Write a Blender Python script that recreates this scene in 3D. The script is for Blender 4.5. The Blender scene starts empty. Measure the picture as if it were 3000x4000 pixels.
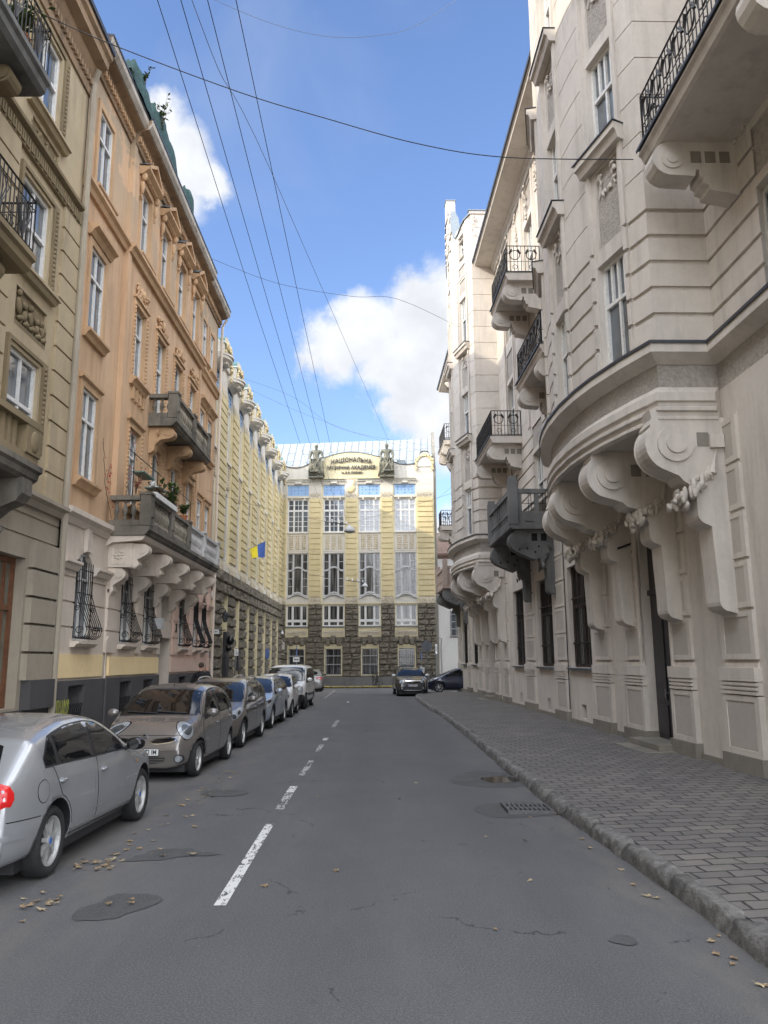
import bpy, bmesh, math, random
from mathutils import Vector, Matrix
from mathutils.bvhtree import BVHTree
from mathutils.geometry import delaunay_2d_cdt
S = bpy.context.scene
COL = S.collection
RN = random.Random(11)
PI = math.pi
rad = math.radians

# ------------------------------------------------------------------ materials
def srgb(r, g, b):
    f = lambda c: (c / 12.92 if c <= .04045 else ((c + .055) / 1.055) ** 2.4)
    return (f(r / 255), f(g / 255), f(b / 255), 1)

class NT:
    def __init__(s, name):
        s.m = bpy.data.materials.new(name); s.m.use_nodes = True
        s.n = s.m.node_tree.nodes; s.l = s.m.node_tree.links
        s.b = s.n['Principled BSDF']; s.tc = s.n.new('ShaderNodeTexCoord')
    def noise(s, scale, detail=4, rough=.55, stretch=None, src='Object', dist=0):
        t = s.n.new('ShaderNodeTexNoise'); t.inputs['Scale'].default_value = scale
        t.inputs['Detail'].default_value = detail; t.inputs['Roughness'].default_value = rough
        t.inputs['Distortion'].default_value = dist
        if stretch:
            mp = s.n.new('ShaderNodeMapping'); mp.inputs['Scale'].default_value = stretch
            s.l.new(s.tc.outputs[src], mp.inputs['Vector']); s.l.new(mp.outputs[0], t.inputs['Vector'])
        else: s.l.new(s.tc.outputs[src], t.inputs['Vector'])
        return t.outputs['Fac']
    def ramp(s, fac, stops):
        r = s.n.new('ShaderNodeValToRGB'); e = r.color_ramp.elements
        while len(e) < len(stops): e.new(.5)
        for k, (p, c) in enumerate(stops):
            e[k].position = p; e[k].color = c if len(c) == 4 else (*c, 1)
        s.l.new(fac, r.inputs['Fac']); return r.outputs['Color']
    def mix(s, fac, a, b, mode='MIX'):
        m = s.n.new('ShaderNodeMix'); m.data_type = 'RGBA'; m.blend_type = mode
        for sock, v in ((m.inputs[0], fac), (m.inputs[6], a), (m.inputs[7], b)):
            if isinstance(v, bpy.types.NodeSocket): s.l.new(v, sock)
            elif isinstance(v, (int, float)): sock.default_value = v
            else: sock.default_value = v if len(v) == 4 else (*v, 1)
        return m.outputs[2]
    def math(s, op, a, b=0.0):
        m = s.n.new('ShaderNodeMath'); m.operation = op
        for sock, v in ((m.inputs[0], a), (m.inputs[1], b)):
            if isinstance(v, bpy.types.NodeSocket): s.l.new(v, sock)
            else: sock.default_value = v
        return m.outputs[0]
    def bump(s, h, strength=.3, dist=.02):
        b = s.n.new('ShaderNodeBump'); b.inputs['Strength'].default_value = strength
        b.inputs['Distance'].default_value = dist
        s.l.new(h, b.inputs['Height']); s.l.new(b.outputs[0], s.b.inputs['Normal']); return b
    def color(s, c):
        if isinstance(c, bpy.types.NodeSocket): s.l.new(c, s.b.inputs['Base Color'])
        else: s.b.inputs['Base Color'].default_value = c if len(c) == 4 else (*c, 1)
    def set(s, **k):
        for a, v in k.items(): s.b.inputs[a.replace('_', ' ')].default_value = v

def sc(c, k): return tuple(min(1, x * k) for x in c[:3])

def plaster(name, c, var=.18, streak=.25, bump=.25, bscale=60, rough=.9, dirt=None):
    """painted render: blotches, vertical run-off streaks, fine grain"""
    t = NT(name)
    n1 = t.noise(.55, 5, .6); n2 = t.noise(3.2, 5, .6, (1, 1, .16)); n3 = t.noise(bscale, 3, .6)
    base = t.ramp(n1, [(.3, sc(c, 1 - var)), (.5, c), (.72, sc(c, 1 + var * .6))])
    d = dirt or sc(c, .45)
    f = t.math('MULTIPLY', t.ramp(n2, [(.5, (0, 0, 0)), (.78, (1, 1, 1))]), streak)
    col = t.mix(f, base, d)
    n4 = t.noise(9, 6, .7)
    col = t.mix(t.math('MULTIPLY', t.ramp(n4, [(.45, (0, 0, 0)), (.7, (1, 1, 1))]), .16), col, sc(c, .55))
    t.color(col); t.set(Roughness=rough); t.bump(n3, bump, .008)
    return t.m

def flat(name, c, rough=.6, metal=0., var=.1, scale=6, bump=0., spec=.5):
    t = NT(name); n = t.noise(scale, 4)
    t.color(t.ramp(n, [(.3, sc(c, 1 - var)), (.7, sc(c, 1 + var))])); t.set(Roughness=rough, Metallic=metal)
    t.b.inputs['Specular IOR Level'].default_value = spec
    if bump: t.bump(t.noise(40, 3), bump, .006)
    return t.m

def roughcast(name, c):
    t = NT(name); n = t.noise(16, 4, .7); n2 = t.noise(1, 4)
    t.color(t.mix(.5, t.ramp(n, [(.35, sc(c, .5)), (.6, c)]), t.ramp(n2, [(.3, sc(c, .8)), (.7, sc(c, 1.1))])))
    t.set(Roughness=.95); t.bump(n, .9, .05); return t.m

def glass(name, c=(.012, .016, .02), rough=.03, curtain=None):
    t = NT(name); n = t.noise(1.3, 2); w = t.noise(1.1, 3, .5); car = 'car' in name or 'curtain' in name
    if curtain:
        nn = t.noise(3.0, 3, .5, (2.5, 2.5, .2)); t.color(t.ramp(nn, [(.42, c), (.62, curtain)]))
    else: t.color(t.ramp(n, [(.3, sc(c, .6)), (.7, sc(c, 1.6))]))
    t.set(Roughness=rough, IOR=1.55 if car else 2.0)
    t.bump(w, .06, .05); return t.m

def paint(name, c, metal=.0, rough=.32, coat=1., flake=.0):
    t = NT(name); n = t.noise(2.0, 4); d = t.noise(30, 5, .7)
    col = t.ramp(n, [(.3, sc(c, .93)), (.7, sc(c, 1.06))])
    col = t.mix(t.math('MULTIPLY', d, .12), col, (.16, .14, .12))
    t.color(col); t.set(Metallic=metal, Roughness=rough)
    t.b.inputs['Coat Weight'].default_value = coat; t.b.inputs['Coat Roughness'].default_value = .02
    return t.m

M = {}
def build_materials():
    M['R'] = plaster('pale_render', (.60, .55, .49), .13, .42, .25, 70, dirt=(.22, .205, .185))
    M['R_rough'] = roughcast('roughcast_render', (.455, .415, .37))
    M['R_panel'] = plaster('brushed_render', (.475, .435, .385), .1, .2, .7, 120)
    M['R_stone'] = plaster('base_sandstone', (.23, .21, .175), .3, .35, .7, 40)
    M['R_dark'] = plaster('blackened_concrete', (.155, .155, .15), .5, .6, .6, 30, dirt=(.03, .03, .03))
    M['R_pink'] = plaster('pinkish_stone', (.42, .33, .28), .2, .3, .4, 40)
    M['A'] = plaster('grey_beige_render', (.45, .365, .235), .14, .4, .3, 60, dirt=(.15, .12, .08))
    M['A_low'] = plaster('taupe_render', (.36, .315, .245), .12, .3, .3, 60)
    M['A_orn'] = plaster('brown_stucco', (.24, .185, .105), .25, .4, .5, 40)
    # orange facade with worn grey patches
    t = NT('orange_render'); c = (.60, .405, .25)
    n1 = t.noise(.45, 6, .62); n2 = t.noise(2.4, 5, .6, (1, 1, .12)); n3 = t.noise(60, 3); n4 = t.noise(.7, 9, .7)
    col = t.ramp(n1, [(.3, sc(c, .82)), (.5, c), (.75, (.63, .44, .275))])
    col = t.mix(t.math('MULTIPLY', t.ramp(n2, [(.44, (0, 0, 0)), (.74, (1, 1, 1))]), .6), col, (.33, .19, .10))
    z = t.n.new('ShaderNodeSeparateXYZ'); t.l.new(t.tc.outputs['Object'], z.inputs[0])
    hz = t.n.new('ShaderNodeMapRange'); hz.inputs[1].default_value = 13.2; hz.inputs[2].default_value = 15.6
    t.l.new(z.outputs['Z'], hz.inputs[0])
    pe = t.math('MULTIPLY', t.ramp(n4, [(.46, (0, 0, 0)), (.50, (1, 1, 1))]), hz.outputs[0])
    col = t.mix(t.math('MULTIPLY', pe, .75), col, (.36, .30, .215))
    t.color(col); t.set(Roughness=.92); t.bump(t.math('ADD', t.math('MULTIPLY', n3, .4), t.math('MULTIPLY', pe, -.8)), .35, .012); M['B'] = t.m
    M['B_trim'] = plaster('ochre_stucco', (.54, .355, .205), .2, .45, .4, 50, dirt=(.2, .12, .06))
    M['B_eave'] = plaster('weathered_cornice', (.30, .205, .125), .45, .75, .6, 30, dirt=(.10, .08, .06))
    M['B_low'] = plaster('beige_render', (.64, .56, .475), .1, .3, .3, 60)
    M['B_pink'] = plaster('pink_render', (.68, .50, .41), .1, .25, .3, 60)
    M['B_yel'] = plaster('yellow_paint', (.92, .72, .40), .08, .12, .2, 60)
    M['B_plinth'] = plaster('charcoal_plinth', (.075, .073, .075), .3, .4, .5, 40, dirt=(.11, .10, .095))
    M['B_balc'] = plaster('sooty_stone', (.165, .148, .12), .7, .9, .7, 25, dirt=(.03, .03, .028))
    M['B_balus'] = plaster('lit_weathered_baluster', (.30, .265, .21), .5, .8, .5, 25, dirt=(.07, .065, .055))  # weathered stone, made paler than the rails to paint in the light on it
    M['B_balcw'] = plaster('white_painted_stone', (.52, .51, .50), .2, .3, .3, 30)
    M['C_yel'] = plaster('straw_render', (.70, .61, .39), .1, .2, .3, 40)
    M['C_ver'] = plaster('hammered_yellow_block', (.62, .52, .295), .2, .3, 1.0, 14)
    M['C_wht'] = plaster('cream_render', (.64, .60, .52), .1, .3, .25, 50, dirt=(.36, .31, .25))
    M['C_orn'] = plaster('cream_stucco', (.58, .51, .385), .25, .35, .6, 20, dirt=(.28, .23, .17))
    M['C_blue'] = plaster('blue_panel', (.30, .45, .68), .1, .15, .2, 40)
    # rock faced stone
    t = NT('rock_faced_stone'); n1 = t.noise(.8, 4); n2 = t.noise(4.5, 6, .62, (1, 1, 1.4), dist=.6); n3 = t.noise(2.2, 3, .5, (1, 1, .4))
    col = t.ramp(n2, [(.3, (.075, .066, .052)), (.55, (.20, .172, .125)), (.78, (.31, .265, .19))])
    col = t.mix(t.math('MULTIPLY', n1, .5), col, (.115, .105, .085)); t.color(col); t.set(Roughness=.95)
    t.bump(t.math('ADD', n2, n3), .8, .06); M['C_stone'] = t.m
    # standing seam metal roof
    t = NT('galvanised_roof'); n1 = t.noise(1.2, 5); n2 = t.noise(7, 4)
    t.color(t.mix(t.math('MULTIPLY', n2, .25), t.ramp(n1, [(.3, (.28, .315, .33)), (.7, (.38, .41, .42))]), (.25, .28, .30)))
    t.set(Roughness=.5, Metallic=.25); M['C_roof'] = t.m
    M['seam'] = flat('roof_seam', (.16, .18, .21), .6)
    M['tin'] = flat('grey_flashing', (.20, .23, .25), .5, .4)
    M['tin_dark'] = flat('dark_flashing', (.06, .065, .075), .5, .3)
    M['verdigris'] = flat('green_flashing', (.12, .24, .22), .6, .1)
    M['bronze'] = flat('patinated_bronze', (.15, .145, .11), .5, .45, .35, 5, .3)
    M['letter'] = flat('dark_letter', (.035, .035, .045), .5)
    M['gold'] = flat('gold_stucco', (.66, .54, .30), .6, 0, .2, 10)
    M['white_wood'] = flat('white_window_wood', (.70, .69, .66), .5, 0, .12, 14)
    M['grey_wood'] = flat('grey_window_wood', (.48, .48, .48), .55, 0, .15, 14)
    M['brown_wood'] = flat('brown_window_wood', (.16, .065, .03), .45, 0, .25, 8)
    M['dark_wood'] = flat('dark_brown_window_wood', (.055, .033, .026), .5, 0, .3, 8)
    M['door'] = flat('dark_door_wood', (.018, .018, .022), .4, 0, .3, 8)
    M['iron'] = flat('wrought_iron', (.018, .017, .018), .55, .3, .2, 20)
    M['steel'] = flat('galvanised_post', (.17, .18, .19), .5, .4)
    M['glass'] = glass('window_glass', (.085, .10, .115))
    M['glass_c'] = glass('curtained_glass', (.03, .03, .03), .06, (.15, .145, .135))
    M['glass_g'] = glass('shop_glass', (.13, .145, .11), .05)
    M['glass_car'] = glass('car_glass', (.008, .009, .01), .015)
    M['tyre'] = flat('tyre_rubber', (.018, .018, .019), .85, 0, .25, 20, .2)
    M['rim'] = flat('alloy_rim', (.40, .40, .39), .35, .3, .15, 10)
    M['black_plastic'] = flat('black_plastic', (.02, .02, .022), .5)
    M['black_gloss'] = flat('black_gloss', (.008, .008, .009), .12)
    M['chrome'] = flat('chrome_trim', (.75, .75, .76), .12, 1., .05)
    M['lamp'] = flat('headlamp_lens', (.33, .35, .37), .10, .2, .2, 14)
    M['lamp_dark'] = flat('headlamp_housing', (.10, .11, .12), .1, .5, .3, 14)
    M['amber'] = flat('amber_lens', (.45, .22, .06), .2)
    M['red'] = flat('red_lens', (.50, .012, .012), .1, 0, .15, 12)
    M['plate'] = flat('plate_white', (.70, .70, .68), .4)
    M['blue_badge'] = flat('blue_badge', (.05, .14, .42), .3)
    M['white'] = flat('white_enamel', (.75, .75, .74), .4, 0, .08)
    M['blue_sign'] = flat('blue_enamel', (.035, .11, .36), .4)
    M['sign_back'] = flat('sign_back_grey', (.125, .135, .155), .6, .2, .15, 8)
    M['flag_b'] = flat('blue_cloth', (.06, .13, .42), .8)
    M['flag_y'] = flat('yellow_cloth', (.80, .66, .035), .8)
    M['net'] = flat('green_netting', (.018, .06, .052), .8, 0, .5, 12, .4)
    M['leaf_green'] = flat('green_leaf', (.075, .13, .03), .7, 0, .5, 15)
    M['leaf_red'] = flat('red_creeper_leaf', (.38, .035, .03), .7, 0, .4, 15)
    M['leaf_dry'] = flat('dry_leaf', (.27, .185, .10), .85, 0, .45, 11)
    M['leaf_pale'] = flat('pale_dry_leaf', (.38, .30, .18), .85, 0, .4, 11)
    M['stem'] = flat('dry_stem', (.10, .07, .045), .9)
    M['terracotta'] = flat('terracotta', (.40, .14, .06), .8)
    M['cloth_black'] = flat('black_jacket', (.008, .008, .01), .85, 0, .3, 12, .3)
    M['trouser'] = flat('dark_trousers', (.018, .019, .024), .9)
    M['skin'] = flat('skin', (.42, .24, .17), .6)
    M['hair'] = flat('short_dark_hair', (.05, .035, .025), .9)
    M['graffiti'] = flat('yellow_spray_paint', (.30, .31, .06), .7)
    M['grate'] = flat('cast_iron', (.13, .13, .13), .6, .5, .3, 20, .4)
    M['void'] = flat('hole_shade', (.004, .004, .004), .9)  # near-black standing in for the shade inside the shaft, vents and console holes
    M['wire'] = flat('black_cable', (.02, .02, .024), .6)
    M['wire_g'] = flat('grey_cable', (.16, .18, .22), .6)
    M['white_wall'] = plaster('white_wall_render', (.66, .64, .60), .1, .2, .2, 50)
    M['roof_tile'] = flat('dull_roof', (.20, .13, .10), .8, 0, .3, 3)
    M['C_plinth'] = plaster('grey_plinth_block', (.17, .162, .15), .3, .4, .6, 20)
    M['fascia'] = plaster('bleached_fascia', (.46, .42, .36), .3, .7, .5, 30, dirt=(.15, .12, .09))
    M['kerb_yel'] = plaster('yellow_kerb_paint', (.48, .38, .12), .3, .4, .5, 30)
    # asphalt
    t = NT('asphalt'); n1 = t.noise(.35, 6, .6); n2 = t.noise(70, 4, .8); n3 = t.noise(2.2, 6, .7, (1, .35, 1)); n4 = t.noise(.9, 8, .75); n5 = t.noise(28, 4, .7); n6 = t.noise(1.1, 7, .68, (1, .22, 1))
    col = t.ramp(n1, [(.3, (.066, .067, .072)), (.55, (.086, .087, .092)), (.75, (.106, .106, .108))])
    col = t.mix(t.math('MULTIPLY', t.ramp(n3, [(.5, (0, 0, 0)), (.75, (1, 1, 1))]), .4), col, (.135, .132, .128))
    col = t.mix(t.math('MULTIPLY', t.ramp(n4, [(.58, (0, 0, 0)), (.70, (1, 1, 1))]), .35), col, (.055, .055, .057))
    col = t.mix(.45, col, t.ramp(n2, [(.34, (.035, .035, .037)), (.52, (.10, .10, .10)), (.68, (.30, .295, .29))]))
    col = t.mix(t.math('MULTIPLY', t.ramp(n6, [(.5, (0, 0, 0)), (.72, (1, 1, 1))]), .4), col, (.14, .137, .134)); col = t.mix(t.math('MULTIPLY', t.ramp(n5, [(.60, (0, 0, 0)), (.70, (1, 1, 1))]), .35), col, (.05, .05, .05))
    sx = t.n.new('ShaderNodeSeparateXYZ'); t.l.new(t.tc.outputs['Object'], sx.inputs[0])
    def band(a, b_):
        m = t.n.new('ShaderNodeMapRange'); m.interpolation_type = 'SMOOTHSTEP'; m.inputs[1].default_value = a; m.inputs[2].default_value = b_; t.l.new(sx.outputs['X'], m.inputs[0]); return m.outputs[0]
    edge = t.math('ADD', band(-1.7, -2.9), band(1.55, 2.3))
    col = t.mix(t.math('MULTIPLY', t.math('MULTIPLY', edge, t.ramp(n3, [(.38, (0, 0, 0)), (.62, (1, 1, 1))])), .6), col, (.150, .137, .122))
    lane = t.math('ADD', t.math('MULTIPLY', band(-.9, -.4), band(.3, -.3)), t.math('MULTIPLY', band(.7, 1.2), band(1.9, 1.3)))
    col = t.mix(t.math('MULTIPLY', t.math('MULTIPLY', lane, t.ramp(n6, [(.35, (0, 0, 0)), (.6, (1, 1, 1))])), .35), col, (.055, .056, .06))
    n7 = t.noise(6, 5, .7); col = t.mix(t.math('MULTIPLY', t.ramp(n7, [(.62, (0, 0, 0)), (.70, (1, 1, 1))]), .3), col, (.045, .045, .047))
    v = t.n.new('ShaderNodeTexVoronoi'); v.feature = 'DISTANCE_TO_EDGE'; v.inputs['Scale'].default_value = .42
    nd = t.n.new('ShaderNodeTexNoise'); nd.inputs['Scale'].default_value = 2.5; nd.inputs['Detail'].default_value = 6
    t.l.new(t.tc.outputs['Object'], nd.inputs['Vector'])
    vm = t.n.new('ShaderNodeVectorMath'); vm.operation = 'MULTIPLY_ADD'; vm.inputs[1].default_value = (.7, .7, .7)
    t.l.new(nd.outputs['Color'], vm.inputs[0]); t.l.new(t.tc.outputs['Object'], vm.inputs[2]); t.l.new(vm.outputs[0], v.inputs['Vector'])
    cr = t.math('MULTIPLY', t.math('LESS_THAN', v.outputs['Distance'], .005), t.ramp(n4, [(.54, (0, 0, 0)), (.58, (1, 1, 1))]))
    col = t.mix(t.math('MULTIPLY', cr, .75), col, (.02, .02, .02))
    t.color(col); t.set(Roughness=.82)
    t.bump(t.math('ADD', n2, t.math('ADD', t.math('MULTIPLY', n5, .5), t.math('MULTIPLY', cr, -1.))), .4, .008); M['asphalt'] = t.m
    t = NT('fresh_asphalt_patch'); n2 = t.noise(90, 3, .7); n1 = t.noise(3, 4)
    t.color(t.mix(.5, t.ramp(n2, [(.3, (.03, .03, .031)), (.7, (.16, .16, .16))]), t.ramp(n1, [(.3, (.05, .05, .052)), (.7, (.10, .10, .10))])))
    t.set(Roughness=.9); t.bump(n2, .8, .02); M['patch'] = t.m
    # worn road paint: the asphalt shows through
    t = NT('worn_road_paint'); n = t.noise(16, 8, .75, (1.3, .45, 1)); n2 = t.noise(2.2, 3)
    k = t.math('ADD', n, t.math('MULTIPLY', n2, .25))
    t.color(t.ramp(k, [(.555, (.085, .085, .09)), (.595, (.62, .62, .60))])); t.set(Roughness=.8); M['roadpaint'] = t.m
    t = NT('faded_road_paint'); n = t.noise(20, 8, .75, (1.3, .4, 1)); n2 = t.noise(1.6, 3)
    k = t.math('ADD', n, t.math('MULTIPLY', n2, .25))
    t.color(t.ramp(k, [(.61, (.085, .085, .09)), (.67, (.46, .46, .45))])); t.set(Roughness=.8); M['roadpaint2'] = t.m
    # paving flags
    t = NT('paving_flags')
    mp = t.n.new('ShaderNodeMapping'); mp.inputs['Rotation'].default_value = (0, 0, rad(-4)); t.l.new(t.tc.outputs['Object'], mp.inputs['Vector'])
    nd = t.n.new('ShaderNodeTexNoise'); nd.inputs['Scale'].default_value = 1.3; nd.inputs['Detail'].default_value = 4; t.l.new(mp.outputs[0], nd.inputs['Vector'])
    vm = t.n.new('ShaderNodeVectorMath'); vm.operation = 'MULTIPLY_ADD'; vm.inputs[1].default_value = (.16, .16, 0)
    t.l.new(nd.outputs['Color'], vm.inputs[0]); t.l.new(mp.outputs[0], vm.inputs[2])
    br = t.n.new('ShaderNodeTexBrick'); br.offset = .5; br.inputs['Scale'].default_value = 1.0
    br.inputs['Brick Width'].default_value = .31; br.inputs['Row Height'].default_value = .205; br.inputs['Mortar Size'].default_value = .014
    br.inputs['Mortar Smooth'].default_value = .25; br.inputs['Bias'].default_value = -.1
    br.inputs['Color1'].default_value = (.20, .185, .168, 1); br.inputs['Color2'].default_value = (.125, .12, .114, 1); br.inputs['Mortar'].default_value = (.02, .02, .02, 1)
    t.l.new(vm.outputs[0], br.inputs['Vector'])
    n1 = t.noise(.7, 6, .65); n2 = t.noise(26, 6, .7); n3 = t.noise(5, 5, .7)
    col = t.mix(.55, br.outputs['Color'], t.mix(1, br.outputs['Color'], t.ramp(n1, [(.3, (.55, .55, .58)), (.7, (1.25, 1.2, 1.12))]), 'MULTIPLY'))
    col = t.mix(t.math('MULTIPLY', t.ramp(n3, [(.5, (0, 0, 0)), (.7, (1, 1, 1))]), .35), col, (.075, .075, .08))
    col = t.mix(t.math('MULTIPLY', n2, .35), col, (.09, .085, .08))
    t.color(col); t.set(Roughness=.8)
    t.bump(t.math('ADD', t.math('MULTIPLY', br.outputs['Fac'], -1.5), t.math('ADD', n2, n3)), .6, .012); M['paving'] = t.m
    t = NT('kerb_granite'); n1 = t.noise(8, 7, .75); n2 = t.noise(1.6, 5, .65); n3 = t.noise(70, 3)
    col = t.mix(.5, t.ramp(n1, [(.36, (.035, .033, .03)), (.5, (.15, .143, .13)), (.66, (.36, .35, .33))]), t.ramp(n2, [(.35, (.08, .08, .075)), (.65, (.24, .23, .215))]))
    t.color(col); t.set(Roughness=.9); t.bump(t.math('ADD', n1, t.math('MULTIPLY', n3, .4)), 1., .03); M['kerb'] = t.m
    t = NT('puddle_water'); n = t.noise(4, 2); t.color((.02, .018, .015)); t.set(Roughness=.02, IOR=1.33); t.bump(n, .03, .01); M['water'] = t.m
    M['ground'] = flat('ground_dirt', (.08, .078, .074), .95, 0, .2, .3)

# ------------------------------------------------------------------ mesh builder
class MB:
    def __init__(s, T=None): s.v = []; s.f = []; s.mi = []; s.T = T or (lambda u, w, z: (u, w, z)); s.cur = 0; s.sm = []; s.smooth = False
    def m(s, i, smooth=False): s.cur = i; s.smooth = smooth; return s
    def vt(s, u, w, z): s.v.append(s.T(u, w, z)); return len(s.v) - 1
    def fc(s, *ix): s.f.append(ix); s.mi.append(s.cur); s.sm.append(s.smooth)
    def quad(s, *p): s.fc(*[s.vt(*q) for q in p])
    def box(s, u0, u1, w0, w1, z0, z1):
        i = [s.vt(u, w, z) for z in (z0, z1) for w in (w0, w1) for u in (u0, u1)]
        for f in ((0, 1, 3, 2), (4, 6, 7, 5), (0, 4, 5, 1), (2, 3, 7, 6), (0, 2, 6, 4), (1, 5, 7, 3)): s.fc(*[i[k] for k in f])
    def tbox(s, u0, u1, w0, w1, z0, z1, d, dz=None):           # box tapering towards its outer face (chamfered block)
        dz = d if dz is None else dz
        a = [s.vt(u, w0, z) for u, z in ((u0, z0), (u1, z0), (u1, z1), (u0, z1))]
        b = [s.vt(u, w1, z) for u, z in ((u0 + d, z0 + dz), (u1 - d, z0 + dz), (u1 - d, z1 - dz), (u0 + d, z1 - dz))]
        s.fc(*b)
        for k in range(4): s.fc(a[k], a[(k + 1) % 4], b[(k + 1) % 4], b[k])
    def prof(s, us, pr, cap=True):                               # closed profile (w,z) swept along the list of u positions
        rings = [[s.vt(u, w, z) for w, z in pr] for u in us]; n = len(pr)
        for a, b in zip(rings, rings[1:]):
            for k in range(n): s.fc(a[k], a[(k + 1) % n], b[(k + 1) % n], b[k])
        if cap: s.fc(*rings[0]); s.fc(*rings[-1][::-1])
    def extr(s, pr, u0, u1): s.prof([u0, u1], pr)
    def cyl(s, c, ax, r, l, n=12, r2=None, cap=True):            # ax 0=u 1=w 2=z, from c along the axis by l
        r2 = r if r2 is None else r2; A = []
        for t, rr in ((0, r), (l, r2)):
            ring = []
            for k in range(n):
                a = 2 * PI * k / n; p = [0, 0, 0]; p[ax] = t; p[(ax + 1) % 3] = rr * math.cos(a); p[(ax + 2) % 3] = rr * math.sin(a)
                ring.append(s.vt(c[0] + p[0], c[1] + p[1], c[2] + p[2]))
            A.append(ring)
        for k in range(n): s.fc(A[0][k], A[0][(k + 1) % n], A[1][(k + 1) % n], A[1][k])
        if cap: s.fc(*A[0][::-1]); s.fc(*A[1])
    def lathe(s, c, pr, n=10, ax=2, cap=True):                             # pr: (radius, height)
        rs = []
        for r, h in pr:
            ring = []
            for k in range(n):
                a = 2 * PI * k / n; p = [0, 0, 0]; p[ax] = h; p[(ax + 1) % 3] = r * math.cos(a); p[(ax + 2) % 3] = r * math.sin(a)
                ring.append(s.vt(c[0] + p[0], c[1] + p[1], c[2] + p[2]))
            rs.append(ring)
        for a, b in zip(rs, rs[1:]):
            for k in range(n): s.fc(a[k], a[(k + 1) % n], b[(k + 1) % n], b[k])
        if cap: s.fc(*rs[0][::-1]); s.fc(*rs[-1])
    def tube(s, pts, r, n=5, cap=True):
        P = [Vector(p) for p in pts]; rs = []; up = Vector((0, 0, 1))
        for i, p in enumerate(P):
            d = (P[min(i + 1, len(P) - 1)] - P[max(i - 1, 0)])
            if d.length < 1e-9: d = Vector((0, 0, 1))
            d.normalize(); a = d.cross(up)
            if a.length < .05: a = d.cross(Vector((1, 0, 0)))
            a.normalize(); b = d.cross(a); rr = r[i] if isinstance(r, (list, tuple)) else r
            rs.append([s.vt(*(p + a * rr * math.cos(2 * PI * k / n) + b * rr * math.sin(2 * PI * k / n))) for k in range(n)])
        for a, b in zip(rs, rs[1:]):
            for k in range(n): s.fc(a[k], a[(k + 1) % n], b[(k + 1) % n], b[k])
        if cap: s.fc(*rs[0][::-1]); s.fc(*rs[-1])
    def blob(s, c, r, n=7, m=5, rot=0.):                         # ellipsoid, radii (ru, rw, rz), turned in the u-z plane
        sm = s.smooth; s.smooth = True; rows = []; cr, sr = math.cos(rot), math.sin(rot)
        for i in range(1, m):
            th = PI * i / m; ring = []
            for k in range(n):
                ph = 2 * PI * k / n
                du, dw, dz = r[0] * math.sin(th) * math.cos(ph), r[1] * math.sin(th) * math.sin(ph), r[2] * math.cos(th)
                ring.append(s.vt(c[0] + du * cr - dz * sr, c[1] + dw, c[2] + du * sr + dz * cr))
            rows.append(ring)
        t = s.vt(c[0] - r[2] * sr, c[1], c[2] + r[2] * cr); b = s.vt(c[0] + r[2] * sr, c[1], c[2] - r[2] * cr)
        for k in range(n): s.fc(t, rows[0][k], rows[0][(k + 1) % n]); s.fc(b, rows[-1][(k + 1) % n], rows[-1][k])
        for a, bb in zip(rows, rows[1:]):
            for k in range(n): s.fc(a[k], bb[k], bb[(k + 1) % n], a[(k + 1) % n])
        s.smooth = sm
    def cells(s, u0, u1, z0, z1, layers, base=0., brk=(), skip=None):
        """depth-map wall: layers = (u0,u1,z0,z1,depth[,open[,material]]) painted in order over one sheet, steps closed automatically"""
        r4 = lambda x: round(x, 4)
        U = {r4(u0), r4(u1)}; Z = {r4(z0), r4(z1)}
        for L in layers:
            for x in L[:2]:
                if u0 < x < u1: U.add(r4(x))
            for x in L[2:4]:
                if z0 < x < z1: Z.add(r4(x))
        for x in brk:
            if u0 < x < u1: U.add(r4(x))
        U = sorted(U); Z = sorted(Z); nu, nz = len(U) - 1, len(Z) - 1
        D = [[(base, False, 0)] * nz for _ in range(nu)]
        for L in layers:
            op = L[5] if len(L) > 5 else False; mt = L[6] if len(L) > 6 else None
            for i in range(nu):
                uc = (U[i] + U[i + 1]) / 2
                if not (L[0] < uc < L[1]): continue
                for j in range(nz):
                    zc = (Z[j] + Z[j + 1]) / 2
                    if L[2] < zc < L[3]:
                        o = D[i][j]; D[i][j] = (o[0] if L[4] is None else L[4], op, o[2] if mt is None else mt)
        for i in range(nu):
            j = 0
            while j < nz:
                d, op, mt = D[i][j]; k = j
                while k + 1 < nz and D[i][k + 1] == D[i][j]: k += 1
                if not op:
                    s.cur = mt; s.quad((U[i], d, Z[j]), (U[i + 1], d, Z[j]), (U[i + 1], d, Z[k + 1]), (U[i], d, Z[k + 1]))
                j = k + 1
        for i in range(nu):
            for j in range(nz):
                d, op, mt = D[i][j]
                if i + 1 < nu and abs(D[i + 1][j][0] - d) > 1e-5:
                    e = D[i + 1][j]; s.cur = mt if d > e[0] else e[2]
                    s.quad((U[i + 1], d, Z[j]), (U[i + 1], e[0], Z[j]), (U[i + 1], e[0], Z[j + 1]), (U[i + 1], d, Z[j + 1]))
                if j + 1 < nz and abs(D[i][j + 1][0] - d) > 1e-5:
                    e = D[i][j + 1]; s.cur = mt if d > e[0] else e[2]
                    s.quad((U[i], d, Z[j + 1]), (U[i + 1], d, Z[j + 1]), (U[i + 1], e[0], Z[j + 1]), (U[i], e[0], Z[j + 1]))
        s.cur = 0
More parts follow.
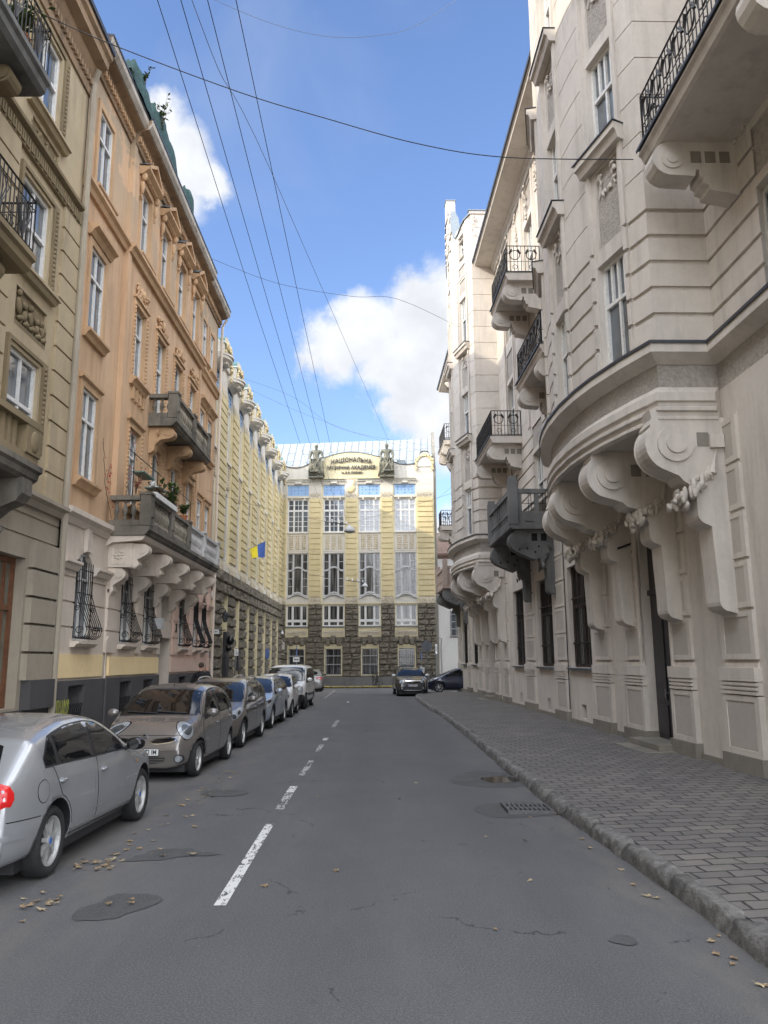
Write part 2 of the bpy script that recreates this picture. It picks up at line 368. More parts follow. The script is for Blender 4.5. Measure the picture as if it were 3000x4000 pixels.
    def build(s, name, mats, parent=None, smooth=None, merge=False):
        if not isinstance(mats, (list, tuple)): mats = [mats]
        off = root_loc(parent)
        me = bpy.data.meshes.new(name); me.from_pydata([(v[0] - off[0], v[1] - off[1], v[2] - off[2]) for v in s.v], [], s.f)
        for m_ in mats: me.materials.append(M[m_] if isinstance(m_, str) else m_)
        n = len(mats)
        me.polygons.foreach_set('material_index', [min(i, n - 1) for i in s.mi])
        me.polygons.foreach_set('use_smooth', [bool(smooth) if smooth is not None else q for q in s.sm])
        if merge:
            bm = bmesh.new(); bm.from_mesh(me); bmesh.ops.remove_doubles(bm, verts=bm.verts, dist=.0008)
            bmesh.ops.recalc_face_normals(bm, faces=bm.faces); bm.to_mesh(me); bm.free()
        me.update()
        o = bpy.data.objects.new(name, me); COL.objects.link(o)
        if parent: o.parent = parent
        return o

def root_loc(o):
    if o is None: return (0, 0, 0)
    while o.parent: o = o.parent
    return o.location
def tag(o, label, cat, group=None):
    o['label'] = label; o['category'] = cat
    if group: o['group'] = group
    return o
def thing(name, label, cat, loc=(0, 0, 0), group=None):
    o = bpy.data.objects.new(name, None); COL.objects.link(o); o.location = loc; o.empty_display_size = .3
    return tag(o, label, cat, group)
def struct(o): o['kind'] = 'structure'; return o

# facade frames: (u along, w outward, z up) -> world
FL = lambda u, w, z: (-7 + w, u, z)
FC = lambda u, w, z: (-7.5 + w, u, z)
FR = lambda u, w, z: (6.184 - .02 * u - w, u - .02 * w, z)
FA = lambda u, w, z: (u - .04 * w, 61 - .04 * u - w, z)
def path_map(P, base):
    """plan polyline P of (u,w) on the frame base -> frame along the polyline; returns (T, arc positions)"""
    P = [Vector(p) for p in P]; n = len(P); sg = [(P[i + 1] - P[i]) for i in range(n - 1)]
    cum = [0.]
    for d in sg: cum.append(cum[-1] + d.length)
    nrm = [Vector((-d.y, d.x)).normalized() for d in sg]
    mit = []
    for i in range(n):
        a = nrm[max(i - 1, 0)]; b = nrm[min(i, n - 2)]; m_ = (a + b).normalized(); mit.append(m_ / max(.3, m_.dot(b)))
    def T(u, w, z):
        i = 0
        while i < n - 2 and u > cum[i + 1] + 1e-9: i += 1
        t = (u - cum[i]) / max(1e-9, sg[i].length)
        p = (P[i] + mit[i] * w) * (1 - t) + (P[i + 1] + mit[i + 1] * w) * t
        return base(p.x, p.y, z)
    return T, cum

def arc(cx, cz, r, a0, a1, n): return [(cx + r * math.cos(rad(a0 + (a1 - a0) * k / n)), cz + r * math.sin(rad(a0 + (a1 - a0) * k / n))) for k in range(n + 1)]

def window(par, T, u0, u1, z0, z1, w, cols=(.5,), rows=(.62,), fr=.07, fm='white_wood', gm='glass', top_cols=None, name='window', bar=None, extra=None):
    """frame with mullions (fractions of width) and transoms (fractions of height); the glass is its child"""
    b = MB(T); W = u1 - u0; H = z1 - z0; bar = bar or fr * .8
    b.box(u0, u0 + fr, w - .04, w + .05, z0, z1); b.box(u1 - fr, u1, w - .04, w + .05, z0, z1)
    b.box(u0 + fr, u1 - fr, w - .038, w + .048, z0, z0 + fr); b.box(u0 + fr, u1 - fr, w - .038, w + .048, z1 - fr, z1)
    zs = [z0] + [z0 + H * r for r in rows] + [z1]
    for r in zs[1:-1]: b.box(u0 + fr, u1 - fr, w - .02, w + .055, r - bar * .6, r + bar * .6)
    for k in range(len(zs) - 1):
        cc = top_cols if (top_cols is not None and k == len(zs) - 2) else cols
        for c in cc: b.box(u0 + W * c - bar / 2, u0 + W * c + bar / 2, w - .03, w + .04, zs[k] + .001, zs[k + 1] - .001)
    if extra: extra(b)
    o = b.build(name, fm, par)
    g = MB(T); g.quad((u0, w - .01, z0), (u1, w - .01, z0), (u1, w - .01, z1), (u0, w - .01, z1)); g.build('pane', gm, o)
    return o

def sill(b, us, z, d=.2, h=.14, base=0.):
    b.prof(us, [(base - .02, z), (base + d, z - .01), (base + d, z - h * .45), (base + d * .75, z - h * .5), (base + d * .5, z - h), (base - .02, z - h)])

def leafy(b, c, r, n, rng, size=.06):                            # acanthus-like clump of overlapping lobes
    for k in range(n):
        a = rng.uniform(0, 2 * PI); q = rng.random() ** .5
        b.blob((c[0] + r[0] * q * math.cos(a), c[1] + r[1] * rng.uniform(-.3, 1), c[2] + r[2] * q * math.sin(a)), (size * rng.uniform(.5, 1), size * .55, size * rng.uniform(.9, 1.7)), 6, 4, a + rng.uniform(-.5, .5))

def scroll_relief(b, u0, u1, z0, z1, w, rng, n=3, r=.018):       # stucco scrolls and leaves in a field
    W, H = u1 - u0, z1 - z0
    for k in range(n):
        cu = u0 + W * (k + .5) / n; cz = (z0 + z1) / 2; R_ = min(W / n, H) * .42; sg = 1 if k % 2 else -1
        pts = [(cu + R_ * (1 - t / 22) * math.cos(t * .55) * sg, w, cz + R_ * (1 - t / 22) * math.sin(t * .55)) for t in range(20)]
        b.tube(pts, r, 4); leafy(b, (cu, w, cz + H * .25), (W / n * .4, .02, H * .2), 5, rng, min(W / n, H) * .14)

def text_verts(s, size, ext, bold=.0):
    c = bpy.data.curves.new('t', 'FONT'); c.body = s; c.size = size; c.extrude = ext; c.align_x = 'CENTER'; c.align_y = 'CENTER'; c.offset = bold; c.resolution_u = 3
    o = bpy.data.objects.new('t', c); COL.objects.link(o); dg = bpy.context.evaluated_depsgraph_get(); dg.update()
    me = bpy.data.meshes.new_from_object(o.evaluated_get(dg)); V = [v.co.copy() for v in me.vertices]; F = [tuple(p.vertices) for p in me.polygons]
    bpy.data.objects.remove(o); bpy.data.curves.remove(c); bpy.data.meshes.remove(me); return V, F
def add_text(b, s, size, ext, mp, bold=0., width=None):
    V, F = text_verts(s, size, ext, bold); i0 = len(b.v); k = 1
    if width: k = width / max(1e-6, max(v.x for v in V) - min(v.x for v in V))
    for v in V: b.v.append(mp(v.x * k, v.y, v.z))
    for f in F: b.f.append(tuple(i0 + i for i in f)); b.mi.append(b.cur); b.sm.append(False)
build_materials()
# ------------------------------------------------------------------ camera, light, sky
cam = bpy.data.cameras.new('camera'); cam.sensor_fit = 'VERTICAL'; cam.sensor_height = 36; cam.lens = 36 * 1720 / 2212
cam.clip_start = .05; cam.clip_end = 3000
co = bpy.data.objects.new('camera', cam); COL.objects.link(co); S.camera = co
cr_, cu_, cf_ = Vector((.99994873, -.00744559, -.00686277)), Vector((.00538006, -.18350976, .98300317)), Vector((.00857842, .98298969, .18346029))
mt = Matrix((cr_, cu_, -cf_)).transposed().to_4x4(); mt.translation = (0, 0, 1.95); co.matrix_world = mt
S.cycles.max_bounces = 14; S.cycles.diffuse_bounces = 8; S.cycles.glossy_bounces = 4
S.view_settings.view_transform = 'Standard'; S.view_settings.look = 'None'; S.view_settings.exposure = 0; S.view_settings.gamma = 1
SUN = Vector((-1, -.55, .56)).normalized()
sl = bpy.data.lights.new('sun', 'SUN'); sl.energy = 3.9; sl.angle = rad(.53); sl.color = (1, .90, .73)
so = bpy.data.objects.new('sun', sl); COL.objects.link(so); so.rotation_euler = SUN.to_track_quat('Z', 'Y').to_euler(); so.location = (-20, -20, 40)
W = bpy.data.worlds.new('World'); S.world = W; W.use_nodes = True
wn, wl = W.node_tree.nodes, W.node_tree.links; wn.clear()
def wnode(t, **k):
    n = wn.new(t)
    for a, v in k.items(): setattr(n, a, v)
    return n
def wmath(op, a, b=0., c=0.):
    m = wnode('ShaderNodeMath', operation=op)
    for s_, v in zip(m.inputs, (a, b, c)):
        if isinstance(v, bpy.types.NodeSocket): wl.new(v, s_)
        else: s_.default_value = v
    return m.outputs[0]
wo = wnode('ShaderNodeOutputWorld'); sky = wnode('ShaderNodeTexSky', sky_type='NISHITA'); sky.sun_disc = False
sky.sun_elevation = math.asin(SUN.z); sky.sun_rotation = math.atan2(SUN.x, SUN.y); sky.altitude = 300; sky.air_density = 1.15; sky.dust_density = .6; sky.ozone_density = 2.2
bg1 = wnode('ShaderNodeBackground'); bg1.inputs[1].default_value = .27
tint = wnode('ShaderNodeMix', data_type='RGBA', blend_type='MULTIPLY'); tint.inputs[0].default_value = 1; tint.inputs[7].default_value = (.90, .93, 1.10, 1)
wl.new(sky.outputs[0], tint.inputs[6]); wl.new(tint.outputs[2], bg1.inputs[0])
wtc = wnode('ShaderNodeTexCoord'); nz = wnode('ShaderNodeTexNoise'); nz.inputs['Scale'].default_value = 11; nz.inputs['Detail'].default_value = 9; nz.inputs['Roughness'].default_value = .62
wl.new(wtc.outputs['Generated'], nz.inputs['Vector'])
ofs = wnode('ShaderNodeVectorMath', operation='MULTIPLY_ADD'); ofs.inputs[1].default_value = (.085, .085, .085)
sub = wnode('ShaderNodeVectorMath', operation='SUBTRACT'); sub.inputs[1].default_value = (.5, .5, .5)
wl.new(nz.outputs['Color'], sub.inputs[0]); wl.new(sub.outputs[0], ofs.inputs[0]); wl.new(wtc.outputs['Generated'], ofs.inputs[2])
blobs = [((-.0556, .9250, .3760), .0436), ((-.0128, .9156, .4019), .0494), ((.0381, .9117, .4090), .0552), ((.0830, .9070, .4128), .0581), ((.0383, .9310, .3630), .0552), ((.0839, .9345, .3460), .0756), ((.0527, .9504, .3066), .0436), ((.0843, .9575, .2757), .0523), ((-.0756, .9279, .3652), .0262),
         ((-.2200, .8030, .5539), .044), ((-.1951, .8221, .5349), .030), ((-.2435, .7823, .5734), .0407), ((-.2410, .8200, .5192), .0465), ((.0839, .9857, .1458), .0349), ((.1299, .9782, .1619), .0523)]
mask = None
for c, r in blobs:
    ds = wnode('ShaderNodeVectorMath', operation='DISTANCE'); ds.inputs[1].default_value = c; wl.new(ofs.outputs[0], ds.inputs[0])
    r *= 1.06; v = wmath('DIVIDE', wmath('SUBTRACT', r, ds.outputs['Value']), r); mask = v if mask is None else wmath('MAXIMUM', mask, v)
n_edge = wmath('MULTIPLY', wmath('SUBTRACT', nz.outputs['Fac'], .5), .9)
mr = wnode('ShaderNodeMapRange', interpolation_type='SMOOTHSTEP'); mr.inputs[1].default_value = -.16; mr.inputs[2].default_value = .40; wl.new(wmath('ADD', mask, n_edge), mr.inputs[0])
# added off-view cloud, over-bright to fill the shaded street, seen in glass and paint
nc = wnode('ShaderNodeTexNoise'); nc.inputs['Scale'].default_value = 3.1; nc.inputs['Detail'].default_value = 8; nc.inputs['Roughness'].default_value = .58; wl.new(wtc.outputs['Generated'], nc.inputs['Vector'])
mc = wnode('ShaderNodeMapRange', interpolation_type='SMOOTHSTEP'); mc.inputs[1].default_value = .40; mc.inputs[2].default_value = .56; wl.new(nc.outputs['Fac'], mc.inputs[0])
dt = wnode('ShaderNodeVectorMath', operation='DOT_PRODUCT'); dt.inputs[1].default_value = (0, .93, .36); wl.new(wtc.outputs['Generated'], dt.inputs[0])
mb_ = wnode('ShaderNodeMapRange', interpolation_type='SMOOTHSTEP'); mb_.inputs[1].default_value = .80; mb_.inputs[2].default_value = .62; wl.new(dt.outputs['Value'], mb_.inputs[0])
wisp = wnode('ShaderNodeTexNoise'); wisp.inputs['Scale'].default_value = 4.3; wisp.inputs['Detail'].default_value = 7; wisp.inputs['Distortion'].default_value = .6; wl.new(wtc.outputs['Generated'], wisp.inputs['Vector'])
mw = wnode('ShaderNodeMapRange'); mw.inputs[1].default_value = .52; mw.inputs[2].default_value = .8; mw.inputs[4].default_value = .16; wl.new(wisp.outputs['Fac'], mw.inputs[0])
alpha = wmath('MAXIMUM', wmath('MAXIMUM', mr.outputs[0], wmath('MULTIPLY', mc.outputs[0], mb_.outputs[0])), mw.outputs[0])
sh = wnode('ShaderNodeTexNoise'); sh.inputs['Scale'].default_value = 16; sh.inputs['Detail'].default_value = 7; wl.new(wtc.outputs['Generated'], sh.inputs['Vector'])
rp = wnode('ShaderNodeValToRGB'); e = rp.color_ramp.elements; e[0].position = .36; e[0].color = (.78, .81, .86, 1); e[1].position = .60; e[1].color = (.93, .955, 1.0, 1); wl.new(sh.outputs['Fac'], rp.inputs[0])
bg2 = wnode('ShaderNodeBackground'); bg2.inputs[1].default_value = 1.0; wl.new(rp.outputs[0], bg2.inputs[0]); wl.new(wmath('MULTIPLY_ADD', mb_.outputs[0], 4.9, 1.08), bg2.inputs[1])  # cloud beyond the view boosted as fill light for the street
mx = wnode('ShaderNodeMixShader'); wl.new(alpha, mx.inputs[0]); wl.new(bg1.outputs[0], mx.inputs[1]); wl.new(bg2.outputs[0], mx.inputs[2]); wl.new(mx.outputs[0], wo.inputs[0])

# ------------------------------------------------------------------ ground, road, pavements, kerbs
b = MB(); b.quad((-900, -400, -.02), (900, -400, -.02), (900, 1500, -.02), (-900, 1500, -.02)); struct(b.build('ground', 'ground'))
def grid_sheet(name, mat, x0, x1, y0, y1, z, nx, ny, amp):
    b = MB()
    from mathutils import noise as N_
    for j in range(ny + 1):
        for i in range(nx + 1):
            x = x0 + (x1 - x0) * i / nx; y = y0 + (y1 - y0) * j / ny
            b.vt(x, y, z + amp * N_.noise(Vector((x * .55, y * .35, 0))))
    for j in range(ny):
        for i in range(nx):
            a = j * (nx + 1) + i; b.fc(a, a + 1, a + nx + 2, a + nx + 1)
    return b.build(name, mat, smooth=True)
struct(grid_sheet('road', 'asphalt', -5.0, 2.5, -12, 60.8, 0, 30, 200, .003))
struct(grid_sheet('side_road', 'asphalt', 2.5, 40, 47.6, 63.6, 0, 40, 20, .006))
# kerb line measured in the street, turning right into the side road
KL = [(2.46, -12), (2.47, 4), (2.46, 5.5), (2.46, 6.7), (2.43, 7.75), (2.40, 8.87), (2.29, 10.66), (2.30, 13), (2.25, 14.8), (2.27, 20), (2.23, 28.7), (2.05, 32.4), (1.92, 38), (1.9, 42.2), (1.98, 43.7), (2.3, 45.4), (3.0, 46.6), (4.3, 47.3), (7, 47.6), (40, 47.9)]
def kx(y):
    for (x0, y0), (x1, y1) in zip(KL, KL[1:]):
        if y0 <= y <= y1: return x0 + (x1 - x0) * (y - y0) / (y1 - y0)
    return 2.3
b = MB(); ys = [-12] + [4 + .5 * k for k in range(80)] + [44.2, 45.0, 45.4, 46.0, 46.6, 46.95, 47.3, 47.4, 47.55]
ys = sorted(set(y for y in ys if y <= 47.55)); rows = []
from mathutils import noise as NZ
for y in ys:
    xs = kx(y) + .16; row = []
    for i in range(9):
        x = xs + (7.2 - xs) * i / 8; row.append(b.vt(x, y, .135 + .010 * NZ.noise(Vector((x * 1.1, y * .8, 3))) + (.05 * (i / 8))))
    rows.append(row)
for r0, r1 in zip(rows, rows[1:]):
    for i in range(8): b.fc(r0[i], r0[i + 1], r1[i + 1], r1[i])
struct(b.build('pavement', 'paving', smooth=True))
b = MB(); b.box(-9, -5.16, -12, 58.5, -.1, .13); struct(b.build('pavement', 'paving'))
def kerb_stones(name, line, mat, side, ln=(.95, 1.25), w=.19, h=.155, sub=6, rough=.017):
    """row of worn kerb stones: every stone its own rounded block, slightly sunk and turned against its neighbours"""
    rg = random.Random(5); pts = [Vector((x, y, 0)) for x, y in line]; cum = [0]
    for p, q in zip(pts, pts[1:]): cum.append(cum[-1] + (q - p).length)
    def at(s):
        for k in range(len(pts) - 1):
            if s <= cum[k + 1] or k == len(pts) - 2:
                t = (s - cum[k]) / (cum[k + 1] - cum[k]); return pts[k].lerp(pts[k + 1], t), (pts[k + 1] - pts[k]).normalized()
    b = MB(); s = 0.
    while s < cum[-1] - .3:
        L_ = rg.uniform(*ln); jz, jx = rg.uniform(-.02, .012), rg.uniform(-.014, .014); prev = None
        for k in range(sub + 1):
            p, d = at(min(cum[-1], s + .014 + (L_ - .028) * k / sub)); nrm = Vector((d.y, -d.x, 0)) * side; ring = []
            e = .02 if k in (0, sub) else 0
            for (o, z) in ((0, -.06), (.006, .04), (.018 + e, h - .045 - e), (.04 + e, h - .012 - e), (.075, h - e * .7), (.13, h + .002 - e * .7), (w - .01, h - .004 - e), (w, h - .06)):
                q = p + nrm * (o + jx + rg.uniform(-rough, rough) * (1 if o < .15 else .3)); ring.append(b.vt(q.x, q.y, z + jz + rg.uniform(-rough, rough) * .7))
            if prev:
                for m_ in range(7): b.fc(prev[m_], prev[m_ + 1], ring[m_ + 1], ring[m_])
            else: b.fc(*ring[::-1])
            prev = ring
        b.fc(*prev); s += L_
    return struct(b.build(name, mat, smooth=True))
kerb_stones('kerb', KL[:-1], 'kerb', 1)
kerb_stones('kerb', [(-5.16, -12), (-5.16, 58)], 'kerb', -1)
kerb_stones('kerb', [(-7, 59.62), (-4, 59.6), (1.5, 59.45), (4.3, 59.4)], 'kerb_yel', -1, h=.13)
b = MB(); b.quad((-8, 59.5, .1), (4.6, 59.2, .1), (4.6, 61.5, .1), (-8, 62, .1)); struct(b.build('pavement', 'asphalt'))
b = MB(); b.quad((4.6, 62.2, .1), (40, 62.2, .1), (40, 66.5, .1), (4.6, 66.5, .1)); struct(b.build('pavement', 'asphalt'))
b = MB()
dash = lambda m_, x0, x1, y0, y1, sk=.0: (b.m(m_), b.quad((x0, y0, .006), (x1, y0, .006), (x1 + sk, y1, .006), (x0 + sk, y1, .006)))
dash(0, -1.345, -1.245, 6.95, 10.25, -.03); dash(1, -1.39, -1.27, 11.2, 12.6, -.01); dash(0, -1.40, -1.28, 12.6, 13.2); dash(1, -1.385, -1.275, 14.4, 16.5)
dash(1, -1.39, -1.28, 18.1, 19.6); dash(0, -1.40, -1.28, 20.6, 21.2); dash(1, -1.41, -1.29, 24.6, 27.5)
dash(0, -1.50, -1.38, 38.9, 39.7, -.02); dash(1, -2.92, -2.80, 43.6, 54.8, -.06)
struct(b.build('road_marking', ['roadpaint', 'roadpaint2']))
def puddle_poly(c, rx, ry, seed, n=22, j=.25):
    rg = random.Random(seed); ph = [rg.uniform(0, 6.28) for _ in range(3)]
    return [(c[0] + rx * (1 + j * (math.sin(2 * a + ph[0]) * .5 + math.sin(3 * a + ph[1]) * .35 + math.sin(5 * a + ph[2]) * .25)) * math.cos(a), c[1] + ry * (1 + j * (math.sin(2 * a + ph[1]) * .5 + math.sin(3 * a + ph[2]) * .4)) * math.sin(a)) for a in [2 * PI * k / n for k in range(n)]]
def sheet(name, mat, poly, z):
    b = MB(); rgs = random.Random(int(poly[0][0] * 100))
    for _ in range(3):
        q = []
        for i in range(len(poly)):
            p_, r_ = Vector(poly[i]), Vector(poly[(i + 1) % len(poly)]); d_ = r_ - p_; q += [tuple(p_), tuple((p_ + r_) / 2 + Vector((-d_.y, d_.x)) * rgs.uniform(-.22, .22))]
        poly = q
    b.fc(*[b.vt(x, y, z) for x, y in poly]); return struct(b.build(name, mat))
sheet('road_patch', 'patch', [(-2.40, 6.72), (-2.36, 7.0), (-2.30, 7.22), (-2.18, 7.33), (-2.02, 7.30), (-1.85, 7.22), (-1.80, 7.12), (-1.92, 6.86), (-2.02, 6.66), (-2.16, 6.60), (-2.30, 6.58)], .006)
sheet('road_patch', 'patch', [(-2.60, 8.52), (-2.45, 8.72), (-2.28, 8.95), (-2.0, 8.98), (-1.85, 8.80), (-1.62, 8.72), (-1.78, 8.64), (-2.05, 8.60), (-2.2, 8.46), (-2.45, 8.44)], .006)
sheet('road_patch', 'patch', puddle_poly((-2.35, 12.6), .35, .35, 9), .006); 
sheet('road_patch', 'patch', puddle_poly((1.9, 13.8), .62, .95, 3), .0045); sheet('road_patch', 'patch', puddle_poly((1.9, 11.05), .6, .6, 4), .005); sheet('road_patch', 'patch', puddle_poly((1.72, 6.05), .09, .10, 14), .006)
sheet('road_patch', 'patch', puddle_poly((-2.5, 4.55), .35, .18, 13), .006)
sheet('puddle', 'water', puddle_poly((1.99, 13.72), .27, .42, 7), .009)
# storm drain
g = thing('drain_grate', 'tilted cast iron drain grate sunk in the road against the right kerb', 'drain grate', (2.0, 11.05, .0))
b = MB(); b.box(1.66, 2.27, 10.75, 11.35, .012, .018); b.build('shaft', 'void', g)
b = MB(lambda u, w, z: (u, w, z - .015 + (2.27 - u) * .03))
for (x0, x1, y0, y1) in ((1.66, 2.27, 10.73, 10.79), (1.66, 2.27, 11.31, 11.37), (1.66, 1.70, 10.79, 11.31), (2.23, 2.27, 10.79, 11.31)): b.box(x0, x1, y0, y1, .0, .045)
for k in range(8): b.box(1.735 + k * .062, 1.765 + k * .062, 10.79, 11.31, .002, .04)
b.box(1.70, 2.23, 11.03, 11.07, .003, .042); b.build('grid', 'grate', g)
# ------------------------------------------------------------------ right: art nouveau house with two bowed oriels
house = thing('apartment_house', 'pale grey art nouveau house on the right with bowed oriels and carved consoles', 'building', (5.6, 30, 0))
PER = 21.1
PIL0 = [(12.5, 13.75), (14.95, 16.05), (17.6, 18.85), (19.9, 21.35), (24.15, 25.5), (28.6, 30.2)]
WIN0 = [(21.7, 23.9), (25.95, 28.15), (30.55, 32.6)]
UEND = 51.9
pils = [(3.05, 4.4), (7.5, 9.1)] + PIL0 + [(a + PER, b_ + PER) for a, b_ in PIL0 if a + PER < 51]
wins = [(4.85, 7.05), (9.45, 11.5)] + WIN0 + [(43.0, 45.0), (47.1, 49.2)]
doors = [(16.1, 17.58), (37.2, 38.68)]
GR = [7.9, 8.4, 8.9, 9.4, 9.9]; THIN = [10.7, 11.48, 12.26, 13.04, 13.82, 14.6, 15.38, 16.16, 16.94, 17.72, 18.5, 19.28]
# ground storey: materials 0 render 1 brushed panel 2 stone
L = [(3, 52, 0, .26, .05, False, 2)]
for a, c in wins:
    L += [(a, c, 1.72, 4.66, -.22, True)]
    if a < 45: L += [(a + .8, a + 1.25, .32, .70, -.12, False, 3)]  # vent recess coloured near-black for the shade inside
for a, c in doors: L += [(a, c, 0.2, 5.0, -.2, True)]
for a, c in pils:
    e = .02
    L += [(a - .05, c + .05, 0, .43, .15, False, 2), (a, c, .43, 1.36, .10, False, 0), (a + .14, c - .14, .52, 1.27, .085, False, 1)]
    for k in range(3): L += [(a + e, c - e, 1.38 + k * .07, 1.425 + k * .07, .12, False, 0), (a + e, c - e, 1.425 + k * .07, 1.45 + k * .07, .08, False, 0)]
    L += [(a, c, 1.59, 1.80, .13, False, 0), (a + .05, c - .05, 1.80, 1.88, .03, False, 0)]
    zz = [1.88, 2.7, 3.5, 4.3, 5.1, 5.9]
    for p, q in zip(zz, zz[1:]): L += [(a + .04, c - .04, p + .05, q, .06, False, 0), (a + .18, c - .18, p + .14, q - .09, .048, False, 1), (a + .04, c - .04, q - .002, q + .05, .02, False, 0)]
b = MB(FR); b.cells(3, UEND, 0, 6.5, L); b.box(UEND, UEND + .001, -14, -.001, 0, 20)
b.build('wall', ['R', 'R_panel', 'R_stone', 'void'], house, merge=True)
# recessed door arches and doors
for n_, (a, c) in enumerate(doors):
    o = MB(FR); o.box(a, c, -.24, -.18, .2, 5.0)
    for z0_, z1_ in ((.3, 1.0), (1.1, 3.3), (3.45, 4.9)):
        for q in (.08, .54): o.box(a + (c - a) * q, a + (c - a) * (q + .38), -.18, -.15, z0_, z1_)
    o.box(a, c, -.18, -.12, 3.32, 3.43); d_ = o.build('door', 'door', house)
    h_ = MB(FR); h_.cyl((a + .70, -.15, 1.25), 1, .02, .06); h_.box(a + .68, a + .72, -.10, -.08, 1.15, 1.35); h_.build('handle', 'chrome', d_)
    o = MB(FR)
    for (w_, g_, e_) in ((.08, .0, 0), (.04, .07, .1), (.0, .14, .2)):                # stepped archivolt
        for sgn, uu in ((1, a - .2 + g_), (-1, c + .2 - g_)): o.box(min(uu, uu + sgn * .07), max(uu, uu + sgn * .07), -.02, w_, 1.8, 4.55)
        cc = (a + c) / 2; r1 = (c - a) / 2 + .2 - g_
        pr = [(cc + r1 * math.cos(PI * k / 12), 4.55 + .55 * math.sin(PI * k / 12) * (r1 / .8)) for k in range(13)]; pi_ = [(cc + (r1 - .07) * math.cos(PI * k / 12), 4.55 + .55 * math.sin(PI * k / 12) * ((r1 - .07) / .8)) for k in range(13)]
        for k in range(12):
            A_, B_, C_, D_ = pr[k], pr[k + 1], pi_[k + 1], pi_[k]
            o.quad((A_[0], w_, A_[1]), (B_[0], w_, B_[1]), (C_[0], w_, C_[1]), (D_[0], w_, D_[1])); o.quad((D_[0], w_, D_[1]), (C_[0], w_, C_[1]), (C_[0], -.17, C_[1]), (D_[0], -.17, D_[1])); o.quad((A_[0], w_, A_[1]), (B_[0], w_, B_[1]), (B_[0], -.1, B_[1]), (A_[0], -.1, A_[1]))
    o.build('archivolt', 'R', house)
    o = MB(FR); o.tbox(a - .12, c + .2, -.45, .42, .155, .32, .03); o.tbox(a - .35, c + .25, -.0, .75, .02, .19, .05, .02); o.build('doorstep', 'R_stone', house)
    # iron peg and number
o = MB(FR); add_text(o, '2', .46, .012, lambda x, y, z: FR(15.55 - x * .8, .31 + z, 3.32 + y), .012); o.build('house_number', 'R_stone', house)
for a, c in wins:
    window(house, FR, a, c, 1.72, 4.66, -.20, cols=(.5,), rows=(.60,), fr=.10, fm='dark_wood', gm='glass_c', top_cols=(.25, .5, .75))
    o = MB(FR); sill(o, [a - .1, c + .1], 1.72, .14, .07, -.0); o.build('window_sill', 'tin', house)
    o = MB(FR)
    for k in range(1, 14): o.cyl((a + (c - a) * k / 14, -.10, 1.75), 2, .011, 2.88, 5)
    for z_ in (2.4, 3.7): o.box(a, c, -.115, -.085, z_, z_ + .03)
    o.build('window_grille', 'iron', house)
# upper wall follows the oriels
def oriel_pts(c, half, d0=1.05, sag=.65, us=(-3.15, -2.15, -1.4, -.55, .55, 1.4, 2.15, 3.15)):
    f = lambda u: d0 + sag * (1 - (u / half) ** 2)
    return [(c - half, 0), (c - half, d0)] + [(c + u, f(u)) for u in us] + [(c + half, d0), (c + half, 0)]
HALF = 3.8
OR = [16.9, 16.9 + PER]
PP = [(3, 0)] + oriel_pts(OR[0], HALF) + oriel_pts(OR[1], HALF) + [(UEND, 0)]
TU, CU = path_map(PP, FR)
def s_of(i): return CU[i]
i1, i2 = 1, 13                                                    # index of the first point of each oriel in PP
ow = [[(CU[i0 + 2], CU[i0 + 3]), (CU[i0 + 5], CU[i0 + 6]), (CU[i0 + 8], CU[i0 + 9])] for i0 in (i1, i2)]
flat_seg = [(CU[0], CU[i1], 3.0), (CU[i1 + 11], CU[i2], PP[i1 + 11][0]), (CU[i2 + 11], CU[-1], PP[i2 + 11][0])]
def s_at(u):
    for s0, s1, u0 in flat_seg:
        if u0 - 1e-6 <= u <= u0 + (s1 - s0) + 1e-6: return s0 + u - u0
ZT = 20.0
L = [(0, CU[-1], g_ - .04, g_ + .04, -.055, False, 0) for g_ in GR] + [(0, CU[-1], g_ - .012, g_ + .012, -.025, False, 0) for g_ in THIN]
Hs = [(7.45, 9.62), (12.0, 14.15), (16.4, 18.85)]
wlist = []
for ws in ow:
    for k, (a, c) in enumerate(ws):
        L += [(a - .14, c + .14, 7.4, 19.9, .06, False, 0)]
        for z_ in GR: L += [(a - .14, c + .14, z_ - .04, z_ + .04, .0, False, 0)]
        L += [(a - .04, c + .04, 7.4, 19.9, -.03, False, 0)]
        for (p, q) in ((9.95, 11.6), (14.45, 16.0), (19.1, 19.8)): L += [(a + .12, c - .12, p, q, -.07, False, 1)]
        for (p, q) in Hs: L += [(a, c, p, q, -.24, True)]; wlist.append((a, c, p, q))
fl = [(22.8, 1.35), (27.05, 1.5), (31.4, 1.35), (10.6, 1.35), (6.2, 1.35), (44.0, 1.35), (48.1, 1.5)]
for uc, w_ in fl:
    s0 = s_at(uc)
    for k in (-1, 1): L += [(s0 + k * (w_ / 2 + .22) - .09, s0 + k * (w_ / 2 + .22) + .09, 10.3, 19.8, .06), (s0 + k * (w_ / 2 + .5) - .06, s0 + k * (w_ / 2 + .5) + .06, 10.3, 19.8, .035)]
    L += [(s0 - w_ / 2, s0 + w_ / 2, 13.5, 14.6, -.04, False, 1), (s0 - w_ / 2, s0 + w_ / 2, 9.4, 10.2, -.04, False, 1), (s0 - w_ / 2, s0 + w_ / 2, 18.3, 19.4, -.04, False, 1)]
    for (p, q) in ((6.5, 9.2), (10.7, 13.3), (15.1, 18.0)): L += [(s0 - w_ / 2, s0 + w_ / 2, p, q, -.24, True)]; wlist.append((s0 - w_ / 2, s0 + w_ / 2, p, q))
L += [(0, CU[-1], 6.5, 7.0, .0, False, 1)]
b = MB(TU); b.cells(0, CU[-1], 6.5, ZT, L, brk=CU); b.build('upper_wall', ['R', 'R_rough'], house, merge=True)
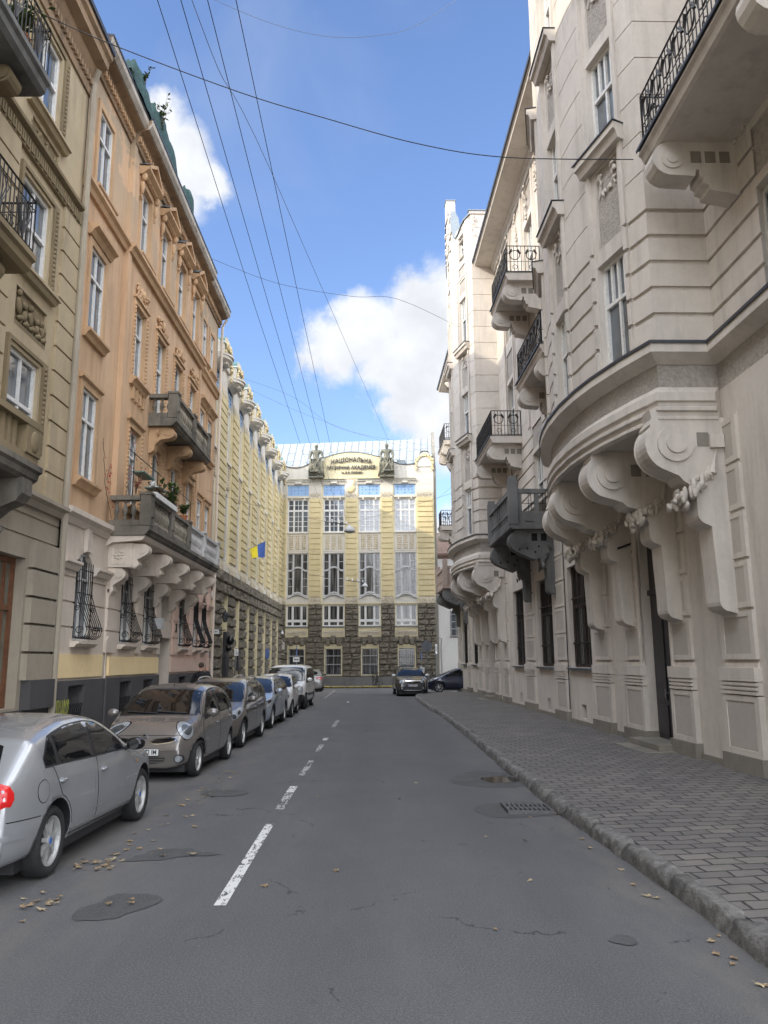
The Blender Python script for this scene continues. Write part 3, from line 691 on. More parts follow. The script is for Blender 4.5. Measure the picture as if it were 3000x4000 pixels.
for (a, c, p, q) in wlist: window(house, TU, a, c, p, q, -.2, cols=(.5,), rows=(.60,), fr=.075, top_cols=(.28, .5, .72), fm='white_wood', gm='glass')
# sills and stucco of the oriel windows
for ws in ow:
    for (a, c) in ws:
        for z_ in (11.98, 16.38):
            o = MB(TU); o.prof([a - .2, c + .2], [(0, z_), (.27, z_ - .02), (.27, z_ - .16), (.21, z_ - .18), (.16, z_ - .32), (0, z_ - .32)]); h_ = o.build('window_sill', 'R', house)
            o = MB(TU); o.prof([a - .22, c + .22], [(0, z_ + .025), (.30, z_ + .004), (.30, z_ - .03), (.285, z_ - .03), (.285, z_ - .004), (0, z_ + .005)]); o.build('flashing', 'tin_dark', h_)
            o = MB(TU); rg = random.Random(int(a * 10 + z_))
            cu_2 = (a + c) / 2
            for sg in (-1, 1):
                o.tube([(cu_2 + sg * (.32 - .10 * math.sin(t * .5)), -.045, z_ - .42 - t * .09) for t in range(7)], .022, 5)
                leafy(o, (cu_2 + sg * .25, -.05, z_ - .62), (.10, .03, .2), 6, rg, .055); leafy(o, (cu_2 + sg * .08, -.05, z_ - .95), (.07, .03, .1), 4, rg, .05)
            o.build('stucco_ornament', 'R', house)
# ledge all along the front, rolls and roughcast apron of the oriels
LEDGE = [(-.02, 7.33), (.26, 7.29), (.27, 7.10), (.22, 7.07), (.10, 7.0), (.03, 6.96), (-.02, 6.96)]
o = MB(TU); o.prof(CU, LEDGE); lg = o.build('ledge', 'R', house)
o = MB(TU); o.prof(CU, [(-.02, 7.352), (.29, 7.306), (.29, 7.25), (.275, 7.25), (.275, 7.292), (-.02, 7.335)]); o.build('flashing', 'tin_dark', lg)
for n_, i0 in enumerate((i1, i2)):
    cu = CU[i0:i0 + 12]
    o = MB(TU); c2 = cu[:]; c2[0] += .0; o.prof(c2, [(-.02, 6.56), (.02, 6.55), (.14, 6.42), (.15, 6.27), (.10, 6.25), (.10, 6.18), (.145, 6.15), (.145, 6.10), (.08, 6.08), (.08, 6.02), (.11, 5.99), (.11, 5.95), (.03, 5.92), (-.02, 5.92)]); o.build('moulding', 'R', house)
    o = MB(FR); pl = PP[i0:i0 + 12]; o.fc(*[o.vt(u, w, 5.99) for u, w in pl]); o.fc(*[o.vt(u, w, 6.48) for u, w in pl[::-1]]); o.build('soffit', 'R', house)
    cc = OR[n_]; fo = lambda u: 1.05 + .65 * (1 - ((u - cc) / HALF) ** 2)
    for k, uo in enumerate((-3.62, -1.35, 1.35, 3.62)):
        u0 = cc + uo; hw = .27; wn_ = min(fo(u0) + .13, 1.75) if abs(uo) < 3 else 1.38
        pr = [(-.02, 5.985), (wn_ - .42, 5.985), (wn_ - .26, 6.12), (wn_ - .10, 6.13), (wn_ - .13, 5.97), (wn_ - .09, 5.86)] + arc(wn_ - .47, 5.52, .47, 40, -62, 9) + \
             [(wn_ * .62, 4.98), (wn_ * .56, 4.88), (.66, 4.80), (.60, 4.72), (.58, 4.60)] + arc(.40, 4.32, .18, -10, -80, 4) + [(.36, 4.1), (.36, 3.95), (.33, 3.1)] + arc(.17, 2.86, .16, 0, -90, 4) + [(.05, 2.66), (-.02, 2.66)]
        # rounded bearing block and corbelled strip below
        o = MB(FR); o.extr(pr, u0 - hw, u0 + hw)
        lip = [(wn_ - .12, 5.86)] + arc(wn_ - .47, 5.52, .485, 40, -62, 9) + [(wn_ * .62, 4.965), (wn_ * .56, 4.865)] + [(wn_ * .58, 4.98), (wn_ * .66, 5.10)] + arc(wn_ - .47, 5.52, .40, -55, 40, 8)
        for e_ in (u0 - hw - .02, u0 + hw): o.extr(lip, e_, e_ + .02)
        for sd in (-1, 1):
            ue = u0 + sd * hw; f0 = min(ue, ue + sd * .035)
            rr_ = [.30, .22]
            o.m(0, True)
            for r_, t_ in ((.31, .045), (.17, .09)):
                o.m(0); o.cyl((f0 if sd > 0 else ue - t_, wn_ - .50, 5.52), 0, r_, t_, 20)
            o.m(1)
            for q in range(3 if wn_ > 1.5 else 1):
                ww = wn_ - .98 - q * .30
                if ww > .12: o.box(min(ue, ue + sd * .012), max(ue, ue + sd * .012), ww - .10, ww + .10, 5.48, 5.72)
            o.m(0)
            if wn_ < 1.5: o.box(min(ue, ue + sd * .07), max(ue, ue + sd * .07), .06, .30, 5.45, 5.68)
        cs = o.build('console', ['R', 'R_stone'], house)
        rg = random.Random(40 + k + 7 * n_); o = MB(FR)
        for sd in (-1, 1):
            ue = u0 + sd * hw
            o.tube([(ue + sd * .02, .20 + .03 * t, 5.40 - t * .13) for t in range(4)], [.02, .035, .05, .07], 6)
            for q in range(34):
                t = rg.random() ** .7; leafy(o, (ue + sd * .01, .24 + .44 * t, 5.05 - .42 * t), (.03 + .06 * t, .05 + .08 * t, .06 + .08 * t), 1, rg, .06 + .03 * t)
        for q in range(26): leafy(o, (u0 + rg.uniform(-hw, hw) * .9, .70 + rg.uniform(-.1, .12), 4.62 + rg.uniform(-.10, .1)), (.06, .08, .08), 1, rg, .085)
        o.build('garland', 'R', cs)
# oriel attics: straight storey above the eaves and the swept gable of each tower
for n_, i0 in enumerate((i1, i2)):
    T2, c2 = path_map([(PP[i0][0], -3.2)] + PP[i0 + 1:i0 + 11] + [(PP[i0 + 11][0], -3.2)], FR)
    L = []
    wz = [(20.75, 22.35)]
    at = []
    for j in (2, 5, 8):
        a, c = c2[j], c2[j + 1]; L += [(a + .16, c - .16, 20.75, 22.1, -.22, True), (a + .1, c - .1, 19.99, 20.5, -.05, False, 1)]; at.append((a + .16, c - .16))
    for z_ in (21.0, 21.85): L += [(0, c2[-1], z_ - .012, z_ + .012, -.02)]
    b = MB(T2); b.cells(0, c2[-1], ZT, 22.6, L, brk=c2); b.build('attic_wall', ['R', 'R_rough'], house, merge=True)
    for a, c in at: window(house, T2, a, c, 20.75, 22.1, -.18, cols=(.5,), rows=(.6,), fr=.06)
    # swept parapet: low at the sides, scooped, rising to a horned gable
    P_ = [(c2[1], 22.6), (c2[2], 22.65), (c2[2] + .45, 22.55), (c2[3] - .2, 22.35), (c2[3] + .15, 22.35), (c2[3] + .5, 22.6), (c2[4], 23.2), (c2[4] + .35, 24.0), (c2[5], 24.5), (c2[5] + .25, 24.8), ((c2[5] + c2[6]) / 2, 24.9)]
    mid = (c2[5] + c2[6]) / 2; P_ = P_ + [(2 * mid - s_, z_) for s_, z_ in P_[-2::-1]]
    o = MB(T2)
    for (s0, z0_), (s1, z1_) in zip(P_, P_[1:]):
        if s1 - s0 < 1e-4: continue
        for w_ in (0, -.32): o.quad((s0, w_, 22.3), (s1, w_, 22.3), (s1, w_, z1_), (s0, w_, z0_))
        o.m(1); o.quad((s0, .06, z0_ + .03), (s1, .06, z1_ + .03), (s1, -.4, z1_ + .03), (s0, -.4, z0_ + .03)); o.quad((s0, .06, z0_ + .03), (s1, .06, z1_ + .03), (s1, .06, z1_ - .06), (s0, .06, z0_ - .06)); o.m(0)
    rg = random.Random(3)
    for sg in (-1, 1):
        for q in range(14): leafy(o, (mid + sg * (.7 + .4 * math.sin(q)), .02, 24.4 - q * .16), (.08, .04, .08), 1, rg, .1)
    o.build('gable', ['R', 'tin'], house)
    o = MB(FR)
    sgn_ = [(PP[i0 + 1][0], PP[i0 + 1][1] - .0), (PP[i0 + 10][0], PP[i0 + 10][1])]
    for (u_, w_) in sgn_:
        o.box(u_ - .07, u_ + .07, -3.2, w_ + .07, 22.55, 22.68)
        o.m(1); o.box(u_ - .12, u_ + .12, -3.2, w_ + .12, 22.68, 22.72); o.m(0)
    rg = random.Random(9)
    for q in range(10): leafy(o, (PP[i0 + 1][0] - .02, PP[i0 + 1][1] - .15 + rg.uniform(-.1, .1), 22.4 - q * .12), (.1, .05, .05), 1, rg, .09)
    o.m(2); o.fc(*[o.vt(u, w, 22.5) for u, w in [(PP[i0][0], -3.2)] + PP[i0 + 1:i0 + 11] + [(PP[i0 + 11][0], -3.2)]])
    # tower block behind the horned gable
    o.m(0); o.box(OR[n_] - .30, OR[n_] + .30, 1.3, 1.76, 24.4, 25.4); o.m(1); o.box(OR[n_] - .34, OR[n_] + .34, 1.26, 1.80, 25.4, 25.45)
    o.build('coping', ['R', 'tin', 'roof_tile', 'tin'], house)
# eaves between the towers
EAVE = [(-.05, 19.55), (.06, 19.55), (.10, 19.7), (.16, 19.72), (.2, 19.86), (.92, 19.93), (.94, 20.02), (.98, 20.04), (.98, 20.12), (-.05, 20.35)]
for (u0, u1) in ((3, OR[0] - HALF), (OR[0] + HALF, OR[1] - HALF), (OR[1] + HALF, UEND)):
    o = MB(FR); o.prof([u0 + .002, u1 - .002], EAVE); cn = o.build('cornice', 'R', house)
    o = MB(FR); o.prof([u0 + .002, u1 - .002], [(.985, 20.05), (1.04, 20.05), (1.05, 20.15), (.96, 20.15), (.97, 20.1)]); o.build('gutter', 'tin_dark', cn)
    o = MB(FR); rg = random.Random(int(u0))
    k = u0 + .8
    while k < u1 - .5:
        for q in range(9): leafy(o, (k + rg.uniform(-.12, .12), .04, 19.45 - q * .17), (.1, .05, .06), 1, rg, .085)
        k += 1.9
    o.build('stucco_festoon', 'R', house)
o = MB(FR); o.quad((3, -.1, 20.3), (UEND, -.1, 20.3), (UEND, -8, 24), (3, -8, 24)); o.quad((3, -8, 0), (UEND, -8, 0), (UEND, -8, 24), (3, -8, 24))
for u_ in (3, UEND): o.fc(*[o.vt(u_, w, z) for w, z in ((-.001, 0), (-8, 0), (-8, 24), (-.001, 20.3))])
o.build('roof', 'roof_tile', house)
# iron balconies
def scroll_console(par, T, u0, z, d, hw=.2, name='console'):
    o = MB(T); pr = [(-.02, z), (d, z)] + arc(d - .05, z - .30, .30, 80, -80, 8) + [(d * .62, z - .62), (d * .60, z - .50), (d * .55, z - .50), (d * .55, z - .62), (d * .5, z - .66), (d * .5, z - .74), (d * .42, z - .78), (d * .42, z - .86), (0, z - .95), (-.02, z - .95)]
    o.extr(pr, u0 - hw, u0 + hw)
    for sd in (-1, 1):
        ue = u0 + sd * hw
        for r_, t_ in ((.19, .02), (.10, .035)): o.cyl((ue if sd > 0 else ue - t_, d - .07, z - .30), 0, r_, t_, 14)
        o.m(1)
        for q in range(3): o.box(min(ue, ue + sd * .012), max(ue, ue + sd * .012), d - .55 - q * .24, d - .38 - q * .24, z - .38, z - .18)
        o.m(0)
    return o.build(name, ['R', 'R_stone'], par)
def iron_rail(par, T, u0, u1, d, z, h=1.0, rings=True):
    o = MB(T); r = .011
    def run(p, q):
        p, q = Vector(p), Vector(q); n = max(2, int((q - p).length / .125)); 
        for z_ in (z + .06, z + h): o.tube([(p.x, p.y, z_), (q.x, q.y, z_)], .018 if z_ > z + .5 else .012, 4)
        o.tube([(p.x, p.y, z + h * .42), (q.x, q.y, z + h * .42)], .009, 4)
        for k in range(n + 1):
            a = p.lerp(q, k / n); o.tube([(a.x, a.y, z), (a.x, a.y, z + h)], r if k not in (0, n) else .02, 4)
        if rings:
            m_ = max(1, int((q - p).length / .42)); d_ = (q - p).normalized()
            for k in range(m_):
                c = p.lerp(q, (k + .5) / m_)
                o.tube([(c.x + d_.x * .17 * math.cos(t * PI / 8), c.y + d_.y * .17 * math.cos(t * PI / 8), z + h * .66 + .17 * math.sin(t * PI / 8)) for t in range(17)], .016, 4)
                o.tube([(c.x + d_.x * .08 * math.cos(t * PI / 5), c.y + d_.y * .08 * math.cos(t * PI / 5), z + h * .22 + .08 * math.sin(t * PI / 5)) for t in range(11)], .010, 4)
                o.tube([(c.x + d_.x * .19 * sg, c.y + d_.y * .19 * sg, z + h * .66 + .05 * sg2) for sg, sg2 in ((-1, 1), (-.8, 3), (-.5, 4.2))], .03, 4); o.tube([(c.x + d_.x * .19 * sg, c.y + d_.y * .19 * sg, z + h * .66 + .05 * sg2) for sg, sg2 in ((1, 1), (.8, 3), (.5, 4.2))], .03, 4)
    run((u0, .02), (u0, d)); run((u0, d), (u1, d)); run((u1, d), (u1, .02))
    return o.build('railing', 'iron', par)
for (u0, u1, z_, d_) in ((20.85, 24.3, 10.45, 1.2), (29.55, 33.6, 10.3, 1.2), (25.35, 28.5, 14.9, 1.2), (8.2, 12.45, 10.5, 1.32), (46.4, 49.6, 14.9, 1.2), (50.3, 51.8, 10.3, 1.1)):
    o = MB(FR); o.prof([u0, u1], [(-.02, z_ + .13), (d_ + .02, z_ + .12), (d_ + .05, z_ + .02), (d_, z_ - .02), (d_ - .04, z_ - .12), (d_ - .10, z_ - .15), (-.02, z_ - .15)]); sb = o.build('balcony', 'R', house)
    o = MB(FR); o.prof([u0 - .02, u1 + .02], [(0, z_ + .155), (d_ + .08, z_ + .14), (d_ + .08, z_ + .09), (d_ + .06, z_ + .09), (d_ + .06, z_ + .125), (0, z_ + .135)]); o.build('flashing', 'tin_dark', sb)
    iron_rail(sb, FR, u0 + .06, u1 - .06, d_ - .04, z_ + .14)
    for uc in (u0 + .45, u1 - .45): scroll_console(sb, FR, uc, z_ - .15, d_ * .86)
# heavy stone balconies on consoles with holes painted as dark patches, blackened with soot
def stone_balcony(u0, u1, z, d, mat, cm):
    o = MB(FR); o.prof([u0, u1], [(-.02, z + .12), (d, z + .10), (d, z - .02), (d - .05, z - .06), (-.02, z - .06)]); sb = o.build('balcony', mat, house)
    o = MB(FR); zt = z + 1.25
    for u_ in (u0, u1 - .24): o.tbox(u_ - .02, u_ + .26, d - .26, d + .02, z + .1, zt + .30, .0); o.box(u_ + .02, u_ + .22, d - .24, d, zt + .30, zt + .42); o.box(u_, u_ + .24, .0, .16, z + .1, zt)
    # front: rails and slats
    o.box(u0 + .26, u1 - .26, d - .15, d - .03, z + .1, z + .28); o.box(u0 + .26, u1 - .26, d - .17, d - .01, zt - .16, zt); o.box(u0 + .26, u1 - .26, d - .14, d - .04, z + .5, z + .58)
    n = 9
    for k in range(n + 1): c = u0 + .3 + (u1 - u0 - .68) * k / n; o.box(c, c + .09, d - .13, d - .05, z + .28, zt - .16)
    for u_ in (u0 + .05, u1 - .19):                               # side panels with two barred openings
        o.box(u_ + .02, u_ + .12, .0, d - .26, z + .1, z + .52); o.box(u_, u_ + .14, .0, d - .26, zt - .14, zt)
        for w_ in (.02, .50, d - .40): o.box(u_ + .02, u_ + .12, w_, w_ + .13, z + .52, zt - .14)
        for q in (.2, .68): o.box(u_ - .01, u_ + .02, q, q + .28, z + .2, z + .45)
    o.build('parapet', mat, sb)
    o = MB(FR)
    for u_ in (u0 + .1, u1 - .12):
        for q in (.27, .36, .74, .83): o.tube([(u_, q, z + .52), (u_, q, zt - .14)], .010, 4)
        o.tube([(u_, .15, z + .78), (u_, d - .4, z + .78)], .010, 4)
    o.build('bars', 'iron', sb)
    for k, uc in enumerate((u0 + .42, u1 - .42)):
        hw = .22; pr = [(-.02, z - .06), (d - .12, z - .06)] + arc(d - .36, z - .42, .38, 60, -75, 8) + [(d * .58, z - .95), (.64, z - 1.02), (.50, z - .95), (.46, z - 1.15), (.30, z - 1.3), (.28, z - 1.6)] + arc(.16, z - 1.98, .12, 0, -90, 3) + [(-.02, z - 2.1)]
        o = MB(FR); o.extr(pr, uc - hw, uc + hw); o.m(1)
        for sd in (-1, 1):
            ue = uc + sd * hw
            o.m(0)
            for r_, t_ in ((.22, .02), (.13, .04)): o.cyl((ue if sd > 0 else ue - t_, d - .40, z - .42), 0, r_, t_, 16)
            o.m(1)
            for q in range(2): o.box(min(ue, ue + sd * .012), max(ue, ue + sd * .012), d - .88 - q * .3, d - .70 - q * .3, z - .42, z - .18)
            for q, (w_, zz) in enumerate(((d - .55, z - .66), (d - .30, z - .70), (d - .92, z - .60), (d - .80, z - .78))): o.cyl((ue if sd > 0 else ue - .012, w_, zz), 0, .035, .012, 8)
        c_ = o.build('console', [cm, 'void'], sb)
        rg = random.Random(int(uc * 3)); o = MB(FR)
        for sd in (-1, 1):
            for q in range(18):
                t = rg.random(); leafy(o, (uc + sd * (hw + .03), .18 + .22 * t, z - .55 - .75 * t), (.09 * (t + .3), .08, .08), 1, rg, .065)
        o.build('garland', cm, c_)
stone_balcony(24.95, 29.35, 6.1, 1.45, 'R_dark', 'R_dark')
stone_balcony(24.95 + PER, 29.35 + PER, 6.1, 1.45, 'R_pink', 'R_dark')
# small wall fittings
o = MB(FR); o.tube([(17.95, .0, 4.55), (17.95, .35, 4.42)], .025, 6); o.tube([(39.1, .0, 4.55), (39.1, .35, 4.42)], .025, 6); o.build('flag_holder', 'iron', house)
o = MB(FR); o.tube([(24.05, .05, z_ * .5) for z_ in range(1, 14)], .018, 5); o.build('downpipe', 'tin_dark', house)
# ------------------------------------------------------------------ left near: grey-beige house with three balconies
ha = thing('apartment_house', 'grey-beige house at the near left, with iron and stone balconies and a children relief', 'building', (-7.5, 11, 0))
A1 = 17.33
cols = [14.40, 10.9, 7.4]
L = []
for z in [5.35 + .56 * k for k in range(13)]:
    for (a, c) in ((16.36, A1), (12.9, 14.1), (9.4, 10.6)): L += [(a, c, z + .025, z + .535, .06), ]
L += [(3, A1, 0, 5.3, .0, False, 1)]
for c in cols:
    u0, u1 = c, c + 1.30
    for (p, q) in ((6.25, 7.95), (9.68, 11.58), (13.28, 15.2)):
        L += [(u0 - .18, u1 + .34, p - .1, q + .16, .07, False, 2), (u0 - .08, u1 + .10, p, q + .08, .03, False, 0), (u0, u1, p, q, -.14, True)]
    L += [(u0 + .1, u1 + .25, 8.42, 9.22, -.06, False, 2), (u0 + .2, u1 + .25, 12.5, 12.98, -.05, False, 2)]
    L += [(u0 - .75, u1 + .12, 1.10, 4.0, -.35, True)]
L += [(16.0, 17.18, 0, 1.62, .20, False, 3), (3, A1, 0, 1.05, .05, False, 3)]
for z0_, z1_ in ((1.62, 2.13), (2.18, 2.69), (2.74, 3.23), (3.28, 3.79), (3.84, 4.38)): L += [(15.92, 17.17, z0_, z1_, .13, False, 1), (12.5, 13.5, z0_, z1_, .13, False, 1)]
L += [(3, A1, 4.42, 4.46, -.03, False, 1), (3, A1, 4.84, 4.88, -.03, False, 1)]
b = MB(FL); b.cells(3, A1, 0, 16.1, L); b.build('wall', ['A', 'A_low', 'A_orn', 'B_plinth'], ha, merge=True)
for c in cols:
    u0, u1 = c, c + 1.30
    for (p, q, r) in ((6.25, 7.95, .42), (9.68, 11.58, .52), (13.28, 15.2, .55)): window(ha, FL, u0, u1, p, q, -.09, cols=(.5,), rows=(r,), fr=.08)
    window(ha, FL, u0 - .75, u1 + .12, 1.10, 4.0, -.25, cols=(.45, .82), rows=(.66,), fr=.11, fm='brown_wood', gm='glass_g', name='shop_window')
    for z_ in (9.66, 13.26):
        o = MB(FL); sill(o, [u0 - .15, u1 + .45], z_, .20, .16); o.build('window_sill', 'A', ha)
    o = MB(FL); rg = random.Random(int(c))                           # festoons under the top sill, children's relief below the middle one
    for k in range(3):
        uc = u0 + .35 + k * .42
        o.tube([(uc + .21 * math.cos(PI * t / 8), -.03, 12.85 - .17 * math.sin(PI * t / 8)) for t in range(9)], .035, 5); leafy(o, (uc - .2, -.03, 12.82), (.05, .02, .08), 5, rg, .05); leafy(o, (uc, -.03, 12.66), (.10, .02, .05), 5, rg, .05)
    o.build('festoon', 'A_orn', ha)
    o = MB(FL); o.box(u0 + .1, u1 + .25, -.055, -.0, 8.42, 8.52)
    for k, (du, hz) in enumerate(((.22, .60), (.48, .42), (.75, .50), (1.05, .34), (1.3, .40))):
        x = u0 + .05 + du; z = 8.52
        o.blob((x, -.01, z + hz), (.065, .06, .075), 8, 6); o.blob((x + .02, -.02, z + hz * .55), (.09, .06, hz * .30), 8, 6, .25 * (-1) ** k); o.blob((x + .09, -.01, z + hz * .18), (.14, .06, .06), 8, 5, .3); o.blob((x + .12, -.02, z + .09), (.05, .05, .11), 7, 5)
        o.tube([(x + .03, .0, z + hz * .8), (x + .12, .02, z + hz * .62), (x + .17, .0, z + hz * .8)], .025, 5)
    o.build('figure_relief', 'A_orn', ha)
    o = MB(FL)                                                       # bead moulding at the window edges
    for (p, q) in ((6.2, 8.0), (9.6, 11.6), (13.2, 15.25)):
        z = p
        while z < q: o.blob((u1 + .22, .075, z), (.05, .035, .055), 6, 4); z += .105
    o.build('bead_moulding', 'A_orn', ha)
o = MB(FL); o.prof([3, A1 + .02], [(-.02, 5.34), (.22, 5.30), (.22, 5.22), (.14, 5.16), (.08, 5.05), (-.02, 5.05)]); o.build('string_course', 'A_low', ha)
o = MB(FL); o.prof([3, 17.1], [(-.02, 12.46), (.20, 12.43), (.19, 12.36), (.08, 12.32), (.07, 12.02), (-.02, 12.0)]); k = 3.1
while k < 17.0:
    o.box(k, k + .05, .07, .105, 12.06, 12.28); o.box(k + .05, k + .10, .07, .10, 12.06, 12.10); o.box(k + .10, k + .15, .07, .105, 12.06, 12.28); k += .21
o.build('key_frieze', 'A_orn', ha)
o = MB(FL); o.prof([3, A1 + .05], [(-.02, 15.55), (.05, 15.55), (.08, 15.7), (.06, 15.72), (.08, 15.95), (.16, 16.1), (.2, 16.25), (.42, 16.32), (.44, 16.5), (.52, 16.56), (.52, 16.75), (-.02, 16.83)]); k = 3.2
while k < 17.2: o.box(k, k + .07, .07, .14, 15.76, 15.92); k += .16
cn = o.build('cornice', 'B_eave', ha)
o = MB(FL); o.prof([3, A1 + .07], [(.515, 16.70), (.57, 16.72), (.57, 16.84), (.2, 16.92), (.2, 16.87), (.515, 16.80)]); o.build('gutter', 'tin_dark', cn)
def shade_mansard(par, u0, u1, z0, h1, h2, T=FL, name='roof', mat='roof_tile', fw=-1.2):  # unseen roof raised above the eaves to cast shade across the street
    o = MB(T)
    pr = [(.30, z0), (-3.2, h1), (-8, h2), (-8, 0), (fw, 0), (fw, z0)]
    o.prof([u0 + .01, u1 - .01], pr); return o.build(name, mat, par)
shade_mansard(ha, 3, A1, 16.74, 24.3, 25.5); shade_mansard(ha, -22, 3, 16.74, 24.3, 25.5, name='unseen_body', mat='A', fw=0)  # unseen stretch behind the camera added to keep the road in shade
o = MB(FL); o.tube([(A1 - .02, .12, .3), (A1 - .02, .12, 15.9), (A1 - .1, .25, 16.2)], .075, 8); o.build('downpipe', 'A_low', ha)
# three balconies above each other
def slab(par, T, u0, u1, d, z, mat, h=.34):
    o = MB(T); o.prof([u0, u1], [(-.02, z), (d, z - .02), (d, z - .12), (d - .06, z - .16), (d - .08, z - h * .8), (d - .16, z - h), (-.02, z - h)]); return o.build('balcony', mat, par)
for z_, u1_, d_ in ((12.22, 12.65, 1.2), (8.80, 12.62, 1.2)):
    sb = slab(ha, FL, 8.3, u1_, d_, z_, 'R_dark' if z_ > 12 else 'A_orn')
    o = MB(FL); d2 = d_ - .05
    for (p, q) in (((u1_ - .05, .02), (u1_ - .05, d2)), ((8.35, d2), (u1_ - .05, d2))):
        p, q = Vector(p), Vector(q); n = int((q - p).length / .13)
        for zz, r_ in ((z_ + .05, .015), (z_ + .95, .022), (z_ + .78, .012)): o.tube([(p.x, p.y, zz), (q.x, q.y, zz)], r_, 4)
        for k in range(n + 1): a = p.lerp(q, k / n); o.tube([(a.x, a.y, z_), (a.x, a.y, z_ + .95)], .012, 4)
        for k in range(max(1, n // 6)):
            c = p.lerp(q, (k + .5) / max(1, n // 6)); dd = (q - p).normalized()
            for t in range(-3, 4): o.tube([(c.x, c.y, z_ + .08), (c.x + dd.x * .10 * t, c.y + dd.y * .10 * t, z_ + .5 + .04 * abs(t)), (c.x + dd.x * .06 * t, c.y + dd.y * .06 * t, z_ + .74)], .012, 4)
    o.build('railing', 'iron', sb)
    for uc in (u1_ - .6, 9.0):
        o = MB(FL); pr = [(-.02, z_ - .33), (.85, z_ - .33)] + arc(.72, z_ - .50, .17, 70, -80, 5) + [(.45, z_ - .62), (.25, z_ - .75), (.16, z_ - 1.0), (-.02, z_ - 1.05)]; o.extr(pr, uc - .2, uc + .2)
        for e_ in (uc - .23, uc + .2): o.cyl((e_, .72, z_ - .50), 0, .12, .03, 12)
        o.box(uc - .12, uc + .12, .2, .5, z_ - .52, z_ - .48); o.build('console', 'A_orn', sb)
sb = slab(ha, FL, 8.8, 14.15, .92, 5.45, 'B_balc', .32)
o = MB(FL); o.box(8.85, 14.05, .62, .86, 5.45, 5.58); o.box(8.82, 14.12, .58, .90, 6.08, 6.2); o.box(13.5, 14.08, .60, .89, 5.58, 6.08); o.blob((13.8, .89, 5.82), (.16, .04, .2), 10, 6); o.box(13.95, 14.1, .02, .62, 6.08, 6.2); o.box(13.98, 14.07, .02, .62, 5.46, 6.08); k = 9.0
while k < 13.4: o.box(k, k + .10, .68, .80, 5.58, 6.08); k += .22
o.build('balustrade', 'A_orn', sb)
for uc in (13.75, 10.2):
    o = MB(FL); o.extr([(-.02, 5.14), (.84, 5.14), (.84, 4.86), (.74, 4.72), (.5, 4.62), (.3, 4.45), (.2, 4.2), (-.02, 4.1)], uc - .2, uc + .2); rg = random.Random(5)
    for q in range(14): leafy(o, (uc + rg.uniform(-.2, .2), .2 + rg.uniform(0, .12), 4.35 - rg.uniform(0, .35)), (.05, .05, .05), 1, rg, .08)
    o.build('console', 'B_balc', sb)
# ------------------------------------------------------------------ left middle: orange house
hb = thing('apartment_house', 'orange rendered house on the left with two sooty stone balconies and pedimented top windows', 'building', (-7.6, 25, 0))
B0, B1 = A1 + .03, 33.3
W0 = (18.1, 19.12); WC = [(21.42, 22.42), (23.66, 24.66), (25.86, 26.9), (28.02, 29.02)]; W56 = [(30.15, 31.0), (31.62, 32.42)]
F3, F2, F1 = (13.66, 15.85), (9.86, 12.06), (6.22, 8.42)
F2d, F1d = (9.25, 12.06), (5.28, 8.42)
L = [(20.5, 29.75, 5.3, 17.1, .10), (20.5, 20.75, 5.3, 17.0, .15), (29.55, 29.75, 5.3, 17.0, .15)]
L += [(B0, 27.05, 0, 5.2, .06, False, 1), (27.05, B1, 0, 5.2, .06, False, 2)]
for z in (2.74, 3.30, 3.86): L += [(B0, B1, z - .02, z + .025, .02)]
G = [(18.34, 19.42), (21.66, 22.70), (23.80, 24.85), (27.92, 28.98), (30.2, 31.0), (31.66, 32.42)]
for (a, c) in ((20.45, 21.15), (22.95, 23.45), (25.0, 25.5), (27.1, 27.75), (29.3, 29.95)):
    L += [(a, c, 2.2, 4.05, .13)]
    for z in (2.74, 3.30, 3.86): L += [(a, c, z - .02, z + .025, .09)]
wl_ = []
for a, c in G: L += [(a, c, 2.45, 4.52, -.10, True)]
L += [(25.55, 26.95, .15, 4.1, -.45, True)]
L += [(B0 + .04, 20.36, 1.62, 2.14, .10, False, 4), (20.78, 25.45, 1.62, 2.10, .12, False, 4), (27.05, B1, 1.62, 2.10, .10, False, 2)]
L += [(B0, 25.5, 0, 1.56, .15, False, 3), (27.0, B1, 0, 1.56, .15, False, 3)]
for u_ in (18.15, 21.75, 23.9, 28.1, 30.3, 31.7): L += [(u_ - .08, u_ + .9, .0, 1.45, .02, False, 3), (u_, u_ + .8, .45, 1.4, -.3, True)]
def holes(a, c, f): return [(a - .16, c + .16, f[0], f[1] + .17, None, False, 5), (a - .15, c + .15, f[0] - .0, f[1] + .16, .145 if 20.5 < a < 29.7 else .05, False, 5), (a, c, f[0], f[1], -.11, True, 5)]
for i, (a, c) in enumerate([W0] + WC + W56):
    for j, f in enumerate((F1, F2, F3)):
        if j == 0 and i in (2, 3): f = F1d
        if j == 1 and i in (2, 3): f = F2d
        if i >= 5: f = (f[0] + .25, f[1] - .25)
        L += holes(a, c, f); wl_.append((a, c, f[0], f[1]))
b = MB(FL); b.cells(B0, B1, 0, 17.2, L); b.build('wall', ['B', 'B_low', 'B_pink', 'B_plinth', 'B_yel', 'B_trim'], hb, merge=True)
for (a, c, p, q) in wl_: window(hb, FL, a, c, p, q, -.04 if 20.5 < a < 29.7 else -.06, cols=(.5,), rows=(.66,), fr=.07)
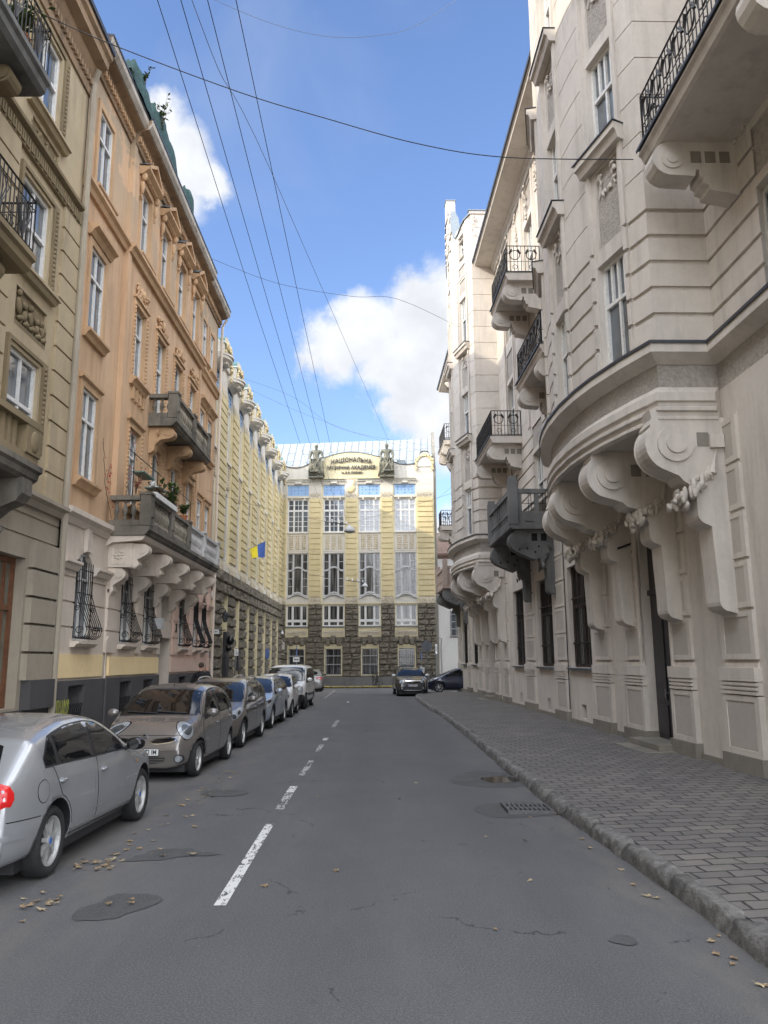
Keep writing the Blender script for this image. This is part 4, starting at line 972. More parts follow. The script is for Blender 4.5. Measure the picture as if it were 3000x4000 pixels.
# arched heads and grilled ground windows
for n_, (a, c) in enumerate(G):
    o = MB(FL); cc = (a + c) / 2; r = (c - a) / 2; N_ = 10
    P_ = [(cc - r * math.cos(PI * k / N_), 4.02 + .5 * math.sin(PI * k / N_)) for k in range(N_ + 1)]
    for k in range(N_):
        o.quad((P_[k][0], .06, P_[k][1]), (P_[k + 1][0], .06, P_[k + 1][1]), (P_[k + 1][0], .06, 4.53), (P_[k][0], .06, 4.53)); o.quad((P_[k][0], .06, P_[k][1]), (P_[k + 1][0], .06, P_[k + 1][1]), (P_[k + 1][0], -.09, P_[k + 1][1]), (P_[k][0], -.09, P_[k][1]))
    o.tbox(cc - .16, cc + .16, .05, .14, 4.50, 5.12, .04)
    for sg in (-1, 1): o.tube([(cc + sg * .22, .06, 4.55), (cc + sg * .42, .06, 5.0)], .014, 4)
    o.build('arch_head', 'B_low' if a < 27 else 'B_pink', hb)
    window(hb, FL, a, c, 2.45, 4.5, -.06, cols=(.5,), rows=(.70,), fr=.055, gm='glass')
    o = MB(FL); sill(o, [a - .12, c + .12], 2.44, .22, .14, .05); o.build('window_sill', 'B_low', hb)
    gr = MB(FL)
    n = 7
    for k in range(n + 1):
        u = a + .04 + (c - a - .08) * k / n
        pts = [(u, .07, 4.3), (u, .08, 3.55), (u, .12, 3.4), (u, .22, 3.1), (u, .32, 2.86), (u, .37, 2.7), (u, .34, 2.57), (u, .24, 2.5), (u, .12, 2.5), (u, .06, 2.56)]
        gr.tube(pts, .011, 4)
    for (z_, w_) in ((4.1, .075), (3.55, .08), (3.3, .15), (2.76, .36), (2.52, .1)): gr.tube([(a, w_, z_), (c, w_, z_)], .014, 4)
    for u_ in (a + .02, c - .02):
        gr.tube([(u_, .06, 2.52), (u_, .06, 4.3)], .012, 4)
        for (zc, wc, R_) in ((2.68, .2, .10), (3.18, .12, .07)): gr.tube([(u_, wc + R_ * (1 - t / 20) * math.cos(t * .6), zc + R_ * (1 - t / 20) * math.sin(t * .6)) for t in range(16)], .011, 4)
    gr.build('window_grille', 'iron', hb)
for u_ in (18.15, 21.75, 23.9, 28.1, 30.3, 31.7):
    window(hb, FL, u_, u_ + .8, .45, 1.4, -.24, cols=(.5,), rows=(), fr=.05, fm='grey_wood', name='cellar_window')
    o = MB(FL)
    for k in range(8): u = u_ - .02 + .84 * k / 7; o.tube([(u, .1, .35), (u, .12, .95), (u, .16, 1.05)], .012, 4)
    for z_ in (.5, .85): o.tube([(u_ - .05, .11, z_), (u_ + .85, .11, z_)], .014, 4)
    o.build('cellar_grille', 'iron', hb)
d_ = MB(FL); d_.box(25.55, 26.95, -.47, -.42, .15, 2.95); d_.box(25.55, 26.95, -.44, -.3, 2.9, 3.02)
for z0_, z1_ in ((.3, 1.1), (1.25, 2.75)):
    for q in (.1, .75): d_.box(25.55 + q, 25.55 + q + .55, -.42, -.39, z0_, z1_)
do_ = d_.build('door', 'door', hb)
o = MB(FL); o.box(25.55, 26.95, -.40, -.38, 3.02, 4.08); o.build('fanlight', 'glass', do_)
o = MB(FL); o.box(25.62, 26.9, -.1, .1, 2.75, 3.25); o.box(25.62, 26.9, .1, .13, 2.72, 2.78); o.build('door_lintel', 'B_low', hb)
o = MB(FL); add_text(o, '3', .42, .012, lambda x, y, z: FL(27.42 + x, .145 + z, 3.07 + y), .012); o.build('house_number', 'iron', hb)
o = MB(FL); o.box(24.55, 24.9, .14, .40, 2.95, 3.28); o.build('lamp_box', 'grey_wood', hb)
def prof_part(name, mat, us, pr, par=hb, T=FL):
    o = MB(T); o.prof(us, pr); return o.build(name, mat, par)
def off(pr, d): return [(w + (d if w > 0 else 0), z) for w, z in pr]
CORN = [(-.02, 16.55), (.06, 16.55), (.08, 16.62), (.10, 16.84), (.16, 16.92), (.36, 16.97), (.38, 17.10), (.46, 17.16), (.46, 17.26), (-.02, 17.32)]
for (u0, u1, d0) in ((B0, 20.5, 0), (20.5, 29.75, .12), (29.75, B1 + .1, 0)):
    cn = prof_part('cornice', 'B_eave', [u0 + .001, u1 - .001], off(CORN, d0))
    o = MB(FL); k = u0 + .08
    while k < u1 - .1: o.box(k, k + .085, .08 + d0, .16 + d0, 16.66, 16.82); k += .17
    o.build('dentils', 'B_trim', cn)
    prof_part('string_course', 'B_trim', [u0 + .001, u1 - .001], off([(-.02, 13.5), (.2, 13.47), (.2, 13.38), (.12, 13.32), (.08, 13.2), (-.02, 13.2)], d0))
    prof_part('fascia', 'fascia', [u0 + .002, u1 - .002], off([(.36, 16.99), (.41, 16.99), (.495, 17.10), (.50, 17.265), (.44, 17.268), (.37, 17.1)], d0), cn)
    o = MB(FL); o.prof([u0, u1], off([(-.02, 17.33), (.49, 17.27), (.52, 17.27), (.52, 17.34), (-.02, 17.4)], d0)); o.build('flashing', 'tin_dark', cn)
prof_part('string_course', 'B_low', [B0, 20.3], [(-.02, 5.42), (.26, 5.38), (.26, 5.26), (.16, 5.18), (.10, 5.05), (-.02, 5.05)])
prof_part('string_course', 'B_low', [29.3, B1], [(-.02, 5.42), (.26, 5.38), (.26, 5.26), (.16, 5.18), (.10, 5.05), (-.02, 5.05)])
IMP = [(.0, 4.24), (.20, 4.22), (.20, 4.16), (.14, 4.12), (.10, 4.02), (.0, 4.0)]
ed = [B0] + [x for a, c in G[:3] for x in (a - .02, c + .02)] + [25.5, 27.0] + [x for a, c in G[3:] for x in (a - .02, c + .02)] + [B1]
for k in range(0, len(ed), 2): prof_part('impost', 'B_low' if ed[k] < 27 else 'B_pink', [ed[k], ed[k + 1]], off(IMP, .03))
# hoods, sills, aprons and stucco
for i, (a, c) in enumerate([W0] + WC + W56):
    ctr = 1 <= i <= 4; d0 = .10 if ctr else 0.
    for j, (p, q) in enumerate((F1, F2, F3)):
        if i >= 5: p, q = p + .25, q - .25
        if not (j in (0, 1) and i in (2, 3)) : prof_part('window_sill', 'B_trim', [a - .2, c + .2], off([(-.0, p), (.20, p - .03), (.20, p - .09), (.12, p - .15), (.08, p - .24), (.0, p - .24)], d0))
        z = q + .18
        if i == 0 and j == 1 or i >= 5 and j == 1: prof_part('window_hood', 'B_trim', [a - .25, c + .25], off([(0, z + .30), (.26, z + .26), (.26, z + .18), (.15, z + .12), (.08, z), (0, z)], d0))
        if j == 0: prof_part('window_hood', 'B_trim', [a - .22, c + .22], off([(0, z + .12), (.12, z + .10), (.12, z + .02), (.06, z - .02), (0, z - .02)], d0))
        if ctr:
            o = MB(FL); rg = random.Random(i * 7 + j)
            if j == 2:
                o.prof([a - .28, c + .28], off([(0, z + .26), (.30, z + .23), (.30, z + .16), (.18, z + .08), (.1, z), (0, z)], d0))
                m_ = (a + c) / 2
                for (q0, q1) in (((a - .28, z + .26), (m_, z + .74)), ((m_, z + .74), (c + .28, z + .26))):
                    o.quad((q0[0], d0 + .30, q0[1]), (q1[0], d0 + .30, q1[1]), (q1[0], d0 + .30, q1[1] - .12), (q0[0], d0 + .30, q0[1] - .10)); o.quad((q0[0], d0 + .30, q0[1]), (q1[0], d0 + .30, q1[1]), (q1[0], 0, q1[1] + .02), (q0[0], 0, q0[1] + .02)); o.quad((q0[0], d0 + .30, q0[1] - .1), (q1[0], d0 + .30, q1[1] - .12), (q1[0], d0, q1[1] - .16), (q0[0], d0, q0[1] - .1))
                for e_ in (a - .17, c + .17):
                    o.blob((e_, d0 + .12, z - .05), (.07, .10, .14), 7, 5); o.blob((e_, d0 + .08, z - .40), (.06, .07, .22), 7, 5); leafy(o, (e_, d0 + .06, z - .7), (.04, .03, .12), 4, rg, .05)
                pp = o.build('pediment', 'B_trim', hb)
                o = MB(FL); k = a - .1
                while k < c + .1: o.box(k, k + .05, d0 + .1, d0 + .16, z + .02, z + .08); k += .1
                o.m(1); o.quad((a - .3, d0 + .32, z + .275), (a, d0 + .32, z + .50), (a, 0, z + .53), (a - .3, 0, z + .30)); o.build('pediment_dentils', ['B_trim', 'tin'], pp)
            elif j == 1:
                m_ = (a + c) / 2
                for sg in (-1, 1): o.tube([(m_ + sg * (.08 + .05 * t), d0 + .04, z + .25 + .22 * math.cos(t * .75) * (1 - t / 12)) for t in range(10)], .035, 5)
                for q_ in range(14): leafy(o, (m_ + rg.uniform(-.55, .55), d0 + .05, z + .22), (.05, .04, .22), 1, rg, .075)
                o.blob((m_, d0 + .07, z + .30), (.1, .07, .16), 8, 6); o.prof([a - .2, c + .2], off([(0, z + .06), (.10, z + .04), (.10, z - .03), (0, z - .03)], d0)); o.build('stucco_crest', 'B_trim', hb)
            if i in (1, 4) and j == 1:
                o = MB(FL)
                for k in range(4):
                    u = a + .02 + k * .32; o.box(u, u + .14, d0, d0 + .07, p - .62, p - .24); o.tube([(u + .16 + .08 + .08 * math.cos(t * PI / 6), d0 + .03, p - .32 - .10 * math.sin(t * PI / 6)) for t in range(7)], .02, 4)
                o.build('apron', 'B_trim', hb)
            o = MB(FL); zz = p
            while zz < q and j < 2:
                for e_ in (a - .11, c + .11): o.blob((e_, d0 + .05, zz), (.055, .035, .06), 6, 4)
                zz += .12
            if o.v: o.build('bead_moulding', 'B_trim', hb)
shade_mansard(hb, B0, B1, 17.3, 23.9, 25)
BAL = [(.055, 0), (.06, .05), (.035, .07), (.03, .12), (.06, .22), (.075, .30), (.06, .38), (.03, .48), (.035, .53), (.055, .55), (.055, .60)]
def stone_baluster_balcony(u0, u1, d, z, hgt, mat, par, posts, segs, T=FL, cap=None):
    sb = slab(par, T, u0, u1, d, z, 'B_balc', .26); s = hgt - .26
    for (a, c, m_) in segs:
        o = MB(T); o.box(a, c, d - .22, d - .05, z, z + .10); o.box(a, c, d - .24, d - .01, z + hgt - .09, z + hgt)
        n = max(2, int((c - a) / .21)); o.m(1)
        for k in range(n): o.lathe((a + (c - a) * (k + .5) / n, d - .12, z + .10), [(r * 1.15, h * (hgt - .18) / .6) for r, h in BAL], 8)
        o.build('balustrade', [m_, 'B_balcw' if m_ == 'B_balcw' else 'B_balus'], sb)
    o = MB(T)
    for u_ in (u0 + .02, u1 - .24):
        o.box(u_, u_ + .22, .1, d - .3, z, z + .14); o.box(u_ - .02, u_ + .24, .1, d - .3, z + hgt - .12, z + hgt)
        for k in range(3): o.lathe((u_ + .11, .25 + k * .22, z + .14), [(r, h * s / .6) for r, h in BAL], 8)
        o.build('balustrade', mat, sb); o = MB(T)
    for u_, m_ in posts:
        o = MB(T); o.box(u_, u_ + .34, d - .28, d + .0, z, z + hgt + .02); o.tbox(u_ + .06, u_ + .28, d + .0, d + .025, z + .2, z + hgt - .2, .03); o.box(u_ - .03, u_ + .37, d - .31, d + .03, z + hgt + .02, z + hgt + .08); o.build('post', m_, sb)
    return sb
up = stone_baluster_balcony(23.15, 28.1, .97, 9.22, .74, 'B_balc', hb, [(23.15, 'B_balc'), (25.4, 'B_balc'), (27.7, 'B_balc')], [(23.55, 25.4, 'B_balc'), (25.8, 27.7, 'B_balc')])
lo = stone_baluster_balcony(20.2, 29.3, 1.17, 5.42, .78, 'B_balc', hb, [(20.2, 'B_balc'), (22.3, 'B_balc'), (24.4, 'B_balc'), (26.6, 'B_balcw'), (28.9, 'B_balcw')], [(20.6, 22.3, 'B_balc'), (22.7, 24.4, 'B_balc'), (24.8, 26.6, 'B_balcw'), (27.0, 28.9, 'B_balcw')])
prof_part('balcony_bed', 'B_low', [20.25, 29.25], [(-.02, 5.15), (1.05, 5.15), (.98, 5.05), (.9, 5.03), (.2, 4.98), (.1, 4.9), (-.02, 4.9)], lo)
for uc in (23.5, 25.6, 27.7):
    z = 8.95; o = MB(FL); pr = [(.05, z), (.86, z)] + arc(.70, z - .17, .17, 80, -70, 6) + [(.45, z - .38), (.30, z - .52), (.26, z - .70), (.18, z - .78), (.05, z - .8)]; o.extr(pr, uc - .17, uc + .17)
    for sd in (-1, 1):
        ue = uc + sd * .17; o.cyl((ue if sd > 0 else ue - .03, .70, z - .17), 0, .11, .03, 12); rg = random.Random(2); o.tube([(ue, .3 + .06 * t, z - .2 + .05 * math.sin(t)) for t in range(6)], .02, 4); leafy(o, (ue, .4, z - .2), (.15, .01, .06), 5, rg, .05)
    o.build('console', 'B_trim', up)
for k_, uc in enumerate((20.62, 22.78, 24.92, 26.95, 28.9)):
    z = 4.98; o = MB(FL); o.box(uc - .19, uc + .19, -.02, .68, z - .62, z)
    pr = [(.68, z), (1.06, z - .02)] + arc(.93, z - .17, .16, 70, -60, 5) + [(.80, z - .42), (.86, z - .55), (.76, z - .66), (.66, z - .62)]; o.extr(pr, uc - .15, uc + .15)
    for e_ in (uc - .18, uc + .15): o.cyl((e_, .92, z - .17), 0, .10, .03, 12); o.cyl((e_, .76, z - .56), 0, .06, .03, 10)
    o.tbox(uc - .19, uc + .19, -.02, .0, z - 1, z, .0)
    for sd in (-1, 1):
        ue = uc + sd * .19; f0, f1 = min(ue, ue + sd * .02), max(ue, ue + sd * .02)
        o.box(f0, f1, .14, .54, z - .54, z - .50); o.box(f0, f1, .14, .54, z - .12, z - .08); o.box(f0, f1, .14, .18, z - .50, z - .12); o.box(f0, f1, .50, .54, z - .50, z - .12)
        for t in range(8): o.blob((ue, .34 + .10 * math.cos(t * PI / 4), z - .31 + .10 * math.sin(t * PI / 4)), (.02, .05, .03), 6, 4)
        o.blob((ue, .34, z - .31), (.03, .04, .04), 6, 4)
    pr = [(-.02, z - .62), (.44, z - .64)] + arc(.36, z - .80, .15, 70, -60, 5) + [(.20, z - 1.08), (.22, z - 1.22), (.14, z - 1.34), (-.02, z - 1.36)]; o.extr(pr, uc - .14, uc + .14)
    for e_ in (uc - .17, uc + .14): o.cyl((e_, .34, z - .80), 0, .10, .03, 12); o.cyl((e_, .14, z - 1.22), 0, .06, .03, 10)
    o.build('console', 'B_low', lo)
o = MB(FL); o.tube([(20.45, .13, 1.56), (20.45, .13, 2.5), (20.5, .16, 2.6)], .028, 7); o.m(1); o.tube([(20.45, .17, .2), (20.45, .17, 1.57)], .034, 7); o.build('downpipe', ['B_low', 'B_plinth'], hb)
o = MB(FL); o.tube([(B1 - .1, .2, .2), (B1 - .1, .2, 16.5), (B1 - .1, .38, 16.85)], .06, 7); o.build('downpipe', 'B_low', hb)
# sprayed scrawl on the dark plinth
o = MB(FL); rg = random.Random(21)
for k in range(7):
    u = 17.42 + k * .105; c_ = [(u + .035 * math.cos(t * 1.2 + k) + .01 * t, .157, 1.0 + .16 * math.sin(t * .9 + k * 1.3)) for t in range(10)]; o.tube(c_, .006, 4); o.tube([(u + .03, .155, .9), (u + .03, .155, .9 - rg.uniform(.06, .22))], .006, 4)
for k in range(4): u = 17.5 + k * .1; o.tube([(u + .02 * (t % 2), .157, .45 + .05 * t) for t in range(4)], .009, 4)
o.build('graffiti', 'graffiti', hb)
# ------------------------------------------------------------------ things on the left houses
g = thing('roof_netting', 'green safety netting wrapped over the broken parapet of the orange house', 'netting', (-6.6, 21, 17.3))
from mathutils import noise as NZ2
for (u0, u1, hh) in ((18.9, 20.8, .95), (20.8, 23.6, 1.2), (25.0, 25.9, 1.0)):
    o = MB(FL); n = 14
    rows = []
    for i in range(n + 1):
        u = u0 + (u1 - u0) * i / n; e = math.sin(PI * min(1, max(0, i / n))) ** .4; row = []
        for j in range(9):
            a = PI * j / 8; nn = NZ2.noise(Vector((u * 1.7, j * .8, 2)))
            row.append(o.vt(u, .34 + .22 * math.cos(a) + .07 * nn, 17.33 + hh * (.35 + .65 * e) * math.sin(a) ** .6 * (1 + .25 * nn)))
        rows.append(row)
    for r0, r1 in zip(rows, rows[1:]):
        for j in range(8): o.fc(r0[j], r0[j + 1], r1[j + 1], r1[j])
    o.fc(*rows[0]); o.fc(*rows[-1][::-1])
    o.build('net_bundle', 'net', g, smooth=True)
def sprig(b, base, h, n, rng, leaf=.05, spread=.5):
    for k in range(n):
        a = rng.uniform(0, 2 * PI); L_ = h * rng.uniform(.5, 1); q = rng.uniform(.1, spread)
        pts = [Vector(base) + Vector((q * math.cos(a) * t * t * L_, q * math.sin(a) * t * t * L_, L_ * t)) for t in (0, .35, .7, 1)]
        b.m(0); b.tube([tuple(p) for p in pts], [.008, .006, .005, .003], 4, False); b.m(1)
        for m_ in range(7):
            t = rng.uniform(.35, 1); i = min(2, int(t * 3)); p = pts[i].lerp(pts[i + 1], min(1, t * 3 - i)); d = Vector((rng.uniform(-1, 1), rng.uniform(-1, 1), rng.uniform(-.3, .8))).normalized(); s_ = d.cross(Vector((0, 0, 1))).normalized() * leaf * .4; e = p + d * leaf * 1.6
            b.fc(b.vt(*p), b.vt(*(p + d * leaf * .7 + s_)), b.vt(*e), b.vt(*(p + d * leaf * .7 - s_)))
def plant(name, label, cat, base, h, n, seed, leaf=.05, spread=.5, mats=('stem', 'leaf_green'), pot=None):
    t = thing(name, label, cat, base); o = MB(); rg = random.Random(seed); sprig(o, base, h, n, rg, leaf, spread); o.build('foliage', list(mats), t)
    if pot:
        o = MB(); r, hh = pot; o.lathe((base[0], base[1], base[2] - hh), [(r * .7, 0), (r, hh * .9), (r * 1.08, hh * .9), (r * 1.08, hh), (r * .9, hh)], 10); o.build('pot', 'terracotta', t)
    return t
plant('sapling', 'thin leafy sapling growing out of the gutter above the orange facade', 'sapling', (-6.5, 21.6, 17.5), 1.3, 9, 3, .085, .5)
plant('sapling', 'tiny weed sprouting beside the first bundle of green netting', 'sapling', (-6.5, 20.0, 18.0), .7, 4, 4, .07, .3)
plant('potted_plant', 'bushy green plant in a dark box on the topmost iron balcony at the left', 'plant', FL(11.9, .95, 12.45), .6, 26, 5, .10, .8, pot=(.16, .22))
plant('potted_plant', 'tall spiky palm-like plant in a pot on the lower balcony of the orange house', 'plant', FL(23.6, .75, 6.32), 1.0, 22, 6, .15, .55, pot=(.16, .25))
plant('potted_plant', 'low green plant in a pot at the right end of the lower balcony planting', 'plant', FL(24.3, 1.0, 6.40), .38, 26, 7, .085, .9, pot=(.13, .2))
plant('potted_plant', 'dry reddish herbs in the white trough on the lower balcony', 'plant', FL(21.6, .95, 6.34), .5, 40, 8, .05, .9, mats=('stem', 'stem'))
plant('potted_plant', 'withered twigs at the near end of the lower balcony', 'plant', FL(20.4, .7, 6.25), .75, 16, 9, .04, .7, mats=('stem', 'leaf_red'))
g = thing('planter_trough', 'long white planter trough on the lower balcony rail of the orange house', 'planter', FL(21.5, 1.02, 6.21))
o = MB(FL); o.tbox(20.5, 22.7, .86, 1.22, 6.21, 6.35, .0); o.build('trough', 'white_wood', g); o = MB(FL); o.box(20.53, 22.67, .89, 1.19, 6.352, 6.37); o.build('soil', 'stem', g)
g = thing('shelf_rack', 'thin metal rack with shelves and small green table standing on the lower balcony', 'rack', FL(21.6, .5, 5.45))
o = MB(FL)
for u_ in (20.6, 22.9): o.tube([(u_, .55, 5.45), (u_, .55, 7.45)], .014, 5)
o.tube([(20.2, .55, 7.42), (23.3, .55, 7.42)], .014, 5); o.build('frame', 'iron', g)
o = MB(FL); o.box(20.9, 21.9, .4, .75, 6.98, 7.01); o.box(22.3, 23.0, .35, .8, 6.85, 6.88); o.build('shelf', 'verdigris', g)
o = MB(FL); o.box(22.4, 22.6, .45, .6, 6.88, 7.06); o.box(22.65, 22.8, .45, .6, 6.88, 7.0); o.build('box', 'white_wood', g)
g = thing('balcony_screen', 'dark board screen with a rail behind the potted plants on the lower balcony', 'screen', FL(24.0, .6, 5.45))
o = MB(FL); o.box(23.5, 25.3, .50, .54, 5.6, 6.95); o.build('board', 'dark_wood', g); o = MB(FL); o.tube([(23.2, .95, 6.3), (23.2, .95, 7.05), (25.4, .95, 7.05), (25.4, .95, 6.3)], .012, 4); o.build('rail', 'iron', g)
g = thing('climbing_vine', 'red autumn creeper trailing across the orange wall beside the lower balcony', 'creeper', FL(20.0, .1, 5.6))
o = MB(FL); rg = random.Random(77); o.m(0); paths = []
for (q0, q1, amp) in (((19.35, 7.5), (19.7, 6.3), .10), ((19.7, 6.3), (20.3, 5.6), .08), ((21.5, 8.4), (22.1, 7.6), .12), ((21.45, 7.4), (21.5, 6.6), .06), ((23.65, 8.4), (24.3, 8.0), .10), ((19.75, 6.5), (19.95, 6.9), .05)):
    pts = [(q0[0] + (q1[0] - q0[0]) * t / 9 + amp * rg.uniform(-.5, .5), .14, q0[1] + (q1[1] - q0[1]) * t / 9) for t in range(10)]; o.m(0); o.tube(pts, .008, 4); paths.append(pts)
o.m(1)
for pts in paths:
    for k in range(22):
        p = rg.choice(pts); c = (p[0] + rg.uniform(-.14, .14), p[1] + rg.uniform(0, .08), p[2] + rg.uniform(-.14, .12)); s_ = rg.uniform(.025, .055); a = rg.uniform(0, 6.28)
        if rg.random() < .7: o.fc(o.vt(*c), o.vt(c[0] + s_ * math.cos(a), c[1] + .02, c[2] + s_ * math.sin(a)), o.vt(c[0] + 1.3 * s_ * math.cos(a + .7), c[1] + .01, c[2] + 1.3 * s_ * math.sin(a + .7)), o.vt(c[0] + s_ * math.cos(a + 1.4), c[1], c[2] + s_ * math.sin(a + 1.4)))
o.build('growth', ['stem', 'leaf_red'], g)
# ------------------------------------------------------------------ the music academy closing the street, with its long left wing
ac = thing('academy_building', 'straw-yellow academy with rock-faced base and lettered gable closing the street', 'building', (-3, 61, 0))
CX = [-6.17, -3.37, -.60, 2.17]                                   # window axes
HWN = .80
ZT_ = 17.1
L = [(-7.5, 4.42, 0, 6.22, .05, False, 1)]
# piers of hammered yellow blocks
pier = [(-7.5, -7.02), (-5.30, -4.32), (-2.50, -1.52), (.27, 1.25), (3.05, 4.42)]
nb = 19
for a, c in pier:
    L += [(a, c, 6.2, 14.6, .10, False, 0), (a, c, 14.4, 16.05, .10, False, 2)]
    for k in range(nb):
        z0_ = 6.74 + k * .4085; L += [(a + .08, c - .08, z0_ + .055, z0_ + .38, .175, False, 3)]
    L += [(a, c, 6.22, 6.74, .12, False, 5)]
L += [(-7.5, 4.42, 16.02, ZT_, .06, False, 2)]
for z in (15.0, 15.5, 16.5): L += [(3.05, 4.42, z - .015, z + .015, .085, False, 2)]
for x in CX:
    a, c = x - HWN, x + HWN
    L += [(a - .05, c + .05, 6.3, 14.62, -.02, False, 2), (a - .03, c + .03, 14.68, 15.52, .0, False, 4), (a - .02, c + .02, 10.30, 11.72, .0, False, 2)]
    for k in range(3): L += [(x - .65 + k * .48, x - .32 + k * .48, 10.45, 11.6, .03, False, 5)]
    L += [(a, c, 11.80, 14.40, -.2, True), (a, c, 6.76, 10.16, -.2, True)]
    L += [(a - .07, c + .07, 3.74, 6.2, .02, False, 0), (a + .03, c - .03, 3.85, 4.24, .05, False, 5), (a, c, 4.55, 6.14, -.16, True)]
    L += [(x - .68, x + .68, .86, 3.18, .03, False, 0), (x - .60, x + .60, .90, 2.88, -.2, True)]
# rock-faced courses
rg = random.Random(8); zc = [.78, 1.22, 1.64, 2.06, 2.48, 2.9, 3.33]; stones = MB(FA)
def rock(o, a, c, z0_, z1_, w=.10, wm=.9):
    u = a
    while u < c - .02:
        l = min(c - u, rg.uniform(.55, 1.0) * wm);
        if c - (u + l) < .25: l = c - u
        d = rg.uniform(.05, .12); e = .035
        A_ = [(u + .012, w, z0_ + .02), (u + l - .012, w, z0_ + .02), (u + l - .012, w, z1_ - .02), (u + .012, w, z1_ - .02)]
        fr_ = [0, .1, .36, .66, .9, 1]; m_ = 5
        g_ = [[(u + .012 + (l - .024) * fr_[i], w + (-.05 if i in (0, m_) or j in (0, m_) else d * rg.uniform(.45, 1.3)), z0_ + .025 + (z1_ - z0_ - .05) * fr_[j]) for i in range(m_ + 1)] for j in range(m_ + 1)]
        ix = [[o.vt(*q) for q in r_] for r_ in g_]
        for j in range(m_):
            for i in range(m_): o.fc(ix[j][i], ix[j][i + 1], ix[j + 1][i + 1], ix[j + 1][i])
        u += l
gaps = [-7.5] + [v for x in CX for v in (x - .68, x + .68)] + [4.42]
for k in range(len(zc) - 1):
    for j in range(0, len(gaps), 2): rock(stones, gaps[j], gaps[j + 1], zc[k], zc[k + 1])
gp2 = [(-7.5, CX[0] - .87)] + [(CX[j] + .87, CX[j + 1] - .87) for j in range(3)] + [(CX[3] + .87, 4.42)]
zz = [3.74, 4.16, 4.58, 5.0, 5.42, 5.84, 6.22]
for k in range(len(zz) - 1):
    for a, c in gp2: rock(stones, a, c, zz[k], zz[k + 1])
rock(stones, -7.5, 4.42, 3.33, 3.74, .11)
for x in CX:                                                      # keystones over the arched cellar windows
    for du in (-.42, 0, .42): stones.tbox(x + du - .17, x + du + .17, .08, .25, 3.1 + (.12 if du == 0 else 0), 3.62 + (.22 if du == 0 else 0), .05)
stones.build('rock_facing', 'C_stone', ac)
L += [(-7.5, 4.42, .10, .76, .16, False, 6)]
b = MB(FA); b.cells(-7.5, 4.42, 0, ZT_, L); b.build('wall', ['C_yel', 'C_stone', 'C_wht', 'C_ver', 'C_blue', 'C_orn', 'C_plinth'], ac, merge=True)
def acad_windows(T, x, hw, par, w0=-.14):
    a, c = x - hw, x + hw
    def grid3(z0_, z1_, rows_side, rows_mid):
        def f(o):
            for (p, q, nr, ncol) in ((a + .07, a + .42, rows_side, 1), (a + .52, c - .52, rows_mid, 2), (c - .42, c - .07, rows_side, 1)):
                for k in range(1, nr): zq = z0_ + (z1_ - z0_) * k / nr; o.box(p, q, w0 - .01, w0 + .03, zq - .02, zq + .02)
                for k in range(1, ncol): uq = p + (q - p) * k / ncol; o.box(uq - .02, uq + .02, w0 - .012, w0 + .028, z0_, z1_)
        return f
    sp = (.29, .71); W_ = c - a
    window(par, T, a, c, 11.80, 14.40, w0, cols=sp, rows=(.66,), fr=.07, bar=.12, extra=lambda o: (grid3(11.9, 13.45, 4, 4)(o), grid3(13.6, 14.33, 2, 2)(o)), gm='glass')
    def bowf(o):
        for (p, q) in ((a + .07, a + .40), (c - .40, c - .07)):
            for zq in (7.6, 8.2, 9.5): o.box(p, q, w0 - .01, w0 + .03, zq - .018, zq + .018)
        n = 12
        for z_, r_ in ((8.75, .26), (6.80, .26)):                        # shouldered transom and matching curved sill
            for k in range(n):
                t0, t1 = k / n, (k + 1) / n; h = lambda t: r_ * max(0, math.sin(PI * min(1, max(0, (t - .18) / .64)))) ** .8
                u0_, u1_ = a + W_ * t0, a + W_ * t1; p0, p1 = z_ + h(t0), z_ + h(t1)
                o.quad((u0_, w0 + .08, p0), (u1_, w0 + .08, p1), (u1_, w0 + .08, p1 + .12), (u0_, w0 + .08, p0 + .12)); o.quad((u0_, w0 + .08, p0 + .12), (u1_, w0 + .08, p1 + .12), (u1_, w0, p1 + .14), (u0_, w0, p0 + .14)); o.quad((u0_, w0 + .08, p0), (u1_, w0 + .08, p1), (u1_, w0, p1), (u0_, w0, p0))
    window(par, T, a, c, 6.76, 10.16, w0, cols=sp, rows=(), fr=.07, bar=.14, fm='grey_wood', gm='glass_c', extra=bowf)
    o = MB(T); n = 12
    for k in range(n):
        t0, t1 = k / n, (k + 1) / n; h = lambda t: .26 * max(0, math.sin(PI * min(1, max(0, (t - .12) / .76)))) ** .8
        u0_, u1_ = a + W_ * t0, a + W_ * t1; o.quad((u0_, -.05, 6.3), (u1_, -.05, 6.3), (u1_, -.05, 6.70 + h(t1)), (u0_, -.05, 6.70 + h(t0))); o.quad((u0_, .06, 6.70 + h(t0)), (u1_, .06, 6.70 + h(t1)), (u1_, -.15, 6.76 + h(t1)), (u0_, -.15, 6.76 + h(t0))); o.m(1); o.quad((u0_, .06, 6.64 + h(t0)), (u1_, .06, 6.64 + h(t1)), (u1_, .06, 6.70 + h(t1)), (u0_, .06, 6.70 + h(t0))); o.m(0)
    o.build('window_sill', ['C_wht', 'tin'], par)
    window(par, T, a, c, 4.55, 6.14, w0 + .02, cols=sp, rows=(.26,), fr=.08, bar=.16, gm='glass_c')
    o = MB(T); o.prof([a - .06, c + .06], [(0, 4.56), (.14, 4.53), (.14, 4.48), (0, 4.46)]); o.build('window_sill', 'tin', par)
